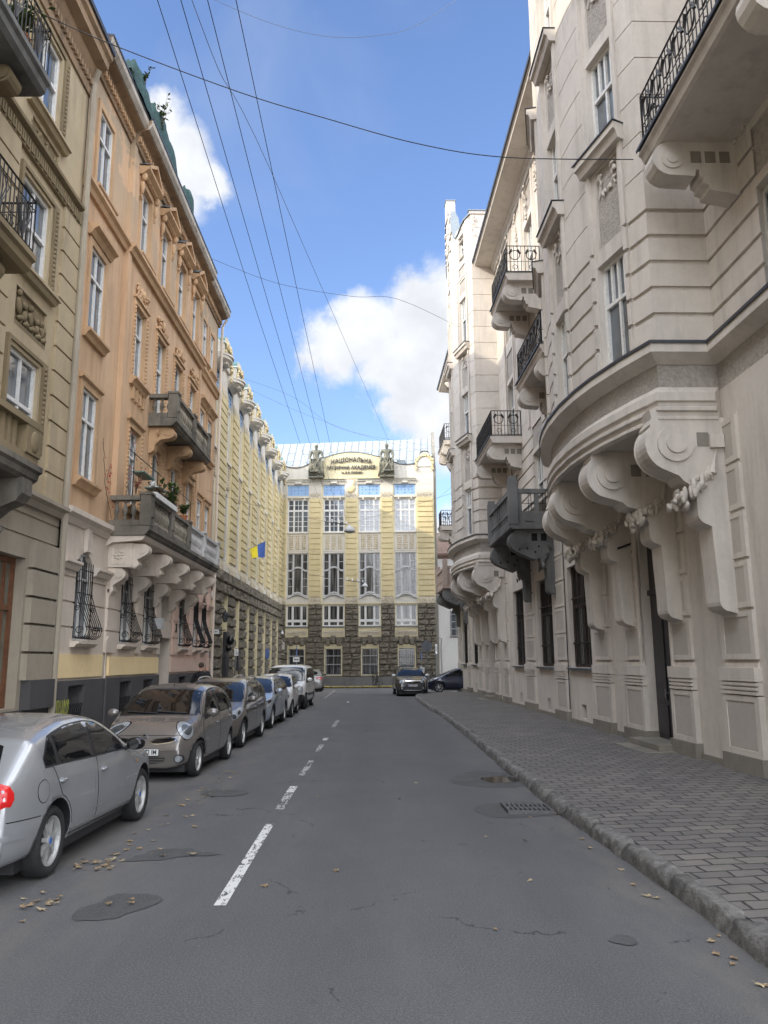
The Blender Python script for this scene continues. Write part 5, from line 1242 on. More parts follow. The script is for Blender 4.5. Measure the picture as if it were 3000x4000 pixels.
def low_window(T, x, par):
    window(par, T, x - .60, x + .60, .90, 2.88, -.14, cols=(.5,), rows=(.40, .72), fr=.07, fm='grey_wood', gm='glass_c')
    o = MB(T); n = 10
    for k in range(n):
        P = lambda q: (x - .66 * math.cos(PI * q / n), 2.9 + .30 * math.sin(PI * q / n))
        (u0_, z0_), (u1_, z1_) = P(k), P(k + 1); o.quad((u0_, .05, 2.86), (u1_, .05, 2.86), (u1_, .05, z1_), (u0_, .05, z0_))
    o.build('arch_panel', 'C_yel', par)
    o = MB(T)
    for k in range(9): u = x - .56 + 1.12 * k / 8; o.tube([(u, .02, .92), (u, .02, 2.7)], .013, 4)
    for z_ in (1.0, 1.5, 2.2): o.tube([(x - .6, .02, z_), (x + .6, .02, z_)], .013, 4)
    o.build('window_grille', 'iron', par)
def scallops(o, a, c, z0_, z1_, w, n):
    W_ = (c - a) / n
    for k in range(n):
        u = a + W_ * (k + .5); H_ = z1_ - z0_
        o.tube([(u - W_ * .36, w, z1_ - .02), (u - W_ * .36, w + .03, z0_ + H_ * .45)] + [(u - W_ * .36 * math.cos(PI * t / 6), w + .03, z0_ + H_ * .42 - H_ * .36 * math.sin(PI * t / 6)) for t in range(7)] + [(u + W_ * .36, w, z1_ - .02)], .035, 5); o.blob((u, w + .02, z0_ + H_ * .62), (W_ * .14, .03, H_ * .3), 6, 4)
def hood(T, x, hw, par, d=.5, name='window_hood', z0_=15.50, z1_=15.88):
    """half-round canopy over the blue panel"""
    o = MB(T); n = 14
    for (dd, za, zb_) in ((d, z0_ + .16, z1_ - .08), (d + .07, z1_ - .08, z1_)):
        P = [(x - hw * math.cos(PI * k / n), .04 + dd * math.sin(PI * k / n)) for k in range(n + 1)]
        for (u0_, w0_), (u1_, w1_) in zip(P, P[1:]): o.quad((u0_, w0_, za), (u1_, w1_, za), (u1_, w1_, zb_), (u0_, w0_, zb_))
        o.fc(*[o.vt(u, w, zb_) for u, w in P]); o.fc(*[o.vt(u, w, za) for u, w in P[::-1]])
    P = [(x - hw * math.cos(PI * k / n), .04 + d * math.sin(PI * k / n)) for k in range(n + 1)]
    Q = [(x - hw * .96 * math.cos(PI * k / n), .04 + .06 * math.sin(PI * k / n)) for k in range(n + 1)]
    for k in range(n): o.quad((P[k][0], P[k][1], z0_ + .16), (P[k + 1][0], P[k + 1][1], z0_ + .16), (Q[k + 1][0], Q[k + 1][1], z0_ - .12), (Q[k][0], Q[k][1], z0_ - .12))
    for q in range(-3, 4): o.blob((x + q * hw * .1, d * .6, z0_ + .02), (.05, .25, .08), 6, 4)
    return o.build(name, 'C_wht', par)
for x in CX:
    acad_windows(FA, x, HWN, ac); low_window(FA, x, ac)
    o = MB(FA); a, c = x - HWN, x + HWN                               # shallow hood here
    o.prof([a - .12, c + .12], [(.0, 15.90), (.26, 15.87), (.26, 15.80), (.16, 15.74), (.10, 15.54), (.0, 15.52)]); o.tbox(x - .30, x + .30, .1, .30, 15.54, 15.80, .08); o.m(1); o.prof([a - .12, c + .12], [(.05, 15.93), (.29, 15.89), (.29, 15.86), (.05, 15.89)]); o.build('window_hood', ['C_wht', 'tin'], ac)
    o = MB(FA)
    for r_, zs in ((0, (15.12,)), (1, (15.35, 14.86))):
        for z_ in zs:
            for k in range(5 - r_ * 2): u = x + (-.56 + k * .28 if not r_ else -.56 + k * .56); o.cyl((u, .0, z_), 1, .032, .03, 8)
    o.build('studs', 'iron', ac)
    o = MB(FA); o.prof([a - .05, c + .05], [(-.02, 14.62), (.10, 14.6), (.10, 14.5), (-.02, 14.44)]); o.box(x - .55, x - .45, .0, .12, 14.30, 14.5); o.box(x + .45, x + .55, .0, .12, 14.30, 14.5)
    o.prof([a - .05, c + .05], [(-.02, 11.80), (.10, 11.78), (.10, 11.70), (-.02, 11.68)]); o.build('window_sill', 'C_wht', ac)
    o = MB(FA); rg = random.Random(1)
    for q in range(3):
        uc = x - .485 + q * .48
        for k in range(8): o.blob((uc - .08, .045, 10.52 + k * .14), (.06, .03, .06), 6, 4, .5); o.blob((uc + .08, .045, 10.52 + k * .14), (.06, .03, .06), 6, 4, -.5)
    for k in range(9): o.blob((x - .66 + k * .165, .07, 4.05), (.035, .04, .16), 6, 4); o.blob((x - .58 + k * .165, .07, 4.1), (.05, .03, .06), 6, 4)
    o.build('stucco_panel', 'C_orn', ac)
for a, c in pier:
    o = MB(FA); n = max(1, int(round((c - a) / .33))); scallops(o, a + .02, c - .02, 14.42, 14.92, .11, n); scallops(o, a + .02, c - .02, 6.22, 6.74, .12, n); o.build('scalloped_band', 'C_orn', ac)
# parapets, lettered gable, corner gable
o = MB(FA)
def top_strip(o, P, w0_, w1_, zb_):
    for (u0_, z0_), (u1_, z1_) in zip(P, P[1:]):
        for w_ in (w0_, w1_): o.quad((u0_, w_, zb_), (u1_, w_, zb_), (u1_, w_, z1_), (u0_, w_, z0_))
        o.m(1); o.quad((u0_, w1_ + .05, z0_ + .02), (u1_, w1_ + .05, z1_ + .02), (u1_, w0_ - .05, z1_ + .02), (u0_, w0_ - .05, z0_ + .02)); o.quad((u0_, w1_ + .05, z0_ + .02), (u1_, w1_ + .05, z1_ + .02), (u1_, w1_ + .05, z1_ - .05), (u0_, w1_ + .05, z0_ - .05)); o.m(0)
    for (u_, z_) in (P[0], P[-1]): o.quad((u_, w0_, zb_), (u_, w1_, zb_), (u_, w1_, z_), (u_, w0_, z_))
top_strip(o, [(-7.5, 17.2), (-6.9, 17.0), (-6.3, 16.95), (-5.8, 17.05), (-5.3, 17.3)], -.3, .07, 16.9)
top_strip(o, [(1.30, 17.36), (1.8, 17.16), (2.3, 17.10), (3.06, 17.18)], -.3, .07, 16.9)
G_ = [(3.02, 17.1), (3.02, 17.45), (3.2, 17.62), (3.36, 17.85)] + [(3.74 - .38 * math.cos(PI * k / 8), 17.95 + .22 * math.sin(PI * k / 8)) for k in range(9)] + [(4.2, 17.75), (4.42, 17.66)]
top_strip(o, G_, -.3, .12, 16.9)
o.build('parapet', ['C_wht', 'tin_dark'], ac)
o = MB(FA); rg = random.Random(4)
o.box(3.62, 3.88, .12, .2, 17.72, 17.95)
for sg in (-1, 1):
    for k in range(12): leafy(o, (3.74 + sg * (.2 + .035 * k), .15, 17.85 - .03 * k - .02 * (k - 5) ** 2 * .2), (.05, .04, .05), 1, rg, .085)
    for k in range(9): leafy(o, (3.74 + sg * (.62 if sg > 0 else .66), .15, 17.5 - .11 * k), (.04, .04, .05), 1, rg, .08)
o.build('festoon', 'gold', ac)
gb = MB(FA); gb.m(0)
SG = [(-4.22, 17.72)] + [(-4.22 + 4.46 * k / 16, 17.72 + .46 * math.sin(PI * (k / 16) ** .97) ** 1.0) for k in range(1, 16)] + [(.24, 17.78)]
top_strip(gb, SG, -.35, .16, 16.0); gb.m(0); gb.quad((-4.22, .16, 16.0), (.24, .16, 16.0), (.24, -.3, 16.0), (-4.22, -.3, 16.0))
gs = gb.build('lettered_gable', ['C_yel', 'tin'], ac)
o = MB(FA)
add_text(o, 'НАЦІОНАЛЬНА', .50, .03, lambda x, y, z: FA(-2.0 + x, .24 + z, 17.42 + y + .20 * (1 - (x / 1.65) ** 2) - .12), .004, 3.2)
add_text(o, 'МУЗИЧНА АКАДЕМІЯ', .40, .03, lambda x, y, z: FA(-2.0 + x, .24 + z, 16.87 + y), .004, 3.75)
add_text(o, 'ім. М. В. ЛИСЕНКА', .24, .03, lambda x, y, z: FA(-1.95 + x, .24 + z, 16.47 + y), .003, 1.65)
o.build('lettering', 'letter', gs)
o = MB(FA); o.blob((-2.0, .14, 15.2), (.30, .10, .36), 12, 8, -.5); o.tube([(-1.86, .2, 15.5), (-1.75, .22, 15.85)], .06, 6); leafy(o, (-1.75, .2, 15.8), (.08, .04, .1), 6, random.Random(1), .05); o.build('lyre_emblem', 'gold', ac)
# roof of standing seam sheet with the upturned fire wall
RZ = lambda u: 19.66 + .022 * (u + 6.5)
o = MB(FA); NS = 24
for k in range(NS):
    u0_, u1_ = -9.5 + (13.6) * k / NS, -9.5 + 13.6 * (k + 1) / NS
    o.quad((u0_, -.35, 16.9), (u1_, -.35, 16.9), (u1_, -2.6, RZ(u1_)), (u0_, -2.6, RZ(u0_))); o.quad((u0_, -2.6, RZ(u0_)), (u1_, -2.6, RZ(u1_)), (u1_, -8, RZ(u1_) + 1), (u0_, -8, RZ(u0_) + 1))
o.quad((4.1, -.35, 17.2), (4.36, -.35, 17.3), (4.36, -2.6, RZ(4) + .35), (4.1, -2.6, RZ(4)))
o.m(1)
for k in range(NS + 1):
    u_ = -9.5 + 13.6 * k / NS; sl_ = .12
    o.quad((u_ - .025 - sl_, -.33, 16.92), (u_ + .025 - sl_, -.33, 16.92), (u_ + .025, -2.58, RZ(u_) + .05), (u_ - .025, -2.58, RZ(u_) + .05))
for k in range(NS):
    for t in (.3, .62):
        u_ = -9.5 + 13.6 * k / NS; tt = t + .05 * ((k * 7) % 3 - 1); w_ = -.35 - 2.25 * tt; zr = 16.9 + (RZ(u_) - 16.9) * tt
        o.quad((u_, w_ + .02, zr), (u_ + 13.6 / NS, w_ + .02, zr), (u_ + 13.6 / NS, w_ - .01, zr + .035), (u_, w_ - .01, zr + .035))
rf = o.build('roof', ['C_roof', 'seam'], ac)
o = MB(FA); o.tbox(4.40, 4.62, -8, .05, 0, 17.0, .0)
P = [(.02, 16.9), (-.3, 18.0), (-2.4, 20.3), (-3.0, 20.6), (-8, 21), (-8, 16.9)]
o.extr(P, 4.38, 4.60); o.build('fire_wall', 'R_stone', ac)
o = MB(FA)
for x in (-5.0, 1.9): o.box(x - .3, x + .3, -.8, -.36, 17.0, 17.5); o.m(1); o.box(x - .34, x + .34, -.9, -.34, 17.5, 17.55); o.m(0)
o.build('roof_vent', ['C_roof', 'seam'], ac)
# side and rear body
o = MB(FA); o.box(-20, 4.38, -20, -.6, 0, 16.8); o.build('unseen_body', 'C_yel', ac)
# ---- left wing along the street
U0w, U1w = 33.45, 60.9
pw = [(36.0 + 3.335 * k, 36.0 + 3.335 * k + 1.78) for k in range(8)]
bays = [(pw[k][1], pw[k + 1][0]) for k in range(7)] + [(34.45, 36.0)]
L = [(U0w, U1w, 0, 6.25, .10, False, 1)]
for a, c in pw + [(U0w, 34.45)]:
    L += [(a, c, 6.2, 14.6, .12, False, 0), (a, c, 14.4, 17.0, .12, False, 2), (a, c, 6.22, 6.74, .13, False, 5)]
    for k in range(nb): z0_ = 6.74 + k * .4085; L += [(a + .06, c - .06, z0_ + .05, z0_ + .37, .20, False, 3)]
for a, c in bays:
    L += [(a, c, 6.3, 14.62, .0, False, 2), (a, c, 14.68, 15.6, .02, False, 4), (a, c, 15.6, 17.0, .05, False, 2), (a + .06, c - .06, 10.4, 11.6, .06, False, 5), (a - .04, c + .04, 11.6, 11.75, .14, False, 2), (a - .04, c + .04, 6.25, 6.5, .14, False, 2)]
    L += [(a + .1, c - .1, 11.8, 14.4, -.18, True), (a + .1, c - .1, 6.76, 10.16, -.18, True)]
    L += [(a + .15, c - .15, .5, 5.2, -.32, False, 0), (a + .15, c - .15, 5.2, 5.5, -.1, False, 1), (a + .15, c - .15, 2.9, 3.3, -.18, False, 2)]
    L += [(a + .3, c - .3, 3.5, 5.0, -.45, True), (a + .3, c - .3, 1.0, 2.8, -.45, True)]
b = MB(FC); b.cells(U0w, U1w, 0, 17.0, L); b.build('wall', ['C_yel', 'C_stone', 'C_wht', 'C_ver', 'C_blue', 'C_orn', 'B_plinth'], ac, merge=True)
o = MB(FC); zc = [.1, .62, 1.12, 1.62, 2.12, 2.62, 3.12, 3.62, 4.12, 4.62, 5.12]
for (a, c) in [(U0w, bays[-1][0] + .1)] + [(a - .1, c + .1) for a, c in pw]:
    for k in range(len(zc) - 1): rock(o, a, c, zc[k], zc[k + 1], .16, 1.3)
for k in ((5.12, 5.66), (5.66, 6.22)): rock(o, U0w, U1w, k[0], k[1], .17, 1.3)
o.build('rock_facing', 'C_stone', ac)
for a, c in bays:
    x = (a + c) / 2; hw = (c - a) / 2 - .1
    window(ac, FC, x - hw, x + hw, 11.8, 14.4, -.10, cols=(.29, .71), rows=(.66,), fr=.07, bar=.1); window(ac, FC, x - hw, x + hw, 6.76, 10.16, -.10, cols=(.29, .71), rows=(.58,), fr=.07, bar=.1, gm='glass_c', fm='grey_wood')
    window(ac, FC, a + .3, c - .3, 3.5, 5.0, -.40, cols=(.5,), rows=(.5,), fr=.07, gm='glass_c'); window(ac, FC, a + .3, c - .3, 1.0, 2.8, -.40, cols=(.5,), rows=(.5,), fr=.07, fm='grey_wood')
    hood(FC, x, (c - a) / 2 + .1, ac, .75)
    o = MB(FC)
    for r_, zs in ((0, (15.12,)), (1, (15.35, 14.86))):
        for z_ in zs:
            for k in range(5 - r_ * 2): u = x + (-.5 + k * .25 if not r_ else -.5 + k * .5); o.cyl((u, .02, z_), 1, .035, .03, 6)
    o.build('studs', 'iron', ac)
    o = MB(FC); o.box(c - .23, c - .15, -.3, .16, .5, 5.12); o.build('yellow_reveal', 'C_yel', ac)
    o = MB(FC)
    for k in range(9):
        for e_ in (-.3, .3): o.blob((x + e_, .08, 10.5 + k * .12), (.1, .04, .05), 6, 4)
    o.build('stucco_panel', 'C_orn', ac)
for a, c in pw + [(U0w, 34.45)]:
    o = MB(FC); n = max(1, int(round((c - a) / .36))); scallops(o, a, c, 14.42, 14.98, .13, n); scallops(o, a, c, 6.16, 6.74, .14, n); o.build('scalloped_band', 'C_orn', ac)
    x = (a + c) / 2; h_ = (c - a) / 2 + .05
    if c - a < 1.2: continue
    o = MB(FC); P = [(x - h_, 15.95), (x - h_, 16.95)] + [(x - h_ * .8 * math.cos(PI * k / 8), 17.1 + .42 * math.sin(PI * k / 8)) for k in range(9)] + [(x + h_, 16.95), (x + h_, 15.95)]
    f = [o.vt(u, .24, z) for u, z in P]; bk = [o.vt(u, -.55, z) for u, z in P]; o.fc(*f); o.fc(*bk[::-1])
    for k in range(len(P) - 1): o.m(1 if 1 < k < len(P) - 3 else 0); o.fc(f[k], f[k + 1], bk[k + 1], bk[k])
    o.m(1); o.prof([x - h_ - .04, x + h_ + .04], [(-.55, 16.99), (.27, 16.96), (.27, 16.93), (-.55, 16.95)]); o.m(0); o.fc(f[0], f[-1], bk[-1], bk[0])
    pv = o.build('finial_gable', ['C_wht', 'verdigris'], ac)
    o = MB(FC); rg = random.Random(int(a))
    o.box(x - .2, x + .2, .24, .34, 16.9, 17.2)
    for sg in (-1, 1):
        for k in range(11): leafy(o, (x + sg * (.2 + .055 * k), .30, 17.1 - .02 * (k - 3) ** 2), (.06, .05, .05), 1, rg, .11)
        for k in range(8): leafy(o, (x + sg * (h_ - .08), .28, 16.5 - .12 * k), (.05, .05, .05), 1, rg, .10)
    o.build('festoon', 'gold', pv)
o = MB(FC); o.prof([U0w, U1w], [(-.2, 17.0), (-.2, 17.1), (-.8, 17.0), (-4.4, 20.4), (-9, 20.8), (-9, 0), (-.9, 0), (-.9, 17.0)]); o.build('roof', 'C_roof', ac)
o = MB(FC); o.fc(*[o.vt(33.46, w, z) for w, z in ((-.001, 0), (-9, 0), (-9, 17), (-.001, 17))]); o.build('end_wall', 'C_wht', ac)
# niche panel at the corner, plaques and bust
o = MB(FA); o.box(-7.42, -7.05, .1, .16, 2.4, 3.3); o.extr([(.1, 3.3), (.16, 3.3), (.16, 3.3)], -7.42, -7.05); o.cyl((-7.235, .1, 3.3), 1, .185, .06, 14); o.build('niche_panel', 'C_wht', ac)
# ------------------------------------------------------------------ white house at the end of the side street
wh = thing('white_house', 'plain white walled house with grilled arched window behind the academy corner', 'building', (9, 66.5, 0))
FW = lambda u, w, z: (u, 66.5 - w, z)
b = MB(FW); L = [(2.0, 30, 0, 3.75, .06), (6.05, 7.4, 3.9, 6.3, -.3, True), (10.5, 11.8, 3.9, 6.3, -.3, True), (15, 16.3, 3.9, 6.3, -.3, True), (5.3, 30, 0, 2.2, .07)]
b.cells(2.0, 30, 0, 10.6, L); b.build('wall', 'white_wall', wh, merge=True)
for a in (6.05, 10.5, 15):
    window(wh, FW, a, a + 1.35, 3.9, 6.3, -.25, cols=(.33, .66), rows=(.25, .5, .75), fr=.08, fm='grey_wood')
    o = MB(FW); n = 10; cc, r = a + .675, .675
    for k in range(n):
        P = lambda q: (cc - r * math.cos(PI * q / n), 5.62 + .66 * math.sin(PI * q / n)); (u0_, z0_), (u1_, z1_) = P(k), P(k + 1)
        o.quad((u0_, .0, z0_), (u1_, .0, z1_), (u1_, .0, 6.32), (u0_, .0, 6.32)); o.quad((u0_, .0, z0_), (u1_, .0, z1_), (u1_, -.3, z1_), (u0_, -.3, z0_))
    o.build('arch_head', 'white_wall', wh)
    o = MB(FW)
    for k in range(8): o.tube([(a + 1.35 * k / 7, .03, 3.9), (a + 1.35 * k / 7, .03, 6.0)], .016, 4)
    for k in range(6): o.tube([(a, .03, 4.0 + .38 * k), (a + 1.35, .03, 4.0 + .38 * k)], .014, 4)
    for k in range(1, 6): o.tube([(cc, .03, 5.65), (cc + .66 * math.cos(PI * k / 6), .03, 5.65 + .62 * math.sin(PI * k / 6))], .012, 4)
    o.build('window_grille', 'iron', wh)
    o = MB(FW); sill(o, [a - .1, a + 1.45], 3.9, .16, .1); o.build('window_sill', 'R_stone', wh)
o = MB(FW); o.prof([1.9, 30], [(-.02, 10.3), (.3, 10.6), (.32, 10.75), (-6, 13.5), (-6, 0), (-.6, 0), (-.6, 10.3)]); o.build('roof', 'roof_tile', wh)
o = MB(FW); o.tube([(5.25, .08, .2), (5.2, .08, 3.0), (5.28, .08, 3.7), (5.1, .08, 3.76), (2.5, .08, 3.72)], .02, 4); o.build('wall_cable', 'wire_g', wh)
# ------------------------------------------------------------------ vehicles
def lerp_list(P, x):
    P = sorted(P)
    if x <= P[0][0]: return P[0][1]
    for (a, c), (d, e) in zip(P, P[1:]):
        if x <= d: return c + (e - c) * (x - a) / (d - a)
    return P[-1][1]
def chaikin(P, n=2):
    for _ in range(n):
        Q = []
        for i in range(len(P)):
            a, c = P[i], P[(i + 1) % len(P)]; Q += [(a[0] * .75 + c[0] * .25, a[1] * .75 + c[1] * .25), (a[0] * .25 + c[0] * .75, a[1] * .25 + c[1] * .75)]
        P = Q
    return P
def grow(P, d):
    n = len(P); A = sum(P[i][0] * P[(i + 1) % n][1] - P[(i + 1) % n][0] * P[i][1] for i in range(n)); s = 1 if A > 0 else -1; out = []
    for i in range(n):
        p, q, r = Vector(P[i - 1]), Vector(P[i]), Vector(P[(i + 1) % n]); e1, e2 = (q - p), (r - q)
        if e1.length < 1e-6 or e2.length < 1e-6: out.append(P[i]); continue
        n1, n2 = Vector((e1.y, -e1.x)).normalized() * s, Vector((e2.y, -e2.x)).normalized() * s; m_ = n1 + n2
        if m_.length < .2: out.append(P[i]); continue
        m_.normalize(); out.append(tuple(q + m_ * d / max(.5, m_.dot(n1))))
    return out
class Car:
    def __init__(s, name, label, cat, sp, group=None):
        s.sp = sp; s.root = thing(name, label, cat, (0, 0, 0), group); s.W = sp['W']; s.wb = sp['wb']; s.rw = sp.get('rw', .31); s.paint = sp['paint']
        s.top, s.belt = sp['top'], sp['belt']; s.body()
    def hw(s, x):
        sp = s.sp; xf, xr = max(p[0] for p in s.top), min(p[0] for p in s.top); f = max(0, (x - (xf - .95)) / .95); r = max(0, ((xr + .8) - x) / .8)
        return s.W / 2 * (1 - sp.get('kf', .22) * f ** 2.6 - sp.get('kr', .13) * r ** 2.6)
    def body(s):
        sp = s.sp; zb = sp.get('zb', .19); xs = sorted(set([p[0] for p in s.top] + [p[0] for p in s.belt]), reverse=True); full = []
        for a, c in zip(xs, xs[1:]):
            full.append(a); n = int((a - c) / .3)
            for k in range(1, n + 1): full.append(a + (c - a) * k / (n + 1))
        full.append(xs[-1]); rows = []; V = []; F = []; tum = sp.get('tum', .40)
        s.ends = (full[0], full[-1])
        for x in full:
            zt = lerp_list(s.top, x); be = min(lerp_list(s.belt, x), zt - .035); w = s.hw(x); h = zt - be; ch = zb + (.06 if x in s.ends else 0)
            e = min(1, h / .3)
            H_ = [(0, ch), (.78 * w, ch), (.955 * w, ch + .06), (w, ch + .42 * (be - ch)), (.99 * w, be - .16 * min(1, (be - ch) / .4)), (.962 * w, be)]
            wr = .962 * w - tum * h
            A = [(.90 * w, be + .45 * h), (.78 * w, be + .80 * h), (.45 * w, be + .96 * h), (0, zt)]
            B = [(.962 * w - tum * .42 * h, be + .48 * h), (wr + .02, be + .90 * h), (wr * .70, zt - .018), (0, zt)]
            H_ += [(p[0] * (1 - e) + q[0] * e, p[1] * (1 - e) + q[1] * e) for p, q in zip(A, B)]
            row = []
            for y, z in H_: V.append((x, y, z)); row.append(len(V) - 1)
            lrow = []
            for k, (y, z) in enumerate(H_):
                if y == 0: lrow.append(row[k])
                else: V.append((x, -y, z)); lrow.append(len(V) - 1)
            rows.append((row, lrow))
        for (r0, l0), (r1, l1) in zip(rows, rows[1:]):
            for k in range(9): F.append((r0[k], r1[k], r1[k + 1], r0[k + 1])); F.append((l0[k + 1], l1[k + 1], l1[k], l0[k]))
        for (r, l), fl in ((rows[0], False), (rows[-1], True)):
            for k in range(9):
                f = [q for q in (r[k], r[k + 1], l[k + 1], l[k])]; f = list(dict.fromkeys(f)); F.append(tuple(f[::-1] if fl else f))
        me = bpy.data.meshes.new('tmp'); me.from_pydata(V, [], F); bm = bmesh.new(); bm.from_mesh(me); bmesh.ops.recalc_face_normals(bm, faces=bm.faces); bm.to_mesh(me); bm.free()
        o = bpy.data.objects.new('tmp', me); COL.objects.link(o); m_ = o.modifiers.new('s', 'SUBSURF'); m_.levels = m_.render_levels = 2
        cut = MB(); R_ = s.rw + sp.get('gap', .055)
        for ax in (-s.wb / 2, s.wb / 2):
            for sd in (-1, 1): cut.cyl((ax, sd * (s.W / 2 - .30) if sd > 0 else -(s.W / 2 + .3), s.rw + .01), 1, R_, .6, 32)
        c_ = cut.build('cut', 'black_plastic', None, merge=True)
        bo = o.modifiers.new('b', 'BOOLEAN'); bo.object = c_; bo.operation = 'DIFFERENCE'; bo.solver = 'EXACT'
        dg = bpy.context.evaluated_depsgraph_get(); dg.update(); nm = bpy.data.meshes.new_from_object(o.evaluated_get(dg))
        bpy.data.objects.remove(o); bpy.data.objects.remove(c_); nm.materials.clear(); nm.materials.append(M[s.paint]); nm.materials.append(M['black_plastic'])
        for p in nm.polygons:
            p.use_smooth = True; c = p.center; p.material_index = 0
            if abs(c.y) > s.W / 2 - .32:
                for ax in (-s.wb / 2, s.wb / 2):
                    if math.hypot(c.x - ax, c.z - s.rw - .01) < R_ + .004 and abs(p.normal.y) < .5 or (math.hypot(c.x - ax, c.z - s.rw - .01) < R_ and abs(c.y) < s.W / 2 - .25): p.material_index = 1
            if c.z < zb + .02 and p.normal.z < -.6: p.material_index = 1
        for p in nm.polygons:
            if p.material_index == 1: p.use_smooth = False
        s.bodyo = bpy.data.objects.new('body', nm); COL.objects.link(s.bodyo); s.bodyo.parent = s.root
        s.bvh = BVHTree.FromPolygons([v.co.copy() for v in nm.vertices], [tuple(p.vertices) for p in nm.polygons])
    def ray(s, view, a, c):
        if view in ('L', 'R'): sd = 1 if view == 'L' else -1; o, d = Vector((a, sd * 3, c)), Vector((0, -sd, 0))
        elif view == 'F': o, d = Vector((5, a, c)), Vector((-1, 0, 0))
        elif view == 'B': o, d = Vector((-5, a, c)), Vector((1, 0, 0))
        elif view == 'T': o, d = Vector((a, c, 4)), Vector((0, 0, -1))
        else:
            ph, x0, y0 = view; o = Vector((x0 + 3 * math.cos(ph) - a * math.sin(ph), y0 + 3 * math.sin(ph) + a * math.cos(ph), c)); d = Vector((-math.cos(ph), -math.sin(ph), 0))
        h = s.bvh.ray_cast(o, d); return (h[0], h[1]) if h[0] is not None else None
    def decal(s, b, view, poly, off=.004, step=.07):
        B_ = []
        for i in range(len(poly)):
            p, q = Vector(poly[i]), Vector(poly[(i + 1) % len(poly)]); n = max(1, int((q - p).length / step))
            for k in range(n): B_.append(p.lerp(q, k / n))
        nb_ = len(B_); E_ = [(i, (i + 1) % nb_) for i in range(nb_)]; x0, x1 = min(p.x for p in B_), max(p.x for p in B_); y0, y1 = min(p.y for p in B_), max(p.y for p in B_); pts = list(B_)
        i = 0; y = y0 + step * .5
        while y < y1:
            x = x0 + step * (.5 if i % 2 else .25)
            while x < x1:
                ins = False; j = nb_ - 1; md = 9
                for k in range(nb_):
                    if (B_[k].y > y) != (B_[j].y > y) and x < (B_[j].x - B_[k].x) * (y - B_[k].y) / (B_[j].y - B_[k].y) + B_[k].x: ins = not ins
                    md = min(md, (B_[k].x - x) ** 2 + (B_[k].y - y) ** 2); j = k
                if ins and md > (step * .35) ** 2: pts.append(Vector((x, y)))
                x += step
            y += step; i += 1
        r = delaunay_2d_cdt(pts, E_, [], 1, 1e-6); ids = {}
        for k, p in enumerate(r[0]):
            h = s.ray(view, p.x, p.y)
            if h: q = h[0] + h[1] * off; ids[k] = b.vt(q.x, q.y, q.z)
        sm = b.smooth; b.smooth = True
        for f in r[2]:
            if all(k in ids for k in f):
                P3 = [Vector(b.v[ids[k]]) for k in f]
                if max((P3[i] - P3[i - 1]).length for i in range(3)) < max(.5, step * 6): b.fc(*[ids[k] for k in f])
        b.smooth = sm
    def part(s, name, mat, view, poly, off=.004, step=.07, par=None):
        b = MB(); s.decal(b, view, poly, off, step); return b.build(name, mat, par or s.root) if b.f else None
    def underbody(s):
        b = MB(); b.box(-s.wb / 2 - .45, s.wb / 2 + .45, -s.W * .40, s.W * .40, .125, .24); b.box(-s.wb / 2 + .42, s.wb / 2 - .42, -s.W * .42, s.W * .42, .14, .23); b.build('underbody', 'black_plastic', s.root)  # dark slab added below the car to deepen the shade under it
    def wheels(s, rim='rim', spokes=7, steer=0., cap=True, tw=.20):
        s.underbody()
        for ax in (s.wb / 2, -s.wb / 2):
            for sd in (1, -1):
                cy = sd * (s.W / 2 - tw / 2 - .03); rw = s.rw; st = rad(steer) if ax > 0 else 0
                T = lambda u, w, z, ax=ax, cy=cy, sd=sd, st=st: (ax + u * math.cos(st) - sd * w * math.sin(st), cy + u * math.sin(st) + sd * w * math.cos(st), s.rw + z)
                b = MB(T); b.cyl((0, -tw / 2 + .02, 0), 1, .13, tw * .45, 14); b.cyl((0, -.02, 0), 1, rw * .60, .03, 20); wh_ = b.build('wheel', 'black_plastic', s.root)
                b = MB(T); b.m(0, True); ri = rw * .70; b.lathe((0, 0, 0), [(ri, -tw / 2 + .01), (rw * .9, -tw / 2), (rw * .985, -tw / 2 + .03), (rw, -tw * .2), (rw, tw * .2), (rw * .985, tw / 2 - .03), (rw * .9, tw / 2), (ri + .01, tw / 2 - .012), (ri, tw / 2 - .03)], 36, 1, False); b.build('tyre', 'tyre', wh_)
                b = MB(T); f = tw / 2 - .035; n = spokes
                b.lathe((0, 0, 0), [(ri * .93, f - .06), (ri * .99, f - .005), (ri * 1.0, f + .018), (ri * .95, f + .012), (ri * .90, f - .03)], 32, 1, False)
                for k in range(n):
                    a = 2 * PI * k / n + .2
                    for (r0_, r1_, h0, h1, w0_, w1_) in ((ri * .16, ri * .93, .020, .017, f + .005, f - .012),):
                        ca, sa = math.cos(a), math.sin(a); P = lambda r, t, w: (r * ca - t * sa, w, r * sa + t * ca)
                        b.quad(P(r0_, -h0, w0_), P(r1_, -h1, w1_), P(r1_, h1, w1_), P(r0_, h0, w0_))
                        for sg in (-1, 1): b.quad(P(r0_, sg * h0, w0_), P(r1_, sg * h1, w1_), P(r1_, sg * h1, w1_ - .04), P(r0_, sg * h0, w0_ - .04))
                b.cyl((0, f - .03, 0), 1, ri * .22, .042, 16); b.build('rim', rim, wh_)
                if cap: b = MB(T); b.cyl((0, f + .012, 0), 1, ri * .13, .006, 12); b.build('hub_cap', cap if isinstance(cap, str) else 'chrome', wh_)
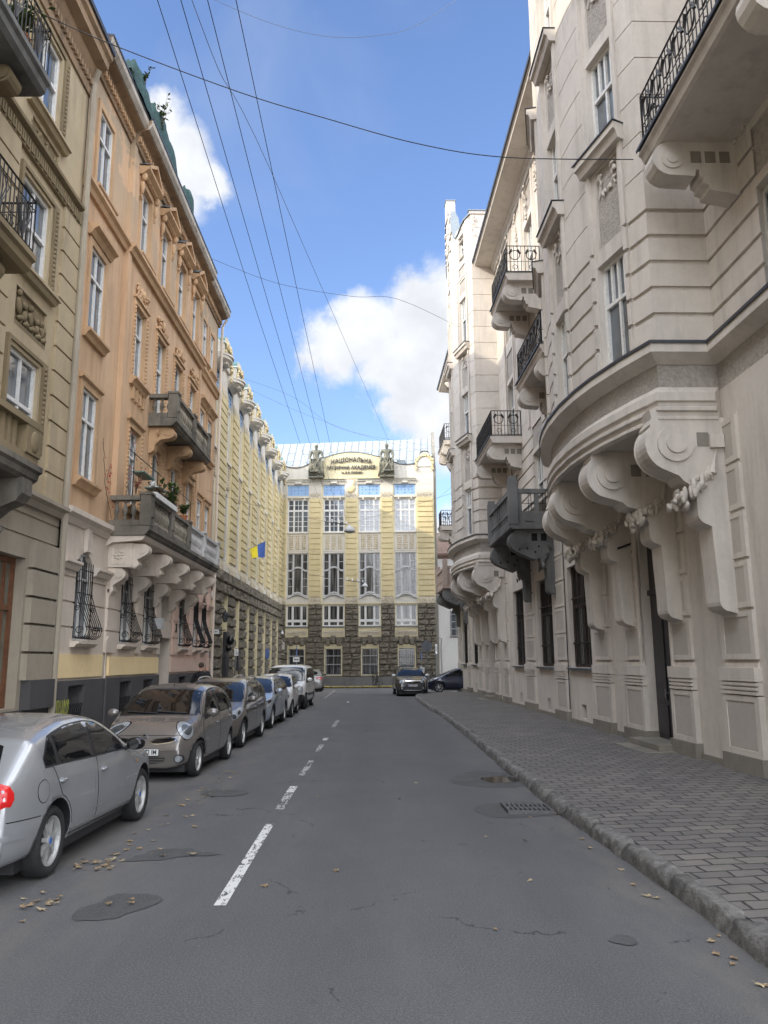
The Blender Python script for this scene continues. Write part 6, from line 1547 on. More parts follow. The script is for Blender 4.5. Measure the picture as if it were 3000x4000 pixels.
    def mirror(s, x, z, mat=None, back='black_gloss'):
        for sd in (1, -1):
            h = s.ray('L' if sd > 0 else 'R', x, z)
            y = abs(h[0].y) if h else s.W / 2 - .05
            b = MB(); b.m(0, True); yy = y + .13
            for k in range(1): b.blob((x + .0, sd * yy, z + .07), (.075, .115, .075), 12, 8)
            b.m(1); b.tube([(x, sd * (y - .03), z), (x, sd * (y + .06), z + .04)], .028, 6); b.m(2); b.cyl((x - .068, sd * yy, z + .07), 0, .06, -.006, 12)
            b.build('mirror', [mat or s.paint, 'black_plastic', back], s.root)
    def glazing(s, ws, pill, xr, rg_=None, trim=True, lift=.035, drop=.115):
        """ws=(cowl x, roof front x); pill = x positions of pillars; xr=(rear x low, rear x high)"""
        T_, B_ = lambda x: lerp_list(s.top, x), lambda x: lerp_list(s.belt, x); xc, xf = ws
        xa = xc - .22; xu = xf - .10; n = 8
        up = [(xu + (xr[1] - xu) * k / n, T_(xu + (xr[1] - xu) * k / n) - drop) for k in range(n + 1)]; lo = [(xr[0] + (xa - xr[0]) * k / n, B_(xr[0] + (xa - xr[0]) * k / n) + lift) for k in range(n + 1)]
        dl = up + lo; outer = chaikin(dl, 1)
        for v in ('L', 'R'):
            if trim: s.part('window_surround', 'black_plastic', v, grow(outer, .022), .003)
            cuts = [xa + .05] + list(pill) + [min(xr) - .05]
            for k in range(len(cuts) - 1):
                x1, x0 = cuts[k] - (.0 if k == 0 else .035), cuts[k + 1] + (.035 if k < len(cuts) - 2 else 0); P = clip_x(dl, x0, x1)
                if len(P) > 2: s.part('side_window', 'glass_car', v, chaikin(P, 1), .006)
        w0_, w1_ = s.hw(xc) * .90, (.962 * s.W / 2 - s.sp.get('tum', .40) * (T_(xf) - B_(xf))) * .93; z0_, z1_ = T_(xc) + .03, T_(xf) - .03
        ws_ = [(-w0_, z0_ - .015), (-w0_ * .5, z0_ - .0), (w0_ * .5, z0_), (w0_, z0_ - .015), (w1_, z1_ - .02), (w1_ * .5, z1_ + .01), (-w1_ * .5, z1_ + .01), (-w1_, z1_ - .02)]
        if trim: s.part('windscreen_seal', 'black_plastic', 'F', grow(ws_, .018), .003)
        s.part('windscreen', 'glass_car', 'F', ws_, .006)
        b = MB()
        for sg in (-.75, -.05):
            p0, p1 = s.ray('F', w0_ * (sg + .75), z0_ + .0), s.ray('F', w0_ * sg, z0_ + .03)
            if p0 and p1: b.tube([tuple(p0[0] + p0[1] * .02), tuple(p1[0] + p1[1] * .02)], .012, 4)
        if b.v: b.build('wiper', 'black_plastic', s.root)
        if rg_:
            (zl, zh, wl_, wh_) = rg_; s.part('rear_window', 'glass_car', 'B', chaikin([(-wl_, zl), (wl_, zl), (wh_, zh), (-wh_, zh)], 1), .006)
    def doors(s, spans, zlo=.33, handles=True):
        for v in ('L', 'R'):
            for (x0, x1, zl) in spans:
                B0_, B1_ = lerp_list(s.belt, x0), lerp_list(s.belt, x1); P = [(x0, zl), (x1, zlo), (x1, B1_ + .015), (x0, B0_ + .015)]; P = [(x0 * .97 + x1 * .03, zl), (x1, zlo), (x1, B1_ + .015), ((x0 + x1) / 2, (B0_ + B1_) / 2 + .015), (x0, B0_ + .015)]
                if zl > zlo + .1:
                    xa, R_ = -s.wb / 2, s.rw + s.sp.get('gap', .055) + .03; a0 = math.asin((zlo - s.rw) / R_)
                    P = [(xa + R_ * math.cos(a0 + (1.30 - a0) * (1 - k / 6)), s.rw + .01 + R_ * math.sin(a0 + (1.30 - a0) * (1 - k / 6))) for k in range(7)] + [(x1, zlo), (x1, B1_ + .015), ((x0 + x1) / 2, (B0_ + B1_) / 2 + .015), (x0, B0_ + .015)]
                s.part('door_gap', 'black_gloss', v, grow(P, .007), .0015, .06); d = s.part('door', s.paint, v, P, .003, .06)
                if handles and d:
                    h = s.ray(v, x0 + .16, (B0_ + B1_) / 2 - .12)
                    if h: b = MB(); b.m(0, True); b.blob(tuple(h[0] + h[1] * .025), (.085, .018, .02), 8, 6); b.m(1, True); b.blob(tuple(h[0] + h[1] * .004), (.06, .006, .032), 8, 5); b.build('handle', [s.sp.get('handle', s.paint), s.paint], d)
    def plate(s, view, z, txt, x0=0.):
        h = s.ray(view, x0, z)
        if not h: return
        sg = 1 if view == 'F' else -1; x = h[0].x + sg * .03; b = MB(); b.box(min(x, x - sg * .025), max(x, x - sg * .025), x0 - .265, x0 + .265, z - .058, z + .058); p = b.build('number_plate', 'black_plastic', s.root)
        b = MB(); b.box(min(x, x + sg * .003), max(x, x + sg * .003), x0 - .258, x0 + .258, z - .052, z + .052); b.build('plate_face', 'plate', p)
        b = MB(); b.box(min(x, x + sg * .005), max(x, x + sg * .005), min(x0 - sg * .22, x0 - sg * .252), max(x0 - sg * .22, x0 - sg * .252), z - .05, z + .05); b.build('plate_band', 'blue_badge', p)
        if txt: b = MB(); add_text(b, txt, .105, .001, lambda px, py, pz: (x + sg * .006, x0 + px * sg + sg * .015, z + py), .002, .42); b.build('plate_text', 'letter', p)
    def place(s, x, y, yaw): s.root.location = (x, y, .002); s.root.rotation_euler = (0, 0, rad(yaw)); return s.root
def clip_x(P, x0, x1):
    for lim, sg in ((x0, 1), (x1, -1)):
        Q = []
        for i in range(len(P)):
            a, c = P[i - 1], P[i]; ia, ic = (a[0] - lim) * sg >= 0, (c[0] - lim) * sg >= 0
            if ia != ic: t = (lim - a[0]) / (c[0] - a[0]); Q.append((lim, a[1] + (c[1] - a[1]) * t))
            if ic: Q.append(c)
        P = Q
        if not P: return []
    return P
def oval(cx, cz, rx, rz, n=14, rot=0.): return [(cx + rx * math.cos(2 * PI * k / n) * math.cos(rot) - rz * math.sin(2 * PI * k / n) * math.sin(rot), cz + rx * math.cos(2 * PI * k / n) * math.sin(rot) + rz * math.sin(2 * PI * k / n) * math.cos(rot)) for k in range(n)]
M['p_silver'] = paint('silver_paint', (.33, .34, .352), .35, .26)
M['p_brown'] = paint('grey_brown_paint', (.185, .168, .155), .35, .26)
M['p_taupe'] = paint('dark_taupe_paint', (.15, .135, .122), .35, .28)
M['p_sblue'] = paint('silver_blue_paint', (.35, .40, .47), .3, .28)
M['p_white'] = paint('white_paint', (.74, .74, .73), .0, .35)
M['p_grey'] = paint('grey_paint', (.20, .195, .19), .3, .3)
M['p_black'] = paint('black_paint', (.018, .018, .019), .2, .25)
M['p_navy'] = paint('navy_paint', (.014, .02, .048), .3, .25)

# silver hatchback in front
c = Car('parked_car', 'silver five-door hatchback cut off by the left edge, nearest of the parked cars', 'car', dict(W=1.75, wb=2.66, rw=.315, paint='p_silver', tum=.42, kr=.16, zb=.20, handle='p_silver',
    top=[(2.08, .50), (2.06, .64), (1.95, .76), (1.6, .88), (1.2, .95), (.88, 1.0), (.50, 1.20), (.12, 1.375), (-.3, 1.43), (-.8, 1.425), (-1.3, 1.365), (-1.62, 1.28), (-1.85, 1.10), (-2.02, .97), (-2.12, .88), (-2.17, .66), (-2.15, .50)],
    belt=[(2.1, .68), (1.6, .80), (.85, .915), (-.5, .95), (-1.6, .985), (-2.1, .90)]), 'cars parked along the left kerb')
c.glazing((.88, .12), (-.35, -1.28), (-1.62, -1.36), (1.0, 1.27, .58, .46)); c.doors([(-.30, .86, .33), (-1.40, -.38, .62)], .33); c.wheels('rim', 7, 0, 'blue_badge', .215); c.mirror(.62, .93, 'black_gloss')
for sd, v in ((1, 'L'), (-1, 'R')):
    ph = rad(180 - sd * 32); vw = (ph, -2.05, sd * .62)
    c.part('tail_light', 'red', vw, chaikin([(-.20, .75), (.10, .715), (.15, .82), (.08, .93), (-.18, .92)], 1), .008, .05); c.part('reversing_light', 'lamp', vw, [(-.12, .765), (.02, .757), (.03, .785), (-.12, .79)], .012, .04)
    c.part('fuel_flap_gap' if v == 'R' else 'side_gap', 'black_gloss', v, oval(-1.62, .80, .105, .105), .0015, .05)
    c.part('fuel_flap' if v == 'R' else 'side_flap', 'p_silver', v, oval(-1.62, .80, .098, .098), .003, .05); c.part('side_repeater', 'amber', v, oval(1.02, .76, .04, .014), .006, .03)
    c.part('bumper_gap', 'black_gloss', v, [(-2.16, .62), (-1.66, .60), (-1.66, .592), (-2.16, .612)], .002, .05); c.part('bumper_strip', 'p_silver', v, [(-2.16, .52), (-1.9, .50), (-1.9, .455), (-2.16, .465)], .012, .05)
    c.part('sill', 'p_silver', v, [(-.95, .30), (.95, .28), (.98, .22), (-.98, .22)], .012, .08)
    vf = (rad(sd * 30), 1.95, sd * .62); c.part('headlight', 'lamp', vf, chaikin([(-.2, .60), (.2, .64), (.22, .76), (-.18, .70)], 1), .006, .05)
c.plate('B', .72, '')
c.place(-2.99 - .875, 9.25, 90 - 1.2)
# grey-brown round-eyed hatchback facing the camera
c = Car('parked_car', 'grey-brown small hatchback with round headlights facing the camera behind the silver car', 'car', dict(W=1.66, wb=2.43, rw=.295, paint='p_brown', tum=.33, kf=.26, kr=.18, handle='p_brown',
    top=[(1.86, .48), (1.84, .62), (1.74, .76), (1.45, .92), (1.15, 1.01), (.75, 1.27), (.38, 1.46), (0, 1.545), (-.5, 1.55), (-1.0, 1.50), (-1.35, 1.40), (-1.62, 1.12), (-1.78, .95), (-1.85, .70), (-1.84, .48)],
    belt=[(1.86, .66), (1.15, .90), (0, .97), (-1.5, 1.02), (-1.85, .9)]), 'cars parked along the left kerb')
c.glazing((1.15, .38), (-.20, -1.12), (-1.40, -1.30), (1.08, 1.38, .52, .46)); c.doors([(-.16, 1.0, .33), (-1.18, -.23, .60)], .33); c.wheels('rim', 9, 0, True, .175); c.mirror(.80, .98)
for sd in (1, -1):
    vf = (rad(sd * 34), 1.55, sd * .58); c.part('headlight_bezel', 'black_gloss', vf, oval(.04, .79, .150, .148, 18, .35), .003, .05); hl = c.part('headlight', 'lamp', vf, oval(.04, .79, .138, .135, 18, .35), .010, .05); c.part('reflector', 'lamp_dark', vf, oval(.05, .80, .085, .08), .016, .04, hl); c.part('indicator', 'lamp_dark', vf, oval(.13, .82, .025, .045, 10), .016, .04, hl)
    c.part('fog_light', 'lamp', 'F', oval(sd * .60, .36, .05, .05), .012, .03); c.part('fog_bezel', 'black_plastic', 'F', oval(sd * .60, .36, .075, .07), .006, .03)
    c.part('grille', 'chrome', 'F', chaikin([(sd * .08, .665), (sd * .56, .715), (sd * .54, .62), (sd * .14, .575)], 1), .006, .04); c.part('grille_mesh', 'black_gloss', 'F', chaikin([(sd * .115, .65), (sd * .53, .697), (sd * .51, .637), (sd * .165, .595)], 1), .010, .04)
c.part('lower_grille', 'black_plastic', 'F', chaikin([(-.40, .42), (.40, .42), (.36, .28), (-.36, .28)], 1), .005, .05)
b = MB()
for z_ in (.31, .35, .39):
    P = [c.ray('F', y * .06, z_) for y in range(-6, 7)]; b.tube([tuple(p[0] + p[1] * .012) for p in P if p], .008, 4)
b.build('grille_slat', 'p_brown', c.root)
c.part('bumper_strip', 'p_brown', 'F', chaikin([(-.78, .525), (.78, .525), (.78, .49), (-.78, .49)], 1), .016, .05); c.part('bonnet_gap', 'black_gloss', 'F', [(-.62, .725), (0, .735), (.62, .725), (.62, .719), (0, .728), (-.62, .719)], .002, .04)
h = c.ray('F', 0, .71); b = MB(); b.cyl(tuple(h[0] + Vector((.004, 0, .0))), 0, .055, .012, 18); b.m(1); b.cyl(tuple(h[0] + Vector((.014, 0, .0))), 0, .040, .006, 18); b.m(0); b.box(h[0].x + .01, h[0].x + .026, -.062, .062, .698, .722); b.build('badge', ['chrome', 'black_gloss'], c.root)
b = MB(); t = c.ray('T', .15, 0); b.tube([tuple(t[0]), tuple(t[0] + Vector((-.10, 0, .16)))], .008, 4); b.build('aerial', 'black_plastic', c.root)
c.plate('F', .47, 'BC 4172 IM', 0.02)
c.place(-3.05 - .83, 15.70, -90 - 2)
def rails(c, x0, x1, y, z, mat='chrome'):
    for sd in (1, -1):
        b = MB(); P = []
        for k in range(9):
            x = x0 + (x1 - x0) * k / 8; h = c.ray('T', x, sd * y); P.append(tuple(h[0] + Vector((0, 0, .012 + .055 * math.sin(PI * k / 8) ** .4))))
        b.tube(P, .022, 6); b.build('roof_rail', mat, c.root)
W308 = dict(W=1.815, wb=2.71, rw=.32, paint='p_taupe', tum=.40, kf=.30, kr=.12, handle='p_taupe',
    top=[(2.16, .46), (2.14, .58), (2.02, .74), (1.6, .92), (1.28, 1.01), (.72, 1.28), (.28, 1.46), (-.25, 1.555), (-1.0, 1.56), (-1.6, 1.52), (-2.0, 1.42), (-2.20, 1.08), (-2.26, .92), (-2.30, .7), (-2.28, .5)],
    belt=[(2.16, .66), (1.28, .92), (0, .98), (-2.0, 1.05), (-2.3, .98)])
def front308(c, fog=True):
    for sd in (1, -1):
        vf = (rad(sd * 38), 1.82, sd * .62); hl = c.part('headlight', 'lamp', vf, chaikin([(-.26, .62), (.02, .63), (.38, .80), (.46, .92), (.28, .90), (-.10, .78), (-.27, .68)], 1), .008, .05); c.part('reflector', 'lamp_dark', vf, oval(.04, .715, .06, .05), .014, .04, hl); c.part('indicator', 'lamp_dark', vf, oval(.22, .80, .07, .035, 12, .5), .014, .04, hl)
        c.part('fog_frame', 'chrome', 'F', chaikin([(sd * .60, .52), (sd * .74, .54), (sd * .72, .36), (sd * .62, .34)], 1), .008, .04); c.part('fog_light', 'black_plastic', 'F', chaikin([(sd * .615, .50), (sd * .725, .52), (sd * .705, .38), (sd * .63, .36)], 1), .012, .04)
    c.part('lower_grille', 'black_plastic', 'F', chaikin([(-.52, .56), (.52, .56), (.46, .30), (-.46, .30)], 1), .005, .05)
c = Car('parked_car', 'dark taupe estate with silver roof rails, third of the cars parked along the left kerb', 'car', W308, 'cars parked along the left kerb')
c.glazing((1.28, .28), (-.15, -1.12), (-2.02, -1.80)); c.doors([(-.10, 1.12, .36), (-1.20, -.18, .62)], .36); c.wheels('rim', 7, 0, True, .2); c.mirror(.88, 1.0); front308(c); rails(c, -.1, -1.75, .60, 1.5); c.plate('F', .44, '')
c.place(-3.06 - .9075, 20.5, -90 - 1)
c = Car('parked_car', 'silver-blue estate car with slanted headlight, fourth in the row along the left kerb', 'car', dict(W=1.81, wb=2.66, rw=.33, paint='p_sblue', tum=.44, kf=.27, kr=.12, handle='p_sblue',
    top=[(2.26, .48), (2.24, .62), (2.12, .75), (1.7, .91), (1.22, 1.01), (.70, 1.26), (.22, 1.43), (-.3, 1.50), (-1.0, 1.505), (-1.7, 1.46), (-2.1, 1.36), (-2.34, 1.06), (-2.42, .9), (-2.44, .6), (-2.42, .5)],
    belt=[(2.26, .68), (1.22, .93), (0, .97), (-2.1, 1.06), (-2.44, .96)]), 'cars parked along the left kerb')
c.glazing((1.22, .22), (-.22, -1.18), (-2.12, -1.90)); c.doors([(-.18, 1.06, .36), (-1.24, -.25, .62)], .36); c.wheels('rim', 10, 0, True, .21); c.mirror(.84, 1.0); rails(c, -.1, -1.8, .60, 1.45, 'chrome')
for sd in (1, -1):
    vf = (rad(sd * 36), 1.95, sd * .62); c.part('headlight_housing', 'black_gloss', vf, chaikin([(-.28, .64), (.06, .62), (.34, .76), (.42, .86), (.10, .80), (-.26, .73)], 1), .005, .05); c.part('headlight', 'lamp', vf, chaikin([(-.20, .66), (.05, .65), (.26, .75), (.06, .75), (-.2, .71)], 1), .010, .04); c.part('running_light', 'white', vf, [(-.22, .648), (.07, .636), (.30, .75), (.30, .765), (.06, .655), (-.22, .665)], .014, .03)
c.part('grille', 'black_gloss', 'F', chaikin([(-.55, .66), (.55, .66), (.48, .56), (-.48, .56)], 1), .006, .05); c.part('grille_bar', 'chrome', 'F', [(-.52, .625), (.52, .625), (.52, .605), (-.52, .605)], .012, .05); c.part('lower_grille', 'black_plastic', 'F', chaikin([(-.6, .42), (.6, .42), (.52, .29), (-.52, .29)], 1), .006, .05); c.part('grille_bar', 'chrome', 'F', [(-.7, .30), (.7, .30), (.7, .285), (-.7, .285)], .012, .05); c.plate('F', .49, '')
c.place(-3.07 - .905, 25.75, -90 - 1)
c = Car('parked_car', 'small white hatchback between the silver-blue estate and the white van', 'car', dict(W=1.60, wb=2.38, rw=.285, paint='p_white', tum=.32, kf=.26, kr=.16, handle='p_white',
    top=[(1.82, .48), (1.80, .64), (1.68, .80), (1.4, .95), (1.15, 1.03), (.75, 1.27), (.38, 1.43), (0, 1.50), (-.5, 1.51), (-1.0, 1.47), (-1.4, 1.38), (-1.64, 1.08), (-1.74, .9), (-1.78, .66), (-1.76, .48)],
    belt=[(1.82, .68), (1.15, .92), (0, .97), (-1.5, 1.05), (-1.8, .95)]), 'cars parked along the left kerb')
c.glazing((1.15, .38), (-.18, -1.08), (-1.42, -1.30)); c.doors([(-.14, 1.0, .33), (-1.16, -.21, .60)], .33); c.wheels('rim', 8, 0, True, .17); c.mirror(.82, .99)
for sd in (1, -1):
    vf = (rad(sd * 34), 1.6, sd * .52); hl = c.part('headlight', 'lamp', vf, chaikin([(-.16, .64), (.14, .66), (.24, .90), (.12, .95), (-.10, .80)], 1), .008, .05); c.part('reflector', 'lamp_dark', vf, oval(.04, .76, .07, .07), .014, .04, hl)
    c.part('fog_light', 'black_plastic', 'F', oval(sd * .58, .36, .06, .05), .008, .03)
c.part('lower_grille', 'black_plastic', 'F', chaikin([(-.45, .46), (.45, .46), (.4, .30), (-.4, .30)], 1), .006, .05); c.plate('F', .55, '')
c.place(-3.03 - .80, 30.3, -90 + 1)
c = Car('parked_van', 'tall white van with black front bumper and wheels turned, last in the left row', 'van', dict(W=1.83, wb=2.70, rw=.315, paint='p_white', tum=.14, kf=.24, kr=.05, zb=.22, handle='black_plastic',
    top=[(2.10, .50), (2.08, .66), (2.0, .84), (1.75, 1.02), (1.45, 1.12), (1.1, 1.42), (.75, 1.70), (.4, 1.80), (-.5, 1.825), (-1.5, 1.81), (-1.9, 1.77), (-2.0, 1.5), (-2.08, 1.0), (-2.1, .7), (-2.08, .5)],
    belt=[(2.10, .74), (1.4, 1.02), (0, 1.06), (-2.0, 1.10), (-2.1, 1.08)]), None)
c.glazing((1.45, .75), (.15, -.85), (-1.85, -1.80), drop=.20); c.doors([(.18, 1.25, .38), (-.85, .12, .38)], .38); c.wheels('rim', 12, 24, True, .185); c.mirror(1.05, 1.12, 'p_white')
c.part('bumper', 'black_plastic', 'F', chaikin([(-.90, .60), (-.5, .52), (.5, .52), (.90, .60), (.90, .26), (-.90, .26)], 1), .02, .06)
for sd, v in ((1, 'L'), (-1, 'R')):
    c.part('bumper_corner', 'black_plastic', v, [(2.1, .62), (1.78, .60), (1.72, .45), (1.74, .26), (2.1, .26)], .018, .05); c.part('rubbing_strip', 'black_plastic', v, [(-.9, .62), (1.0, .62), (1.0, .53), (-.9, .53)], .012, .08)
    vf = (rad(sd * 34), 1.85, sd * .62); hl = c.part('headlight', 'lamp', vf, chaikin([(-.15, .66), (.16, .64), (.24, .90), (.02, .96), (-.16, .84)], 1), .008, .05)
c.part('grille', 'black_plastic', 'F', chaikin([(-.42, .80), (.42, .80), (.36, .70), (-.36, .70)], 1), .006, .05); c.plate('F', .42, '')
c.place(-2.92 - .915, 35.30, -90 - 2)
c = Car('parked_car', 'dark grey saloon seen from behind beyond the white van', 'car', dict(W=1.76, wb=2.65, rw=.31, paint='p_grey', tum=.42, kr=.14,
    top=[(2.2, .48), (2.16, .62), (2.0, .76), (1.5, .92), (1.1, 1.0), (.2, 1.42), (-.3, 1.47), (-.9, 1.44), (-1.3, 1.34), (-1.75, 1.06), (-2.1, 1.03), (-2.22, .95), (-2.27, .7), (-2.25, .5)], belt=[(2.2, .68), (1.1, .92), (-1.7, 1.0), (-2.25, .96)]), None)
c.glazing((1.1, .2), (-.35,), (-1.45, -1.15), (1.06, 1.32, .58, .48)); c.doors([(-.3, .98, .36), (-1.2, -.36, .6)], .36); c.wheels('rim', 7, 0); c.mirror(.78, .98)
for sd in (1, -1):
    vw = (rad(180 - sd * 35), -2.1, sd * .62); c.part('tail_light', 'red', vw, chaikin([(-.20, .78), (.22, .76), (.26, .92), (-.16, .94)], 1), .008, .05); c.part('reversing_light', 'white', vw, [(-.1, .80), (.05, .80), (.05, .86), (-.1, .86)], .012, .04)
c.plate('B', .62, ''); c.place(-3.72 - .80, 54.4, 92)
c = Car('parked_car', 'black high-riding hatchback with white mirrors standing at the right corner', 'car', dict(W=1.76, wb=2.59, rw=.325, paint='p_black', tum=.34, kf=.22, kr=.14, zb=.24, handle='p_black',
    top=[(2.02, .54), (2.0, .72), (1.9, .88), (1.5, 1.0), (1.2, 1.06), (.75, 1.32), (.36, 1.50), (-.1, 1.585), (-.7, 1.59), (-1.2, 1.55), (-1.6, 1.45), (-1.82, 1.15), (-1.95, .95), (-2.0, .7), (-1.98, .5)],
    belt=[(2.02, .76), (1.2, .98), (0, 1.02), (-1.6, 1.08), (-2.0, .98)]), None)
c.glazing((1.2, .36), (-.25, -1.15), (-1.6, -1.45)); c.doors([(-.2, 1.06, .38), (-1.2, -.28, .62)], .38); c.wheels('rim', 6, 0, True, .2); c.mirror(.84, 1.05, 'p_white'); rails(c, -.1, -1.4, .58, 1.5, 'black_plastic')
for sd in (1, -1):
    vf = (rad(sd * 22), 1.85, sd * .58); hl = c.part('headlight', 'lamp', vf, chaikin([(-.17, .70), (.16, .74), (.24, .90), (.14, .96), (-.10, .84), (-.18, .78)], 1), .008, .05); c.part('reflector', 'lamp_dark', vf, oval(.0, .79, .06, .06), .014, .04, hl); c.part('indicator', 'amber', vf, oval(.15, .86, .05, .05), .014, .04, hl)
    c.part('fog_light', 'lamp', 'F', oval(sd * .58, .44, .05, .05), .008, .03)
c.part('grille', 'black_gloss', 'F', chaikin([(-.46, .80), (.46, .80), (.40, .70), (-.40, .70)], 1), .006, .05); c.part('grille_trim', 'chrome', 'F', chaikin([(-.50, .86), (0, .845), (.50, .86), (.50, .82), (0, .80), (-.50, .82)], 1), .010, .05)
b = MB(); h = c.ray('F', 0, .745); q = h[0].x + .012
for sg in (-1, 1): b.quad((q, 0, .805), (q, sg * .045, .745), (q + .012, sg * .02, .745), (q + .012, 0, .775)); b.quad((q, 0, .685), (q, sg * .045, .745), (q + .012, sg * .02, .745), (q + .012, 0, .715))
b.build('badge', 'chrome', c.root)
c.part('bumper_lower', 'black_plastic', 'F', chaikin([(-.62, .58), (.62, .58), (.55, .34), (-.55, .34)], 1), .006, .05); c.part('skid_trim', 'chrome', 'F', [(-.50, .345), (.50, .345), (.50, .315), (-.50, .315)], .014, .05); c.plate('F', .59, 'BC 8298 HE')
c.place(1.80, 46.9, -90 + 3)
W3 = dict(W308); W3['paint'] = W3['handle'] = 'p_navy'; W3['wb'] = 2.61; W3['top'] = [(2.06, .46), (2.04, .58), (1.92, .74), (1.55, .92), (1.24, 1.01), (.70, 1.28), (.28, 1.44), (-.25, 1.50), (-.9, 1.49), (-1.4, 1.40), (-1.75, 1.15), (-1.95, .95), (-2.0, .7), (-1.98, .5)]; W3['belt'] = [(2.06, .66), (1.24, .92), (0, .98), (-1.7, 1.05), (-2.0, .96)]
c = Car('parked_car', 'dark navy hatchback seen side-on, half hidden by the corner of the right house', 'car', W3)
c.glazing((1.24, .28), (-.15, -1.05), (-1.6, -1.4)); c.doors([(-.10, 1.08, .36), (-1.15, -.18, .62)], .36); c.wheels('rim', 6, 0, True, .2); c.mirror(.86, 1.0); front308(c)
c.place(5.02, 50.45, 180)
# ------------------------------------------------------------------ people and statues (one skinned surface each)
def skinned(name, V, E_, mats, pick, root=0, sub=2):
    me = bpy.data.meshes.new('tmp'); me.from_pydata([v[:3] for v in V], E_, []); o = bpy.data.objects.new('tmp', me); COL.objects.link(o)
    m_ = o.modifiers.new('k', 'SKIN'); m_.use_smooth_shade = True
    for i, v in enumerate(V):
        sv = me.skin_vertices[0].data[i]; sv.radius = (v[3], v[4] if len(v) > 4 else v[3]); sv.use_root = (i == root)
    q = o.modifiers.new('s', 'SUBSURF'); q.levels = q.render_levels = sub
    dg = bpy.context.evaluated_depsgraph_get(); dg.update(); nm = bpy.data.meshes.new_from_object(o.evaluated_get(dg)); bpy.data.objects.remove(o)
    nm.materials.clear()
    for x in mats: nm.materials.append(M[x])
    for p in nm.polygons: p.use_smooth = True; p.material_index = pick(p.center)
    r = bpy.data.objects.new(name, nm); COL.objects.link(r); return r
def person_skeleton(arms):
    """standing figure, metres; arms = {side: [shoulder, elbow, wrist, knuckle]} and finger tips curled from the knuckles"""
    V = [(0, 0, .94, .135, .105), (0, .01, 1.10, .125, .10), (0, .01, 1.26, .15, .11), (0, 0, 1.40, .14, .10), (0, -.01, 1.50, .058, .06), (0, .015, 1.57, .06, .07), (0, .02, 1.655, .078, .098), (0, .015, 1.735, .062, .08)]
    E_ = [(0, 1), (1, 2), (2, 3), (3, 4), (4, 5), (5, 6), (6, 7)]
    n = len(V); V += [(0, .115, 1.645, .014), (0, .075, 1.645, .03)]; E_ += [(6, n + 1), (n + 1, n)]          # nose
    for sd in (-1, 1): n = len(V); V.append((sd * .085, .01, 1.645, .018, .03)); E_.append((6, n))              # ears
    for sd in (-1, 1):
        n = len(V); st = .10 * sd
        V += [(sd * .09, 0, .88, .095), (sd * .10, .02 + st, .50, .068), (sd * .10, -.02 + st * 1.4, .30, .06), (sd * .10, -.03 + st * 1.8, .09, .045), (sd * .11, .08 + st * 1.8, .045, .045, .035), (sd * .115, .17 + st * 1.8, .03, .035, .025)]
        E_ += [(0, n), (n, n + 1), (n + 1, n + 2), (n + 2, n + 3), (n + 3, n + 4), (n + 4, n + 5)]
    for sd, A in arms.items():
        n = len(V); V += [(*A[0], .07), (*A[1], .05), (*A[2], .034), (*A[3], .038, .02)]; E_ += [(3, n), (n, n + 1), (n + 1, n + 2), (n + 2, n + 3)]
        k = Vector(A[3]); w = Vector(A[2]); d = (k - w).normalized(); s_ = d.cross(Vector((0, 1, 0))); s_ = s_.normalized() if s_.length > .1 else Vector((1, 0, 0)); c_ = s_.cross(d).normalized()
        for f, L_ in enumerate((.062, .07, .066, .052)):
            b0 = k + s_ * (.021 * (f - 1.5)) + d * .012; p1 = b0 + d * L_ * .5 + c_ * .008; p2 = p1 + d * L_ * .4 + c_ * .025; m_ = len(V); V += [(*b0, .0095), (*p1, .009), (*p2, .0075)]; E_ += [(n + 3, m_), (m_, m_ + 1), (m_ + 1, m_ + 2)]
        b0 = w.lerp(k, .45) + s_ * -.035; p1 = b0 + d * .035 + s_ * -.02 + c_ * .015; m_ = len(V); V += [(*b0, .013), (*p1, .011), (*(p1 + d * .03), .009)]; E_ += [(n + 2, m_), (m_, m_ + 1), (m_ + 1, m_ + 2)]
    return V, E_
arms = {1: [(.19, -.01, 1.42), (.36, .06, 1.20), (.17, .12, 1.50), (.125, .10, 1.585)], -1: [(-.19, -.01, 1.42), (-.31, -.04, 1.15), (-.22, .12, .98), (-.19, .18, .93)]}
V, E_ = person_skeleton(arms)
root = thing('person', 'man in black jacket seen from behind with phone at ear on the left pavement', 'person', (0, 0, 0))
def pick_p(c):
    if c.z > 1.515: return 0
    if abs(c.x) > .14 and c.y > .10 and c.z < .985 and c.z > .80: return 0
    return 1 if c.z > .86 else (2 if c.z > .075 else 3)
bd = skinned('body', V, E_, ['skin', 'cloth_black', 'trouser', 'black_plastic'], pick_p); bd.parent = root
b = MB(); b.m(0, True); b.blob((0, .0, 1.70), (.092, .108, .10), 14, 9); b.build('hair', 'hair', root)
b = MB(); b.lathe((0, 0, 1.44), [(.085, 0), (.075, .05), (.07, .09)], 12); b.tbox(-.17, .17, -.13, -.16, .88, 1.0, .02); b.tube([(-.17, -.09, 1.46), (0, -.135, 1.22), (.17, -.10, 1.0)], .014, 5); b.build('jacket_collar', 'cloth_black', root)
root.location = (-5.72, 26.3, .145); root.rotation_euler = (0, 0, rad(-8))
ph = thing('phone', 'dark mobile phone held to the ear of the man in black', 'phone', (-5.60, 26.39, 1.77)); b = MB(); b.box(-5.612, -5.60, 26.37, 26.41, 1.70, 1.85); b.build('case', 'black_gloss', ph)
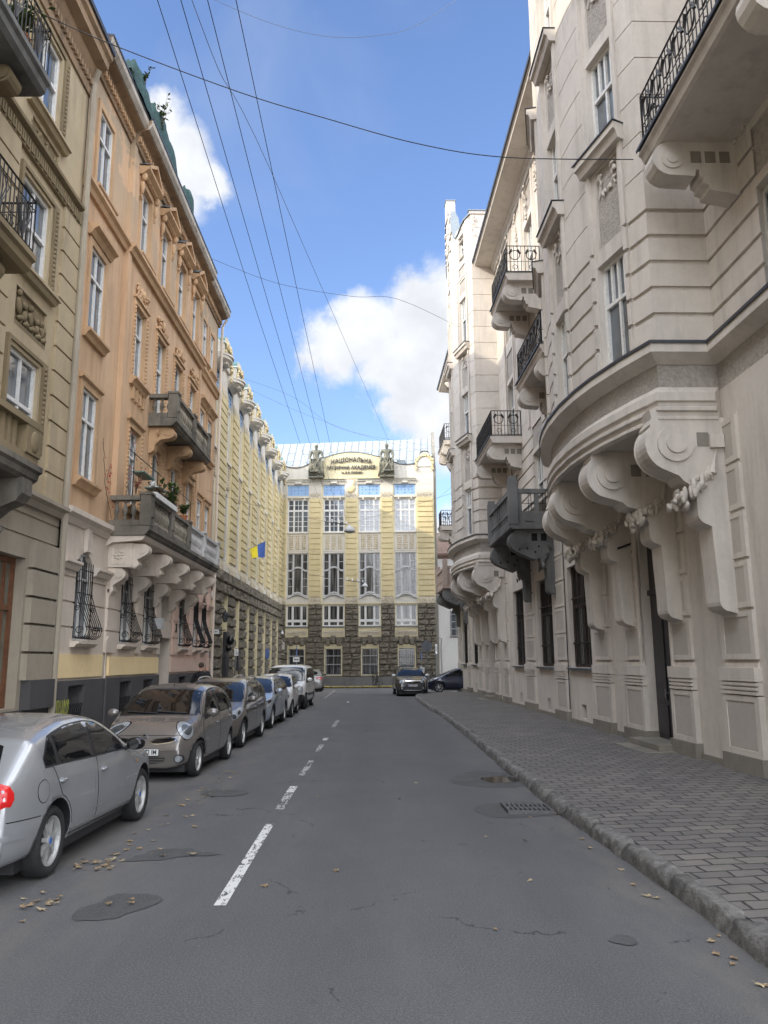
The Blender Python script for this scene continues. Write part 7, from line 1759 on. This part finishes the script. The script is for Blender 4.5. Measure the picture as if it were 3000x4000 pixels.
def statue(label, x, flip, seed):
    t = thing('statue', label, 'statue', FA(x, .25, 16.05)); k = 1.50
    T = lambda p: FA(x + p[0] * k * flip, .42 - p[1] * k * -.9, 16.02 + p[2] * k)
    A = {1: [(.23, .0, 1.41), (.31, .04, 1.12), (.17, .18, .98), (.09, .21, .94)], -1: [(-.23, 0, 1.41), (-.30, .05, 1.10), (-.24, .20, .86), (-.20, .22, .78)]}
    V, E_ = person_skeleton(A)
    V2 = []
    for v in V:
        q = T((v[0] * 1.12, v[1], v[2])); f_ = 1.32 if .03 < v[3] and v[2] < 1.45 else 1.08; V2.append((q[0] - t.location[0], q[1] - t.location[1], q[2] - t.location[2], v[3] * k * f_, (v[4] if len(v) > 4 else v[3]) * k * f_))
    bd = skinned('body', V2, E_, ['bronze'], lambda c: 0); bd.parent = t
    TT = lambda u, w, z: T((u, w, z))
    b = MB(TT); b.m(0, True); rg = random.Random(seed)
    for q in range(11):                                              # drapery from the hips down
        a = -.30 + .06 * q; b.tube([(a * .9, .16 + .03 * math.sin(q * 2), 1.0 - .04 * abs(a)), (a * 1.05 + .03, .20, .7), (a * 1.15, .17 + .04 * math.cos(q), .35), (a * 1.2 + .05, .14, .02)], [.04, .055, .06, .07], 6)
    b.blob((0, .05, .55), (.32, .14, .55), 12, 8); b.build('drapery', 'bronze', t)
    b = MB(TT); b.tube([(.16, .22, .95), (-.05, .30, .62), (.22, .28, .20)], .05, 5); b.box(-.30, .16, .22, .34, .28, .34); b.build('attribute', 'bronze', t)
    b = MB(TT); b.box(-.36, .36, -.22, -.05, 0, .95); b.tbox(-.37, -.28, -.1, .08, 0, .9, .02); b.tbox(.28, .37, -.1, .08, 0, .9, .02); b.box(-.38, .38, -.1, .3, -.02, .05); b.build('backing_slab', 'bronze', t)
    b = MB(TT); b.m(0, True); b.blob((0, .01, 1.72), (.10, .12, .085), 10, 7); b.build('hair', 'bronze', t)
statue('dark bronze statue of a bare-chested man left of the lettered academy gable', -4.74, 1, 1)
statue('dark bronze statue of a bare-chested man right of the lettered academy gable', .80, -1, 2)
# ------------------------------------------------------------------ street furniture
def pole(b, x, y, z0, z1, r=.03): b.cyl((x, y, z0), 2, r, z1 - z0, 10)
def sign(name, label, x, y, ztop, zc, w, h, face, ry, detail=None, rnd=False, r=.028, back='sign_back', zb=.13):
    """pole and plate; ry turns the plate about the pole"""
    t = thing(name, label, 'sign', (x, y, zb)); b = MB(); pole(b, x, y, zb, ztop, r); b.cyl((x, y, ztop), 2, r * 1.05, .015, 10); b.build('pole', 'steel', t)
    c, s_ = math.cos(rad(ry)), math.sin(rad(ry)); T = lambda u, v, z: (x + u * c - v * s_, y + u * s_ + v * c, zc + z)
    b = MB(T)
    if rnd: b.cyl((0, -.045, 0), 1, w / 2, .012, 28)
    else: b.box(-w / 2, w / 2, -.045, -.035, -h / 2, h / 2)
    b.m(1)
    if rnd: b.cyl((0, -.033, 0), 1, w / 2 * .99, .004, 28)
    else: b.box(-w / 2 + .004, w / 2 - .004, -.0352, -.0322, -h / 2 + .004, h / 2 - .004)
    for q in (-.25, .25): b.box(-.04, .04, -.034, .03, q * h - .012, q * h + .012)
    p = b.build('plate', [face, back], t)
    if detail: b = MB(T); detail(b); b.build('symbol', 'letter', p)
    return t
sign('road_sign', 'round road sign seen from its grey back at the right corner', 2.80, 46.1, 3.06, 2.74, .64, .64, 'red', 178, None, True, .03)
t = bpy.data.objects.new('x', None); bpy.data.objects.remove(t)
def dbl(b):
    b.box(-.09, .09, -.052, -.046, -.022, .022)
    for sg in (-1, 1): b.extr([], 0, 0) if False else b.fc(b.vt(sg * .155, -.049, 0), b.vt(sg * .075, -.049, .065), b.vt(sg * .075, -.049, -.065))
g = sign('road_sign', 'small white plate with a black double-headed arrow, low on its post', -5.38, 53.4, 2.95, 2.06, .42, .32, 'white', 0, dbl)
b = MB(); b.box(-5.375, -5.36, 53.2, 53.62, 2.32, 2.88); b.build('side_plate', 'blue_sign', g)
def wheelchair(b):
    b.tube([(.02 + .055 * math.cos(t * .6 + 2.4), -.048, -.04 + .055 * math.sin(t * .6 + 2.4)) for t in range(8)], .008, 4); b.cyl((-.02, -.048, .085), 1, .018, .004, 8); b.tube([(-.02, -.048, .06), (-.01, -.048, -.01), (.045, -.048, -.015), (.075, -.048, -.08)], .009, 4)
sign('road_sign', 'narrow white plate with a wheelchair symbol on a post by the rock-faced wall', -6.4, 36.4, 2.52, 2.36, .28, .30, 'white', 62, wheelchair)
sign('road_sign', 'blue parking sign turned edge-on, on a post near the inner corner', -5.6, 40.7, 2.58, 2.34, .44, .46, 'blue_sign', 76, lambda b: None)
sign('road_sign', 'narrow white sign on a tall post at the right end of the academy', 4.22, 58.9, 3.06, 2.75, .42, .68, 'white', 70, lambda b: b.tube([(.0 + .10 * math.cos(k * PI / 6), -.048, .05 + .2 * math.sin(k * PI / 6)) for k in range(13)], .018, 4))
g = sign('road_sign', 'small grey sign edge-on with a crooked white poster on its post', 3.12, 58.6, 2.62, 2.30, .50, .58, 'blue_sign', 82)
b = MB(lambda u, v, z: (3.12 + u * .96 + z * .1, 58.5 - u * .2, 1.32 + z - u * .25)); b.box(-.10, .24, 0, .01, -.19, .19); b.m(1); b.box(-.02, .06, -.004, .0, -.06, .06); b.box(.08, .18, -.004, .0, .02, .08); b.build('poster', ['white', 'letter'], g)
g = thing('wall_lantern', 'black lantern on a bracket at the near end of the rock-faced academy wall', 'lantern', FC(36.0, .2, 4.2))
b = MB(FC); b.tube([(36.2, .15, 4.15), (36.2, .45, 4.32), (36.2, .62, 4.28)], .02, 6); b.build('bracket', 'iron', g)
b = MB(FC); b.lathe((36.2, .62, 3.7), [(.06, 0), (.09, .03), (.14, .34), (.15, .36), (.05, .48), (.02, .56)], 8); b.build('lamp_case', 'iron', g)
b = MB(FC); b.lathe((36.2, .62, 3.74), [(.098, 0), (.148, .29)], 8); b.build('lamp_glass', 'lamp_dark', g)
g = thing('street_name_plate', 'white street name plate on an iron arm at the left wall', 'sign', FC(34.2, .2, 3.4))
b = MB(FC); b.tube([(34.4, .1, 3.22), (34.4, 1.0, 3.28)], .022, 5); b.build('arm', 'iron', g); b = MB(FC); b.box(34.38, 34.41, .30, .72, 3.12, 3.30); b.m(1)
for k in range(5): b.box(34.374, 34.38, .36 + .065 * k, .40 + .065 * k, 3.18, 3.24)
b.build('plate', ['white', 'letter'], g)
for (lab, T, u, w, z) in (('white dome camera at the inner corner above the cellar windows', FA, -7.25, .35, 4.05), ('white bullet camera high on the near academy pier', FC, 34.6, .35, 4.75)):
    g = thing('security_camera', lab, 'camera', T(u, w, z)); b = MB(T); b.box(u - .05, u + .05, .1, w, z + .16, z + .22); b.build('bracket', 'white', g)
    b = MB(T); b.m(0, True); b.blob((u, w, z), (.13, .13, .17), 12, 8); b.m(1, True); b.blob((u, w + .03, z - .10), (.09, .09, .10), 10, 6); b.build('housing', ['white', 'black_gloss'], g)
g = thing('memorial_plaque', 'dark bronze memorial plaque with a sculpted head on the left academy wall', 'plaque', FC(38.6, .2, 2.4))
b = MB(FC); b.box(38.0, 38.9, .2, .34, 1.1, 3.35); b.tbox(38.08, 38.82, .34, .38, 1.3, 2.2, .02); b.build('slab', 'black_plastic', g)
b = MB(FC); b.m(0, True); b.blob((38.45, .48, 2.95), (.16, .18, .22), 12, 8); b.blob((38.45, .62, 2.93), (.04, .06, .05), 6, 5); b.blob((38.45, .42, 2.58), (.30, .14, .16), 12, 6); b.build('bust', 'black_gloss', g)
for (lab, u) in (('flat dark plaque on the pier beside the memorial head', 42.1), ('small grey plaque on the academy pier below the street name plate', 34.9)):
    g = thing('wall_plaque', lab, 'plaque', FC(u, .2, 2.0)); b = MB(FC); b.box(u - .3, u + .3, .2, .31, 1.5, 2.5); b.m(1)
    for k in range(5): b.box(u - .22, u + .22, .31, .314, 1.68 + k * .15, 1.74 + k * .15)
    b.build('slab', ['black_plastic' if u > 40 else 'tin', 'R_stone'], g)
g = thing('flag', 'yellow and blue flag on a slanting pole at the left academy wing', 'flag', FC(43.9, .0, 7.95))
b = MB(); b.tube([(-7.42, 43.9, 7.94), (-6.30, 44.5, 8.62)], .018, 6); b.build('pole', 'steel', g)
b = MB(); n = 12; rows = []
for i in range(n + 1):
    t = i / n; top = Vector((-7.10, 44.07, 8.13)).lerp(Vector((-6.32, 44.49, 8.60)), t); col_ = []
    for j in range(7):
        s_ = j / 6; col_.append(b.vt(top.x + .10 * s_ * (1 - t) + .015 * math.sin(9 * t + 2 * s_), top.y + .09 * math.sin(6.5 * t + s_ * 2.) * s_, top.z - s_ * (.52 + .38 * t)))
    rows.append(col_)
for i in range(n):
    for j in range(6): b.m(0 if i < n / 2 else 1, True); b.fc(rows[i][j], rows[i + 1][j], rows[i + 1][j + 1], rows[i][j + 1])
b.build('cloth', ['flag_y', 'flag_b'], g)
def hang_lamp(label, x, y, z, s=1., bar=None):
    g = thing('hanging_street_lamp', label, 'lamp', (x, y, z)); b = MB(); b.m(0, True); b.lathe((x, y, z - .16 * s), [(.31 * s, 0), (.33 * s, .03 * s), (.27 * s, .16 * s), (.22 * s, .28 * s), (.10 * s, .34 * s), (.05 * s, .38 * s), (.05 * s, .46 * s)], 20); b.build('shade', 'grey_wood', g)
    b = MB(); b.m(0, True); b.blob((x, y, z - .15 * s), (.24 * s, .24 * s, .09 * s), 12, 6); b.build('diffuser', 'lamp', g)
    if bar:
        b = MB(); b.tube([(bar[0], y, bar[2]), (bar[1], y, bar[3])], .028, 6); b.build('insulator_bar', 'iron', g)
        for k in range(4): u = bar[0] + (bar[1] - bar[0]) * (k + .05) / 3.15; zz = bar[2] + (bar[3] - bar[2]) * k / 3; b = MB(); b.lathe((u, y, zz), [(.04, 0), (.05, .08), (.025, .12), (.045, .16), (.02, .2)], 8); b.build('insulator', 'white', g)
    return g
hang_lamp('large shaded street lamp hanging with a black insulator bar before the upper windows', -1.58, 45, 9.36, 1., (-3.02, -1.72, 9.82, 9.63)); hang_lamp('small street lamp hanging lower and farther back before the tall windows', -.90, 56, 7.17, .64, (-2.17, -1.0, 7.52, 7.36))
# ------------------------------------------------------------------ overhead cables
def sag(p, q, s_, n=14): p, q = Vector(p), Vector(q); return [tuple(p.lerp(q, k / n) - Vector((0, 0, 4 * s_ * (k / n) * (1 - k / n)))) for k in range(n + 1)]
def smooth_line(P, n=8):
    out = []
    for i in range(len(P) - 1):
        p0, p1, p2, p3 = (Vector(P[max(i - 1, 0)]), Vector(P[i]), Vector(P[i + 1]), Vector(P[min(i + 2, len(P) - 1)]))
        for k in range(n): t = k / n; out.append(tuple(.5 * (2 * p1 + (p2 - p0) * t + (2 * p0 - 5 * p1 + 4 * p2 - p3) * t * t + (3 * p1 - p0 - 3 * p2 + p3) * t ** 3)))
    out.append(tuple(P[-1])); return out
def cable(label, P, r=.006, mat='wire', group=None):
    b = MB(); b.tube([tuple(Vector(p) - Vector(P[0])) for p in P], r, 5); o = b.build('overhead_cable', mat); o.location = P[0]; tag(o, label, 'cable', group); return o
cable('thick black cable sagging across the near street from left house to right oriel', smooth_line([(-6.98, 11.9, 13.55), (-6.01, 12.0, 13.12), (-4.60, 12.2, 12.56), (-2.37, 12.5, 11.84), (-.91, 12.7, 11.49), (.75, 12.9, 11.12), (2.35, 13.0, 10.91), (4.72, 13.1, 10.93)]), .009)
for nm_, p, xs in (('leftmost', (-3.0, 45, 10.0), -2.60), ('second', (-2.58, 45, 9.95), -2.32), ('third', (-2.17, 45, 9.9), -2.0), ('rightmost', (-1.77, 45, 9.86), -1.66)):
    cable({'leftmost': 'leftmost of the four tram feed wires running down the street', 'second': 'second from left of the four feed wires running down the street', 'third': 'third from left of the four feed wires running down the street', 'rightmost': 'rightmost of the four feed wires running down the street'}[nm_], [p, (xs + (p[0] - xs) * .3, 17, 9.77), (xs, 8.3, 9.75), (xs - .05, -6, 9.8)], .0055, 'wire', 'feed wires running along the street')
cable('thin grey wire running lengthwise and crossing the four feed wires', smooth_line([(-3.3, -4, 11.6), (-2.91, 11, 12.32), (-2.41, 17, 13.19), (.37, 40, 13.76), (2.53, 59.5, 14.95)]), .006, 'wire_g')
cable('topmost thin wire sagging in a deep curve across the sky', smooth_line([(-6.35, 15.9, 18.55), (-5.51, 16.0, 18.04), (-3.74, 16.2, 17.22), (-2.29, 16.4, 16.72), (-.99, 16.6, 16.58), (.23, 16.8, 16.82), (1.03, 17.0, 17.26), (2.04, 17.2, 18.17), (3.21, 17.4, 19.38), (4.1, 17.5, 20.4)]), .005, 'wire_g')
cable('slack dark wire from the orange house eave to the far gabled tower', smooth_line([(-6.75, 30, 18.1), (-3.97, 30, 16.98), (-.98, 30, 16.41), (.89, 30.6, 16.57), (3.9, 35.5, 17.5)]), .008)
cable('upper of two faint wires strung over the academy roof', smooth_line([(-7.69, 42, 17.47), (-4.85, 45, 17.24), (-2.07, 50, 16.72), (5.09, 58, 17.64)]), .008, 'wire_g'); cable('lower of two faint wires strung over the academy roof', smooth_line([(-7.76, 42, 17.12), (-5.05, 47, 17.15), (-.44, 53, 17.07), (5.25, 60, 17.55)]), .008, 'wire_g')
cable('suspension wire from the orange house to the insulator bar of the large lamp', sag((-6.95, 32.0, 8.85), (-3.02, 45, 9.83), .12), .007); cable('suspension wire from the large lamp up to the right house', sag((-1.6, 45, 9.70), (4.35, 45.0, 11.44), .05), .007)
cable('suspension wire from the left academy wing to the small far lamp', sag((-7.3, 48.3, 7.95), (-2.17, 56, 7.52), .10), .007); cable('suspension wire from the small far lamp to the right house', sag((-.9, 56, 7.42), (4.2, 55.6, 9.03), .06), .007)
cable('short upper wire between academy corner and right house', sag((4.3, 59, 13.8), (5.1, 50, 13.2), .05), .007, 'wire_g'); cable('short lower wire between academy corner and right house', sag((4.3, 59, 12.8), (5.1, 50.5, 11.2), .05), .007, 'wire_g')
# ------------------------------------------------------------------ bicycles and racks
def bicycle(label, x, y, rot, lean):
    g = thing('bicycle', label, 'bicycle', (x, y, .11)); c, s_ = math.cos(rad(rot)), math.sin(rad(rot))
    T = lambda u, v, z: (x + u * c - (v + z * lean) * s_, y + u * s_ + (v + z * lean) * c, .11 + z)
    b = MB(T); A, B_, C_, D_, H_ = (-.50, 0, .35), (-.05, 0, .30), (-.20, 0, .82), (.36, 0, .82), (.40, 0, .62)
    for p, q in ((A, B_), (B_, C_), (A, C_), (C_, D_), (B_, H_), (D_, H_), (H_, (.55, 0, .35))): b.tube([p, q], .018, 6)
    b.tube([C_, (-.23, 0, .94)], .016, 6); b.tube([D_, (.34, 0, .96)], .016, 6); b.build('frame', 'black_gloss', g)
    for u in (-.50, .55):
        b = MB(T); b.tube([(u + .335 * math.cos(k * PI / 14), 0, .35 + .335 * math.sin(k * PI / 14)) for k in range(29)], .022, 5)
        for k in range(10): b.tube([(u, 0, .35), (u + .33 * math.cos(k * PI / 5), 0, .35 + .33 * math.sin(k * PI / 5))], .004, 3)
        b.build('wheel', 'tyre', g)
    b = MB(T); b.tube([(.30, -.30, 1.0), (.36, -.12, .97), (.36, .12, .97), (.30, .30, 1.0)], .014, 5); b.build('handlebar', 'iron', g); b = MB(T); b.m(0, True); b.blob((-.25, 0, .95), (.13, .07, .035), 8, 5); b.build('saddle', 'black_plastic', g)
bicycle('dark bicycle locked nearly end-on below the second cellar window from the right', -.05, 60.25, 118, .12); bicycle('dark bicycle standing behind the black hatchback at the corner', 3.55, 60.2, 8, .08)
for k, (x, lab) in enumerate(((-.42, 'black hoop bicycle rack beside the locked bicycle'), (1.15, 'tall black hoop rack left of the black hatchback'), (2.3, 'black hoop rack behind the black hatchback'))):
    g = tag(MB().build('bicycle_rack', 'iron'), lab, 'rack'); b = MB(); b.tube([(-.0, .2, 0), (.0, .2, .86), (.12, .2, .9), (.26, .2, .9), (.30, .2, .86), (.30, .2, 0)], .024, 6); me = b.build('t', 'iron'); g.data = me.data; bpy.data.objects.remove(me); g.location = (x, 59.9, .1)
# ------------------------------------------------------------------ fallen leaves
LM = []
for k in range(6):
    rg = random.Random(100 + k); b = MB(); n = 9; cz = b.vt(0, 0, .012); ring = []
    for i in range(n):
        a = 2 * PI * i / n; r_ = (.055 if i % 2 else .032) * rg.uniform(.75, 1.2) * (1.25 if i == 1 else 1); ring.append(b.vt(r_ * 1.2 * math.cos(a), r_ * math.sin(a), rg.uniform(.002, .018)))
    for i in range(n): b.fc(cz, ring[i], ring[(i + 1) % n])
    b.tube([(-.03, 0, .01), (-.09, .01, .02)], .002, 3); o = b.build('t', 'leaf_dry' if k % 3 else 'leaf_pale'); LM.append(o.data); bpy.data.objects.remove(o)
rg = random.Random(31)
def leaf(x, y, label, group, z=.008):
    o = bpy.data.objects.new('fallen_leaf', rg.choice(LM)); COL.objects.link(o); o.location = (x, y, z); o.rotation_euler = (rg.uniform(-.2, .2), rg.uniform(-.2, .2), rg.uniform(0, 6.3)); k = rg.uniform(.35, .75); o.scale = (k, k, k); tag(o, label, 'leaf', group)
def pile(c, r, n, label, group):
    for _ in range(n):
        a = rg.uniform(0, 6.28); q = rg.random() ** .6; leaf(c[0] + r[0] * q * math.cos(a), c[1] + r[1] * q * math.sin(a), label, group, .010 + rg.uniform(0, .012))
pile((-2.72, 8.25), (.26, .26), 26, 'dry brown leaf heaped on the asphalt just off the rear wheel of the silver car', 'leaves heaped off the rear wheel')
pile((-2.78, 7.15), (.20, .28), 16, 'dry brown leaf in the near heap below the silver car', 'leaves in the near heap')
for k in range(44):
    y = 8.6 + 6.5 * rg.random() ** 1.3; leaf(-2.86 + rg.uniform(-.12, .75) * rg.random() + .1, y, 'dry leaf scattered on the road along the parked cars', 'leaves scattered along the parked cars')
for k in range(8): leaf(-2.95 + rg.uniform(-.15, .25), rg.uniform(5.6, 6.9), 'dry leaf lying at the lower left edge of the road', 'leaves at the lower left edge')
for x, y in ((-2.05, 7.1), (-2.2, 6.98), (-2.02, 7.0), (-1.9, 8.66), (-2.2, 8.62)): leaf(x, y, 'dry leaf lying on a dark asphalt patch', 'leaves on the asphalt patches', .02)
for k in range(14):
    y = 5.2 + 4.2 * rg.random() ** 1.6; leaf(kx(y) - rg.uniform(.03, .22), y, 'dry leaf caught in the gutter along the right kerb', 'leaves in the right gutter')
for x, y in ((2.2, 10.6), (2.28, 10.7), (1.9, 10.5)): leaf(x, y, 'dry leaf beside the drain grate', 'leaves beside the drain grate')
for x, y in ((1.05, 8.7), (.3, 11.9), (1.35, 7.6), (.85, 6.3), (-.4, 8.0), (1.2, 9.4), (-1.0, 7.5), (.6, 13.4), (-.9, 12.2), (1.6, 9.2)): leaf(x, y, 'lone leaf lying in the open middle of the road', 'lone leaves on the open road')
